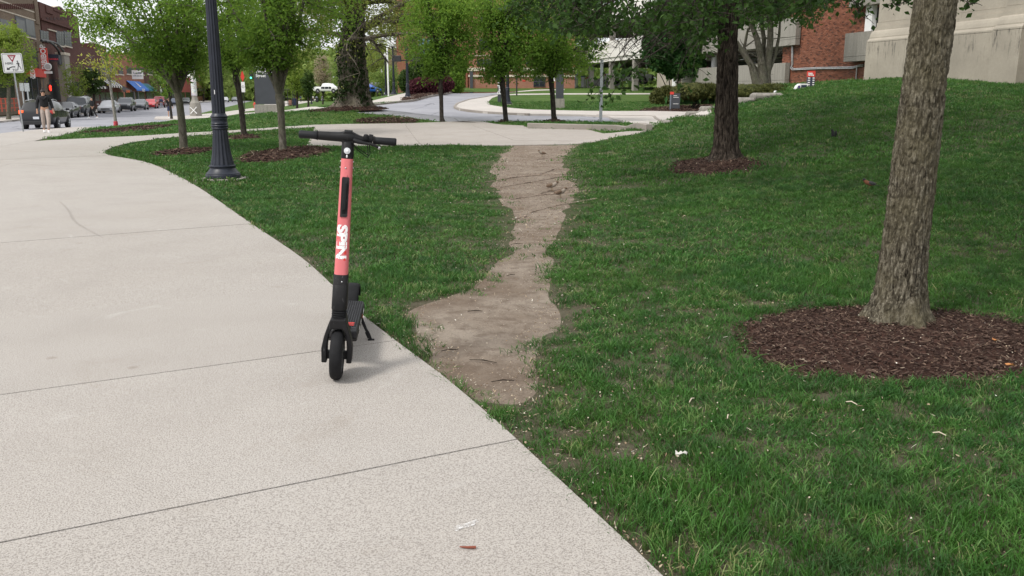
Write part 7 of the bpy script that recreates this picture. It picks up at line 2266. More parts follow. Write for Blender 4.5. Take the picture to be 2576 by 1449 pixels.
# lettered pillar and slab sign by the lawn
def pillar(ua, ub, vt, vb, base_v, label, txt, size, rzv=0, tm=M_white, face=None):
    gb = G((ua + ub) / 2, base_v); d_ = gb.y
    w_ = (ub - ua) * d_ / FPX / 1.02; zt_ = PT(ua, vt, d_).z; zb_2 = PT(ua, vb, d_).z
    t = thing('pillar_sign', gb, label, 'sign', rz=rzv)
    if vb < base_v - 3:
        mb = MB(); mb.box(-w_ / 2 - .06, w_ / 2 + .06, -.3, .3, -.2, zb_2 - gb.z - .01, bev=.01); mb.build('stone_base', M_conc, t)
    mb = MB(); mb.box(-w_ / 2, w_ / 2, -.20, .20, zb_2 - gb.z, zt_ - gb.z, bev=.008); mb.build('panel', M_slate, t)
    if txt: lettering('lettering', txt, size, frame_M((w_ * .1, -.21, (zt_ - gb.z) * .62), (0, 0, 1), (-1, 0, 0)), tm, t, .012)
    return t
pillar(1252, 1261, 189, 256, 257, 'slim dark pillar with vertical white lettering by the campus sidewalk', 'Parking', .42)
t = pillar(1398, 1417, 178, 248, 271, 'dark slab sign on a concrete foot on the lawn behind the third slim hornbeam', None, .3)
mb = MB(); mb.box(-.42, -.30, -.215, -.202, 1.6, 1.9); mb.build('white_mark', M_white, t)
# bare steel sign post
gp = G(1511, 304); t = thing('sign_post', gp, 'bare galvanised steel post on the kerbed grass strip', 'post')
mb = MB(); mb.box(-.07, .07, -.03, .03, -.1, PT(1511, 150, gp.y).z - gp.z); mb.build('post', M_steel, t)
gp = G(1300, 240); t = thing('sign_post', gp, 'thin black post in the lawn left of the slab sign', 'post')
mb = MB(); mb.tube([(0, 0, -.1), (0, 0, PT(1300, 188, gp.y).z - gp.z)], .06, 6); mb.build('post', M_blk, t)
gp = G(1277, 262); lp = lamp_post(gp, 'dark lamp post behind the second slim hornbeam', hgt_=4.35, n=20)
# floodlight post
gp = G(1026, 247); t = lamp_post(gp, 'dark post carrying two black floodlights beside the barberry', flood=True, hgt_=(PT(1022, 150, gp.y).z - gp.z) + .2, n=24)
hh = (PT(1022, 150, gp.y).z - gp.z)
for sx_ in (-1, 1):
    mb = MB(); mb.box(sx_ * .75 - .32, sx_ * .75 + .32, -.25, .15, hh - .15, hh + .30, bev=.04); mb.build('floodlight', M_blk, t)
mb = MB(); mb.box(-.9, .9, -.04, .04, hh - .1, hh - .02); mb.build('crossbar', M_blk, t)
mb = MB(); mb.box(-.55, .55, -.55, .55, -.1, .10, bev=.02); mb.build('plinth', M_walk, t)
for (ub_, vb_, vt_, lab) in ((992, 262, 130, 'tallest lamp post with white globe right of the elm'), (972, 262, 158, 'lamp post with white globe just left of the tallest one'), (962, 258, 178, 'shorter lamp post nearest the elm trunk'), (985, 252, 172, 'farthest lamp post seen between two nearer ones'), (783, 247, 190, 'far lamp post by the pedestrians'), (388, 262, 205, 'lamp post with white globe on the far sidewalk')):
    # a 5 m post whose foot stands where its distance says
    px = vb_ - vt_; d_ = 4.9 * 2260 / px * (1.0)
    p = PT(ub_, vb_, d_); x_ = p.x; z_ = float(hgt(x_, d_))
    lamp_post((x_, d_, z_), lab, n=14)
# pale pole by the lamps, signs on the avenue
gp = PT(978, 262, 78); t = thing('flag_pole', (gp.x, 78, float(hgt(gp.x, 78))), 'white slender pole standing among the lamp posts', 'pole')
mb = MB(); mb.tube([(0, 0, 0), (0, 0, 4.2)], .07, 8); mb.build('pole', M_wht, t)
# posters pole with flared base
gp = G(493, 291.5); t = thing('utility_pole', gp, 'pale pole plastered with torn posters on a flared base marked X', 'pole')
k = gp.y / FPX / 1.02
mb = MB(); mb.lathe([(14 * k, -.05), (14.5 * k, .02), (14 * k, 20 * k), (12.5 * k, 32 * k), (8 * k, 38 * k), (6.5 * k, 46 * k), (6.5 * k, 50 * k)], 8, Matrix.Rotation(R(22.5), 4, 'Z')); mb.build('base', M_conc, t)
def m_poster():
    m = mat('torn_posters', (.5, .5, .5), .85); g = NG(m); p = g.obj()
    v = g.voro(g.scaled(p, (1, 1, 1.4)), 4.5, out='Color'); n = g.noise(p, 16, 4, .8)
    c = g.mix(.55, v, (.62, .61, .60)); c = g.mix(g.rng(n, .52, .6, 0, .85), c, (.06, .06, .07)); hs2 = g.node('ShaderNodeHueSaturation'); hs2.inputs['Saturation'].default_value = .25; g.lk(c, hs2.inputs['Color']); g.col(hs2.outputs[0]); return m
mb = MB(); mb.lathe([(7 * k, 50 * k), (6.4 * k, 92 * k)], 14); mb.build('poster_wrap', m_poster(), t, True)
mb = MB(); mb.lathe([(5.4 * k, 92 * k), (5.0 * k, 122 * k), (4.6 * k, 300 * k)], 12); mb.build('shaft', M_concl, t, True)
mb = MB(); mb.box(-15 * k, -7 * k, -.02, .02, 94 * k, 114 * k); mb.build('street_name_plate', M_wht, t)
mb = MB()
for a_, b_ in (((-8, 6), (8, 22)), ((8, 6), (-8, 22))):
    d_ = Vector((b_[0] - a_[0], b_[1] - a_[1])).normalized(); n_ = Vector((-d_.y, d_.x)) * 1.0
    mb.add([((a_[0] + n_.x) * k, -14.6 * k, (a_[1] + n_.y) * k), ((a_[0] - n_.x) * k, -14.6 * k, (a_[1] - n_.y) * k), ((b_[0] - n_.x) * k, -14.2 * k, (b_[1] - n_.y) * k), ((b_[0] + n_.x) * k, -14.2 * k, (b_[1] + n_.y) * k)], [(0, 1, 2, 3)])
mb.build('white_x', M_wht, t, kind='stuff')
# red and white road sign on black post
gp = G(616, 280); t = thing('road_sign', gp, 'black post with red triangle sign and white arrow sign left of the number sign', 'sign'); k = gp.y / FPX / 1.02
mb = MB(); mb.tube([(0, 0, -.1), (0, 0, 105 * k)], .045, 6); mb.build('post', M_blk, t)
mb = MB(); mb.prism([(-5 * k, 84 * k), (0, 102 * k), (5 * k, 84 * k), (0, 72 * k)], 'y', -.08, -.05); mb.build('red_plate', M_redp, t)
mb = MB(); mb.box(-4.5 * k, 4.5 * k, -.08, -.05, 47 * k, 72 * k); mb.build('white_plate', M_wht, t)
mb = MB(); mb.lathe([(2.2 * k, 0), (3.2 * k, 0)], 20, Matrix.Translation((0, -.085, 60 * k)) @ Matrix.Rotation(math.pi / 2, 4, 'X'), cap=False); mb.build('ring_mark', M_ink, t)
# hydrant
gp = G(641, 272.5); t = thing('fire_hydrant', gp, 'red fire hydrant at the foot of the number sign', 'hydrant'); s_ = 1.2
mb = MB(); mb.lathe([(.16, 0), (.16, .05), (.11, .06), (.11, .5), (.14, .52), (.14, .58), (.11, .62), (.06, .70), (.03, .74), (.03, .78)], 12, Matrix.Scale(s_, 4)); mb.build('barrel', M_redp, t, True)
for sx_ in (-1, 1): mb = MB(); mb.tube([(sx_ * .10, 0, .5), (sx_ * .24, 0, .5)], .06, 8); mb.build('nozzle', M_redp, t)
# bench-like rack and bins by the far sidewalk
gp = G(727, 268); t = thing('bus_shelter', gp, 'dark framed stand beside the bins on the avenue sidewalk', 'shelter'); k = gp.y / FPX / 1.02
for x in (-11, -2, 11):
    mb = MB(); mb.box(x * k - .05, x * k + .05, -.05, .05, 0, 40 * k); mb.build('post', M_blk, t)
for z in (6, 20, 39): mb = MB(); mb.box(-11 * k, 11 * k, -.05, .05, z * k, z * k + .09); mb.build('rail', M_blk, t)
mb = MB(); mb.box(-12 * k, 12 * k, -.6, .6, 40 * k + .1, 40 * k + .2); mb.build('canopy', M_blk, t)
for (u, v, ww, hh, m_, lab) in ((731, 266, 8, 14, mat('brown_box', (.25, .12, .08), .7), 'brown newspaper box beside the dark stand'), (741, 266, 9, 18, C_navy, 'navy newspaper box right of the brown one'), (798, 257, 6, 11, M_blk, 'dark litter bin at the small trees')):
    gp = G(u, v); k = gp.y / FPX / 1.02; t = thing('newspaper_box' if v > 260 else 'litter_bin', gp, lab, 'box' if v > 260 else 'bin')
    mb = MB(); mb.box(-ww / 2 * k, ww / 2 * k, -.25, .25, .1, hh * k, bev=.04); mb.build('body', m_, t); mb = MB(); mb.box(-ww / 2.4 * k, ww / 2.4 * k, -.2, .2, 0, .098); mb.build('foot', M_blk, t)
# traffic lights far down
for (u, v, lab) in ((470, 185, 'dark traffic signal over the avenue left of the poster pole'), (632, 190, 'traffic signal showing green near the number sign')):
    d_ = 120.0; p = PT(u, v, d_); z0_ = float(hgt(p.x, d_)); t = thing('traffic_light', (p.x, d_, z0_), lab, 'traffic light')
    mb = MB(); mb.tube([(.5, 0, 0), (.5, 0, p.z - z0_ + 1)], .12, 8); mb.build('pole', M_blk, t)
    mb = MB(); mb.box(-.2, .2, -.2, .2, p.z - z0_ - .5, p.z - z0_ + .6, bev=.03); mb.build('housing', M_blk, t)
    mb = MB(); mb.sphere((0, -.22, p.z - z0_ - .3), .13, 10, 6); mb.build('green_lamp', mat('green_lamp', (.1, .7, .45), .4, emit=((.1, .9, .5), 1.5)), t)
# small grey notice with red corner by the yew
gp = G(1697, 277); k = gp.y / FPX / 1.02; t = thing('wayfinding_sign', gp, 'small slate wayfinding sign with a red corner before the clipped yew', 'sign', rz=R(-14))
mb = MB(); mb.box(-9 * k, 12.5 * k, -.04, .04, 4 * k, 41 * k, bev=.005); mb.build('panel', M_slate, t); mb = MB(); mb.box(-12.5 * k, -9.2 * k, -.06, .06, -.05, 38 * k); mb.build('upright', mat('slate_upright', (.16, .18, .21), .6), t)
mb = MB(); mb.box(-12.5 * k, -3 * k, -.065, .05, 38.5 * k, 45 * k); mb.build('red_corner', M_redp, t)
for z in (35, 31, 15): mb = MB(); mb.box(-4 * k, (5 if z == 35 else 9) * k, -.046, -.042, z * k, z * k + 1.1 * k); mb.build('lettering', M_white, t)
# pay station and rates board
gp = G(2037, 229); d_ = 31.5; p = PT(2037.5, 229, d_); z0_ = float(hgt(p.x, d_)); k = d_ / FPX / 1.02
t = thing('rates_board', (p.x, d_, z0_), 'parking rates board with red head and rows of prices by the brick wall', 'sign', rz=R(-4)); zt_ = PT(2037, 179, d_).z - z0_
mb = MB(); mb.box(-9.2 * k, 9.2 * k, -.05, .05, .1, zt_); mb.build('panel', mat('navy_panel', (.03, .035, .06), .5), t)
mb = MB(); mb.box(-9.3 * k, 9.3 * k, -.055, .055, zt_ - 14 * k, zt_ + .01); mb.build('red_head', M_redp, t)
lettering('lettering', 'Public\nParking', 4.6 * k, frame_M((-8 * k, -.06, zt_ - 7.5 * k), (1, 0, 0), (0, 0, 1)), M_white, t, .004, 'LEFT', line=.8)
for q in range(6):
    zz = zt_ - (18 + 5.4 * q) * k
    for a_, b_ in ((-8, -2.5), (3.5, 8)): mb = MB(); mb.box(a_ * k, b_ * k, -.056, -.052, zz, zz + 2.6 * k); mb.build('price', M_white, t)
p = PT(2012, 233, d_ - .3); z0_ = float(hgt(p.x, d_ - .3)); zt_ = PT(2012, 210.5, d_ - .3).z - z0_; zb_2 = PT(2012, 240, d_ - .3).z - z0_
t = thing('pay_station', (p.x, d_ - .3, z0_), 'white parking pay station with rounded hood and blue screen', 'machine', rz=R(-4))
w_ = 14.5 * k; mb = MB(); mb.prism([(-w_, -.05), (w_, -.05), (w_, zt_), (-w_ * .2, zt_), (-w_ * .65, zt_ - .07), (-w_ * .9, zt_ - .20)], 'y', -.2, .2); mb.build('housing', M_wht, t)
mb = MB(); mb.box(-w_ * .1, w_ * .85, -.21, -.202, zt_ - 10 * k, zt_ - 3 * k); mb.build('screen', mat('dark_screen', (.02, .03, .06), .2, spec=.7), t)
mb = MB(); mb.box(-w_ * .62, -w_ * .25, -.21, -.202, zt_ - 20 * k, zt_ - 5 * k); mb.build('keypad', mat('violet_panel', (.06, .03, .16), .5), t)
mb = MB(); mb.box(w_ * .2, w_ * .85, -.21, -.202, zt_ - 19 * k, zt_ - 12 * k); mb.build('card_reader', mat('light_blue_panel', (.12, .35, .6), .5), t)
p = PT(1950, 238, 33); z0_ = p.z - .02
t = thing('bollard_light', (p.x, 33, z0_ - .4), 'stubby red bollard with white cap behind the stone ledge', 'bollard'); mb = MB(); mb.lathe([(.055, 0), (.055, .46), (.06, .47)], 12); mb.build('body', M_redp, t); mb = MB(); mb.lathe([(.06, .472), (.06, .54), (.03, .56)], 12); mb.build('cap', M_wht, t)
# garage entrance machines and bollards
EG = 'ticket machines and bollards at the garage entrance'
M_mblue = mat('machine_blue', (.03, .06, .20), .5)
for (ua, ub, vt, vb, kind_, lab) in [(1418, 1427, 194, 219, 'box', 'white ticket box with navy lid, leftmost at the garage entrance'), (1429, 1434, 195, 219, 'bol', 'red-topped white bollard between the ticket box and the kiosk'), (1438, 1450, 187, 218.5, 'kiosk', 'white ticket kiosk with navy frame, tallest at the entrance'), (1461, 1470, 191, 217.5, 'box', 'white ticket box with navy lid right of the kiosk'), (1471, 1474.5, 195, 217, 'bol', 'first red-topped bollard right of the second ticket box'), (1476, 1480.5, 193, 217, 'bol', 'second red-topped bollard right of the second ticket box'), (1482, 1485, 194, 216, 'bol', 'third red-topped bollard right of the second ticket box'), (1603, 1608.5, 186, 210, 'bol', 'lone red-ringed white bollard before the dark entrance')]:
    d_ = 106.0; p = PT((ua + ub) / 2, vb, d_); z0_ = float(hgt(p.x, d_)); k = d_ / FPX / 1.02; w_ = (ub - ua) / 2 * k; zt_ = PT(1450, vt, d_).z - z0_; zt_ = max(zt_, .9)
    t = thing({'box': 'ticket_machine', 'bol': 'bollard', 'kiosk': 'ticket_machine'}[kind_], (p.x, d_, z0_), lab, 'bollard' if kind_ == 'bol' else 'machine', EG)
    if kind_ == 'bol':
        mb = MB(); mb.lathe([(w_, -.1), (w_, zt_ - .18)], 12); mb.build('post', M_wht, t); mb = MB(); mb.lathe([(w_ * 1.03, zt_ - .178), (w_ * 1.03, zt_ - .06)], 12); mb.build('red_ring', M_redp, t); mb = MB(); mb.lathe([(w_, zt_ - .058), (w_ * .8, zt_), (.01, zt_ + .03)], 12); mb.build('cap', M_wht, t)
    else:
        mb = MB(); mb.box(-w_ * .9, w_ * .9, -.3, .3, -.1, zt_ - .12); mb.build('housing', M_wht, t); mb = MB(); mb.box(-w_ * 1.1, w_ * 1.1, -.36, .36, zt_ - .118, zt_); mb.build('lid', M_mblue, t)
        if kind_ == 'kiosk':
            mb = MB(); mb.box(-w_ * .7, w_ * .5, -.32, -.302, zt_ - .75, zt_ - .3); mb.build('screen', M_mblue, t); mb = MB(); mb.box(w_ * 1.2, w_ * 1.5, -.1, .1, 0, zt_ + .5); mb.build('camera_post', M_steel, t)
d_ = 106.0
for (ua, ub, vt, vb, lab) in ((1488, 1522, 196, 217, 'white barrier panel left of the hanging linden leaves'), (1524, 1560, 199, 215, 'white barrier panel behind the hanging linden leaves')):
    p = PT((ua + ub) / 2, vb, d_); z0_ = float(hgt(p.x, d_)); k = d_ / FPX / 1.02; w_ = (ub - ua) / 2 * k; t = thing('barrier', (p.x, d_, z0_), lab, 'barrier', EG)
    mb = MB(); mb.box(-w_, w_, -.06, .06, .1, 1.0, bev=.03); mb.build('panel', M_wht, t)
    for sx_ in (-1, 1): mb = MB(); mb.box(sx_ * w_ * .8 - .1, sx_ * w_ * .8 + .1, -.25, .25, -.05, .098); mb.build('foot', M_wht, t)

# ------------------------------------------------------------------ rocks on the slope edge
M_rock = m_expo('ledge_rock', (.33, .31, .275), (.13, .12, .105))
RK = [(1667, 1701, 304, 316, 27.5, 'flat grey stone lowest on the slope edge, by the kerb end'), (1728, 1769, 282, 295, 27.5, 'grey ledge stone second from the bottom of the slope edge'), (1765, 1800, 269, 282, 27.3, 'flat stone against the left side of the dark linden trunk'), (1853, 1907, 247, 260, 27.0, 'ledge stone just right of the dark linden trunk'), (1893, 1962, 235.5, 248, 26.8, 'long flat stone highest on the slope edge')]
for kk_, (ua, ub, vt, vb, d_, lab) in enumerate(RK):
    p = PT((ua + ub) / 2, vb, d_); w_ = (ub - ua) * d_ / FPX / 1.02; h_ = (vb - vt) * d_ / FPX
    bm = bmesh.new(); bmesh.ops.create_cube(bm, size=1.0); bmesh.ops.subdivide_edges(bm, edges=bm.edges[:], cuts=5, use_grid_fill=True)
    for v in bm.verts:
        n_ = mnoise.noise(v.co * 2.1 + Vector((kk_ * 5, 0, 0))) * .13 + mnoise.noise(v.co * 6 + Vector((kk_ * 9, 3, 0))) * .05
        s_ = 1 - .18 * abs(v.co.z * 2) ** 3
        v.co = Vector((v.co.x * w_ * s_ * (1 + n_ * .6), v.co.y * .7 * s_ * (1 + n_), v.co.z * h_ * 1.5 * (1 + n_ * .35)))
    me = bpy.data.meshes.new('ledge_stone'); bm.to_mesh(me); bm.free(); me.materials.append(M_rock)
    for pl_ in me.polygons: pl_.use_smooth = True
    me.set_sharp_from_angle(angle=R(30))
    tag(link('ledge_stone', me, None, (p.x, d_, p.z + h_ * .35)), lab, 'stone', 'flat stones set along the slope edge')

# ------------------------------------------------------------------ shrubs and further trees
def shrub(name, blobs, d, leafm, n, size, label, cat='shrub', group=None, seed=1, stems=None, depth=1.2, tint=None, wid=.55, flat=.3, floor_=None):
    """blobs: [(u,v,ru,rv)]"""
    r = np.random.default_rng(seed); P = []
    A = sum(b[2] * b[3] for b in blobs)
    for (u, v, ru, rv) in blobs:
        c = np.array(PT(u, v, d)); rx = ru * d / FPX / 1.02; rz = rv * d / FPX / 1.02; ry = min(depth, max(rx, rz)) * .9
        q = int(n * ru * rv / A); w_ = r.normal(size=(q, 3)); w_ /= np.linalg.norm(w_, axis=1)[:, None]
        rad = r.uniform(.55, 1.0, q) ** .4
        lump = 1 + .16 * (fbm(w_[:, 0] * 3 + u, w_[:, 2] * 3 + w_[:, 1] * 2, 1.2, 2, seed) - .5) * 2
        P.append(c + w_ * (rad * lump)[:, None] * np.array([rx, ry, rz]))
    P = np.concatenate(P); b0 = np.array(PT(blobs[0][0], blobs[0][1] + blobs[0][3], d)); base = Vector((b0[0], d, float(hgt(b0[0], d))))
    P = P[P[:, 2] > np.array([float(0)])[0] + hgt(P[:, 0], P[:, 1]) + .0]
    t = thing(name, base, label, cat, group)
    tn = None
    if tint is not None: tn = tint
    link('foliage', leafmesh('foliage', P - np.array(base), size, leafm, seed, wid=wid, flat=flat, tint=tn), t)
    mb = MB(); 
    for k in range(stems or 5):
        a = P[int(r.uniform(0, len(P)))]; mb.tube([(r.uniform(-.15, .15), r.uniform(-.1, .1), -.05), tuple((a - np.array(base)) * np.array([.5, .5, .5])), tuple(a - np.array(base))], [.05, .03, .012], 5)
    mb.build('stem', M_barkD, t, True)
    # dense dark core so that the mass does not read as hollow
    return t
shrub('barberry_bush', [(1058, 220, 30, 21), (1090, 214, 34, 22), (1120, 212, 20, 18), (1040, 226, 14, 14)], 79, L_barb, 15000, .20, 'dark purple barberry mass on the mulch bed beyond the road', 'bush', None, 41, depth=2.6)
shrub('yew_shrub', [(1673, 246, 36, 27)], 60, L_yew, 9000, .16, 'clipped round yew behind the small slate sign, nearest the lawn', 'bush', 'clipped yews', 42, depth=1.6)
shrub('yew_shrub', [(1740, 230, 50, 22), (1790, 232, 40, 20)], 54, L_yew, 9000, .16, 'wide yew mass between the round yew and the dark linden', 'bush', 'clipped yews', 43, depth=1.6)
shrub('yew_shrub', [(1880, 229, 50, 18), (1940, 226, 52, 15), (1915, 240, 70, 12), (1980, 226, 40, 12), (1900, 252, 70, 12)], 42, L_yew, 13000, .10, 'low yew band under the multi-stemmed tree', 'bush', 'clipped yews', 44, depth=1.2)
shrub('yew_shrub', [(2085, 221, 50, 10), (2130, 219, 30, 7)], 44, L_yew, 4000, .10, 'low dark yew at the foot of the brick wall right of the rates board', 'bush', 'clipped yews', 45, depth=.6)
r = np.random.default_rng(46); P = []
p0 = PT(1752, 264, 56)
for k in range(1500):
    u = r.normal(1755, 24); P.append(PT(u, 262 - abs(r.normal()) * 3, 55 + r.normal() * .5))
V = []; F = []
for k, p in enumerate(P):
    b = len(V); a = r.uniform(0, 6.28); l = r.uniform(.3, .62); dx, dy = math.cos(a) * l * .35, math.sin(a) * l * .3; w_ = .022
    q = Vector(p) - p0; V += [(q.x - w_, q.y, q.z), (q.x + w_, q.y, q.z), (q.x + dx * .5 + w_, q.y + dy * .5, q.z + l * .7), (q.x + dx * .5 - w_, q.y + dy * .5, q.z + l * .7), (q.x + dx, q.y + dy, q.z + l)]
    F += [(b, b + 1, b + 2, b + 3), (b + 3, b + 2, b + 4)]
t = thing('lily_clump', p0, 'bright green strap-leaved clump on the mulch right of the slate sign', 'plant')
link('leaves', mesh_np('leaves', V, F, mat('strap_leaf', (.035, .13, .025), .5)), t)
# ivy on the garage
shrub('wall_ivy', [(1700, 60, 55, 60), (1660, 120, 40, 55), (1740, 110, 40, 45), (1700, 160, 40, 34), (1745, 160, 26, 28)], 67, L_ivyg, 15000, .30, 'heavy green ivy hanging over the garage left of the dark linden', 'ivy', None, 47, depth=1.6, wid=.85)
# green trees behind the barberry and further
shrub('evergreen_shrub', [(1040, 200, 20, 38), (1062, 185, 26, 45), (1095, 185, 30, 42), (1128, 190, 24, 40), (1020, 205, 16, 25)], 88, L_mid, 16000, .26, 'dense green shrubs directly behind the purple barberry', 'bush', None, 48, depth=3.5)
shrub('leaning_shrub', [(1150, 200, 18, 36), (1140, 222, 10, 16), (1160, 170, 14, 20)], 84, L_horn, 4200, .24, 'loose light green shrub leaning at the brick building corner', 'bush', None, 49, depth=2.0)
# street trees of the avenue
def rowtree(u, x0, crown, leafm, n, size, label, seed, bark=M_barkD, tw=8, group='street trees on the far side of the avenue', nl=6):
    d_ = on_row(u, x0); x_ = x0 - .261 * d_; z_ = float(hgt(x_, d_))
    pv = CV - FPX * ((d_ * math.sin(PITCH) + (z_ - CAM_H) * math.cos(PITCH)) / (d_ * math.cos(PITCH) - (z_ - CAM_H) * math.sin(PITCH)))
    return tree('tree', [(u, pv + 1, tw * 1.3), (u, pv - 12, tw), (u, crown[1] + crown[3] * .75, tw * .8)], d_, crown, leafm, bark, n, size, label, 'tree', group, seed, nl, .5, 5, 3, fill=.45, shell=.2)
rowtree(22, -21.8, (14, 140, 72, 78), L_lime, 9000, .20, 'bright green street tree at the left picture edge behind the yield sign', 201, M_barkC, 10)
rowtree(187, -22.3, (182, 208, 36, 52), L_lime, 1900, .18, 'feathery pale green street tree between the two dark parked cars', 202, M_barkF, 4)
rowtree(237, -22.3, (232, 205, 30, 34), L_mid, 2600, .24, 'dense dark green street tree left of the striped awning', 203, M_barkD, 6)
rowtree(415, -22.3, (402, 222, 26, 36), L_horn, 2600, .24, 'yellow-green street tree right of the blue awning', 204, M_barkD, 5)
rowtree(512, -22.3, (506, 200, 14, 42), L_lime, 1700, .30, 'narrow yellow-green tree right of the poster pole', 205, M_barkD, 4)
rowtree(560, -22.3, (562, 212, 14, 22), L_mid, 900, .34, 'small dark tree far down the avenue', 206, M_barkD, 3)
# trees beyond the road, left of and behind the elm
BG = 'background trees beyond the elm'
far = [(775, 212, 17, 34, 118, L_mid, 'small vivid green tree above the far pedestrians'), (747, 205, 26, 34, 125, L_lime, 'yellow-green tree left of the small vivid one'), (812, 185, 24, 50, 190, L_pink, 'pale brownish budding tree left of the elm trunk'), (690, 190, 36, 50, 200, L_bgA, 'green tree behind the number sign'),
       (975, 200, 42, 34, 130, L_bgA, 'light green tree low behind the lamp posts'), (1012, 158, 42, 55, 165, L_pink, 'pinkish budding tree above the floodlight post'), (948, 150, 46, 62, 190, L_elm, 'tall yellow-green tree behind the elm crown'), (1040, 110, 40, 60, 140, L_bgA, 'mid green tree left of the first slim hornbeam'),
       (640, 150, 50, 70, 240, L_bgA, 'tall green tree far behind the number sign'), (740, 120, 60, 80, 240, L_elm, 'tall yellowish tree far behind, left of the elm'), (560, 160, 50, 60, 260, L_bgA, 'tall green tree at the far bend of the avenue'), (480, 150, 44, 60, 240, L_mid, 'dark green tree over the red corner building'), (860, 190, 40, 50, 210, L_bgA, 'green tree directly behind the elm trunk'),
       (1000, 60, 60, 60, 200, L_elm, 'thin-leaved tall tree over the lamp globes'), (1480, 60, 60, 70, 140, L_mid, 'dark green tree above the garage entrance wing'), (1600, 50, 60, 60, 130, L_mid, 'dark tree rising behind the white garage panels'), (1330, 30, 70, 60, 135, L_bgA, 'green tree over the banded brick building'), (430, 100, 50, 60, 200, L_bgA, 'green tree above the avenue shops'), (340, 90, 40, 50, 190, L_mid, 'dark green tree behind the blue awning shop')]
for k, (cu, cv, ru, rv, d_, lm, lab) in enumerate(far):
    gz = float(hgt(PT(cu, 235, d_).x, d_)); pv = 238 + (CAM_H - gz) * 2307 / d_
    tree('tree', [(cu, pv + 1, 9 * 100 / d_), (cu + 1, pv - 14, 6 * 100 / d_), (cu, min(pv - 16, cv + rv * .7), 5 * 100 / d_)], d_, (cu, cv, ru, rv), lm, M_barkD, int(1500 + ru * rv * .75), .0042 * d_ ** .9 * .62 + .05, lab, 'tree', BG, 220 + k, 7, .5, 5, 2, fill=.6, shell=.1, limb_vis=False, twr=.02)
# far wood closing the horizon
r = np.random.default_rng(300); P = []
for k in range(42000):
    x = r.uniform(-260, 200); y = 330 + r.normal() * 12 + 30 * math.sin(x * .03); h = 13 + 6 * fbm(np.array([x]), np.array([0.]), .05, 3, 2)[0]
    P.append((x, y, r.uniform(0, h)))
link('far_wood', leafmesh('far_wood', np.array(P), 2.2, L_bgA, 5, wid=.8, flat=.3), None, kind='stuff', label='far belt of trees along the horizon')

# ------------------------------------------------------------------ birds and squirrel
def bird(loc, rz, k, label, back, breast, head, beak, name='bird'):
    t = thing(name, loc, label, 'bird', None, rz=rz); t.scale = (k, k, k)
    # body along -x (head) to +x (tail), one continuous skin
    V = [(0, 0, .075), (-.045, 0, .092), (-.075, 0, .118), (-.092, 0, .132), (.05, 0, .062), (.085, 0, .055)]
    E = [(0, 1), (1, 2), (2, 3), (0, 4), (4, 5)]
    skinmesh('body', V, E, [(.036, .036), (.034, .034), (.022, .022), (.017, .017), (.022, .020), (.010, .008)], breast, t, 2)
    mb = MB(); mb.sphere((-.084, 0, .134), .0225, 12, 8, scale=(1.05, .92, .92)); mb.build('head', head, t, True)
    mb = MB(); mb.tube([(-.104, 0, .134), (-.126, 0, .131)], [.006, .001], 6); mb.build('beak', beak, t)
    for s in (-1, 1):
        mb = MB(); mb.sphere((.012, s * .028, .086), .05, 12, 8, scale=(1.15, .25, .52), M=Matrix.Rotation(R(14), 4, 'Y')); mb.build('wing', back, t, True)
        mb = MB(); mb.tube([(-.002, s * .014, .05), (-.004, s * .016, .0)], .0032, 5); mb.tube([(-.004, s * .016, .003), (-.024, s * .016, .002)], .0028, 5); mb.build('leg', beak, t)
        mb = MB(); mb.sphere((-.094, s * .018, .139), .0035, 6, 4); mb.build('eye', M_ink, t)
    mb = MB(); mb.sphere((.0, 0, .098), .048, 12, 8, scale=(1.25, .62, .34), M=Matrix.Rotation(R(18), 4, 'Y')); mb.build('back', back, t, True)
    mb = MB(); mb.add([(.06, -.014, .064), (.06, .014, .064), (.145, .018, .046), (.145, -.018, .046), (.06, -.014, .058), (.06, .014, .058), (.145, .018, .042), (.145, -.018, .042)], [(0, 1, 2, 3), (7, 6, 5, 4), (0, 4, 5, 1), (1, 5, 6, 2), (2, 6, 7, 3), (3, 7, 4, 0)]); mb.build('tail', back, t)
    return t
F_gr = mat('grey_feather', (.045, .042, .042), .8, noise=(60, .3)); F_or = mat('orange_breast', (.20, .075, .035), .8, noise=(60, .25)); F_bk = mat('black_feather', (.015, .014, .015), .7); F_br = mat('brown_feather', (.13, .085, .055), .8, noise=(90, .5)); F_ds = mat('drab_breast', (.25, .21, .17), .8); F_bill = mat('bird_bill', (.20, .13, .05), .6)
gp = G(2186, 476); bird(gp + Vector((0, 0, .01)), R(-8), 1.0 * gp.y / 13.5, 'robin with orange breast standing on the slope between the two big trunks', F_gr, F_or, F_bk, F_bill, 'robin')
for (u, v, rz, lab) in ((1409, 497, 200, 'sparrow standing on the dirt path right of the roots'), (1364, 393, 10, 'sparrow hopping at the top of the dirt path'), (1388, 479, 170, 'sparrow half hidden among the exposed roots')):
    gp = G(u, v); bird(gp, R(rz), .95, lab, F_br, F_ds, F_br, F_bill, 'sparrow')
gp = G(2097, 347); t = thing('squirrel', gp, 'black squirrel sitting up in the grass right of the dark linden', 'squirrel', rz=R(-75)); t.scale = (.62, .62, .62)
skinmesh('body', [(0, 0, .06), (0, -.02, .13), (0, -.045, .19), (0, -.075, .225), (0, -.10, .222), (.035, -.05, .03), (-.035, -.05, .03), (.025, -.06, .14), (-.025, -.06, .14), (.02, -.09, .13), (-.02, -.09, .13), (.012, -.068, .262), (-.012, -.068, .262)], [(0, 1), (1, 2), (2, 3), (3, 4), (0, 5), (0, 6), (2, 7), (7, 9), (2, 8), (8, 10), (3, 11), (3, 12)], [(.055, .055), (.05, .05), .035, .032, .015, .025, .025, .014, .014, .009, .009, .007, .007], F_bk, t, 2)
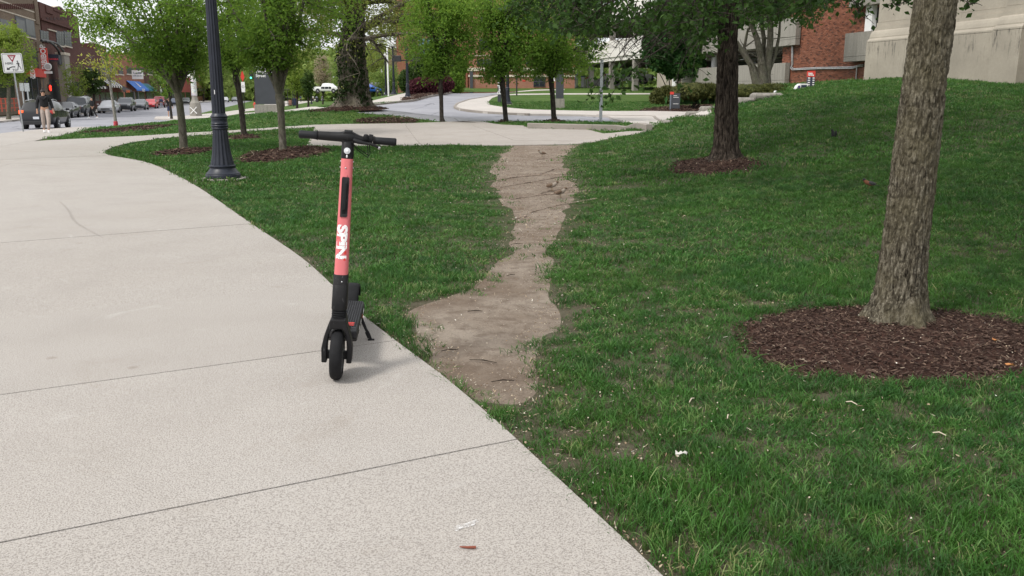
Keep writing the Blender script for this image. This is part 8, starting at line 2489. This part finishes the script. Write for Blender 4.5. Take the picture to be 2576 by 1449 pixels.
skinmesh('tail', [(0, .03, .04), (0, .06, .05), (0, .075, .11), (0, .060, .17), (0, .075, .21)], [(0, 1), (1, 2), (2, 3), (3, 4)], [.015, .03, .038, .035, .015], F_bk, t, 2)

# ------------------------------------------------------------------ litter and marks lying about
def on_ground(name, u, v, label, cat): 
    gp = G(u, v); return thing(name, gp, label, cat), gp
t, gp = on_ground('stick', 1180, 1384, 'short reddish brown stick lying on the near sidewalk slab', 'stick')
mb = MB(); mb.tube([(-.030, .002, .011), (-.005, 0, .010), (.022, -.001, .011)], [.002, .0042, .0046], 7); mb.build('wood', mat('red_brown_wood', (.20, .055, .03), .8), t, True)
t, gp = on_ground('scrap_paper', 1713, 1170, 'crumpled white and tan paper scrap in the near grass', 'paper')
mb = MB(); q_ = random.Random(8); vs = [(x * .011 + q_.uniform(-.004, .004), y * .008 + q_.uniform(-.003, .003), .045 + q_.uniform(0, .016)) for y in range(-1, 2) for x in range(-2, 3)]
mb.add(vs, [(r_ * 5 + c_, r_ * 5 + c_ + 1, r_ * 5 + c_ + 6, r_ * 5 + c_ + 5) for r_ in range(2) for c_ in range(4)]); o = mb.build('paper', mat('scrap', (.5, .48, .44), .8), t); sm = o.modifiers.new('s', 'SOLIDIFY'); sm.thickness = .001
for (u, v, L_, a_, lab) in ((1739, 1032, .07, 60, 'thin bleached twig lying in the grass left of the mulch ring'), (2360, 1150 - 30, .05, -30, 'pale straw below the wide mulch ring'), (2140, 1040, .05, -40, 'pale feather-like straw at the lower rim of the mulch ring'), (1830, 1075, .05, 70, 'short dry stalk in the grass')):
    t, gp = on_ground('twig', u, v, lab, 'twig'); mb = MB(); a = R(a_); mb.tube([(-L_ / 2 * math.cos(a), -L_ / 2 * math.sin(a), .050), (0, .004, .056), (L_ / 2 * math.cos(a), L_ / 2 * math.sin(a), .048)], [.0022, .0028, .002], 6); mb.build('stalk', mat('bleached_straw', (.55, .47, .36), .8), t)
for (u, v, L_, a_, lab) in ((1131, 878, .10, 15, 'dark bark piece at the left rim of the dirt patch'), (1500, 776, .10, 30, 'stray dark twig on the right of the path'), (1215, 905, .16, -20, 'thin twig lying across the lower dirt patch'), (1265, 955, .12, 10, 'curved twig near the end of the dirt patch'), (1195, 765 + 15, .10, 5, 'small twig at the widening of the path'), (1300, 612, .12, 12, 'dark twig in the narrow part of the path'), (1285, 690, .08, 35, 'short twig above the widening of the path')):
    gp = G(u, v); t = thing('twig', gp, lab, 'twig'); mb = MB(); a = R(a_); mb.tube([(-L_ / 2 * math.cos(a), -L_ / 2 * math.sin(a), -.008), (0, .006, -.003), (L_ / 2 * math.cos(a), L_ / 2 * math.sin(a), -.008)], [.002, .0032, .002], 6); mb.build('stalk', M_barkB, t)
for (u, v, lab) in ((2537, 944, 'orange dry leaf on the right of the wide mulch ring'), (2500, 880, 'tan dry leaf on the mulch right of the near trunk')):
    gp = G(u, v); t = thing('dry_leaf', gp, lab, 'leaf'); mb = MB(); q_ = random.Random(u)
    vs = [(.022 * math.cos(a) * q_.uniform(.6, 1.2), .022 * math.sin(a) * q_.uniform(.6, 1.2), .055 + q_.uniform(0, .012)) for a in np.linspace(0, 6.28, 9, endpoint=False)] + [(0, 0, .05)]
    mb.add(vs, [(i, (i + 1) % 9, 9) for i in range(9)]); o = mb.build('blade', mat('orange_leaf', (.45, .19, .06), .7), t)
# chalk smear and scuffs on the slabs
def stain(name, pts, m, label, cat='stain'):
    P = [G(u, v) for u, v in pts]; c = sum(P, Vector()) / len(P)
    mb = MB(); vs = [(p.x - c.x, p.y - c.y, .0085 + p.z - c.z) for p in P] + [(0, 0, .0085)]; n = len(P)
    mb.add(vs, [(i, (i + 1) % n, n) for i in range(n)]); t = mb.build(name, m, None, loc=c); tag(t, label, cat)
m_ = mat('chalk_smear', (.72, .71, .70), .95, alpha=.999); g = NG(m_); g.lk(g.math('MULTIPLY', g.rng(g.noise(g.scaled(g.obj(), (14, 14, 14)), 6, 5, .8), .42, .60, 0, .8), 1.0), g.b.inputs['Alpha'])
stain('chalk_smear', [(1138, 1336), (1152, 1326), (1172, 1322), (1198, 1312), (1204, 1318), (1190, 1328), (1165, 1334), (1148, 1342)], m_, 'white chalky smear on the nearest sidewalk slab', 'smear')
m2 = mat('tyre_scuff', (.16, .14, .125), .95, alpha=.999); g = NG(m2); g.lk(g.rng(g.noise(g.obj(), 60, 4, .8), .40, .7, 0, .38), g.b.inputs['Alpha'])
def scuff(pts, w, label):
    P = [G(u, v) for u, v in smooth_line(pts, 4)]; c = P[0]; V = []; F = []
    for i, p in enumerate(P):
        d_ = (P[min(i + 1, len(P) - 1)] - P[max(0, i - 1)]).normalized(); n_ = Vector((-d_.y, d_.x, 0)) * w * (.4 + .6 * math.sin(math.pi * (i + .5) / len(P)))
        V += [tuple(p + n_ - c + Vector((0, 0, .009))), tuple(p - n_ - c + Vector((0, 0, .009)))]
        if i: F.append((2 * i - 2, 2 * i - 1, 2 * i + 1, 2 * i))
    mb = MB(); mb.add(V, F); tag(mb.build('tyre_mark', m2, None, loc=c), label, 'mark')
scuff([(150, 508), (172, 530), (190, 560), (225, 582), (260, 600)], .018, 'curved dark tyre scuff on the sidewalk far left')
scuff([(0, 420), (40, 412), (120, 418), (190, 420)], .03, 'faint long tyre scuff at the left edge of the sidewalk')
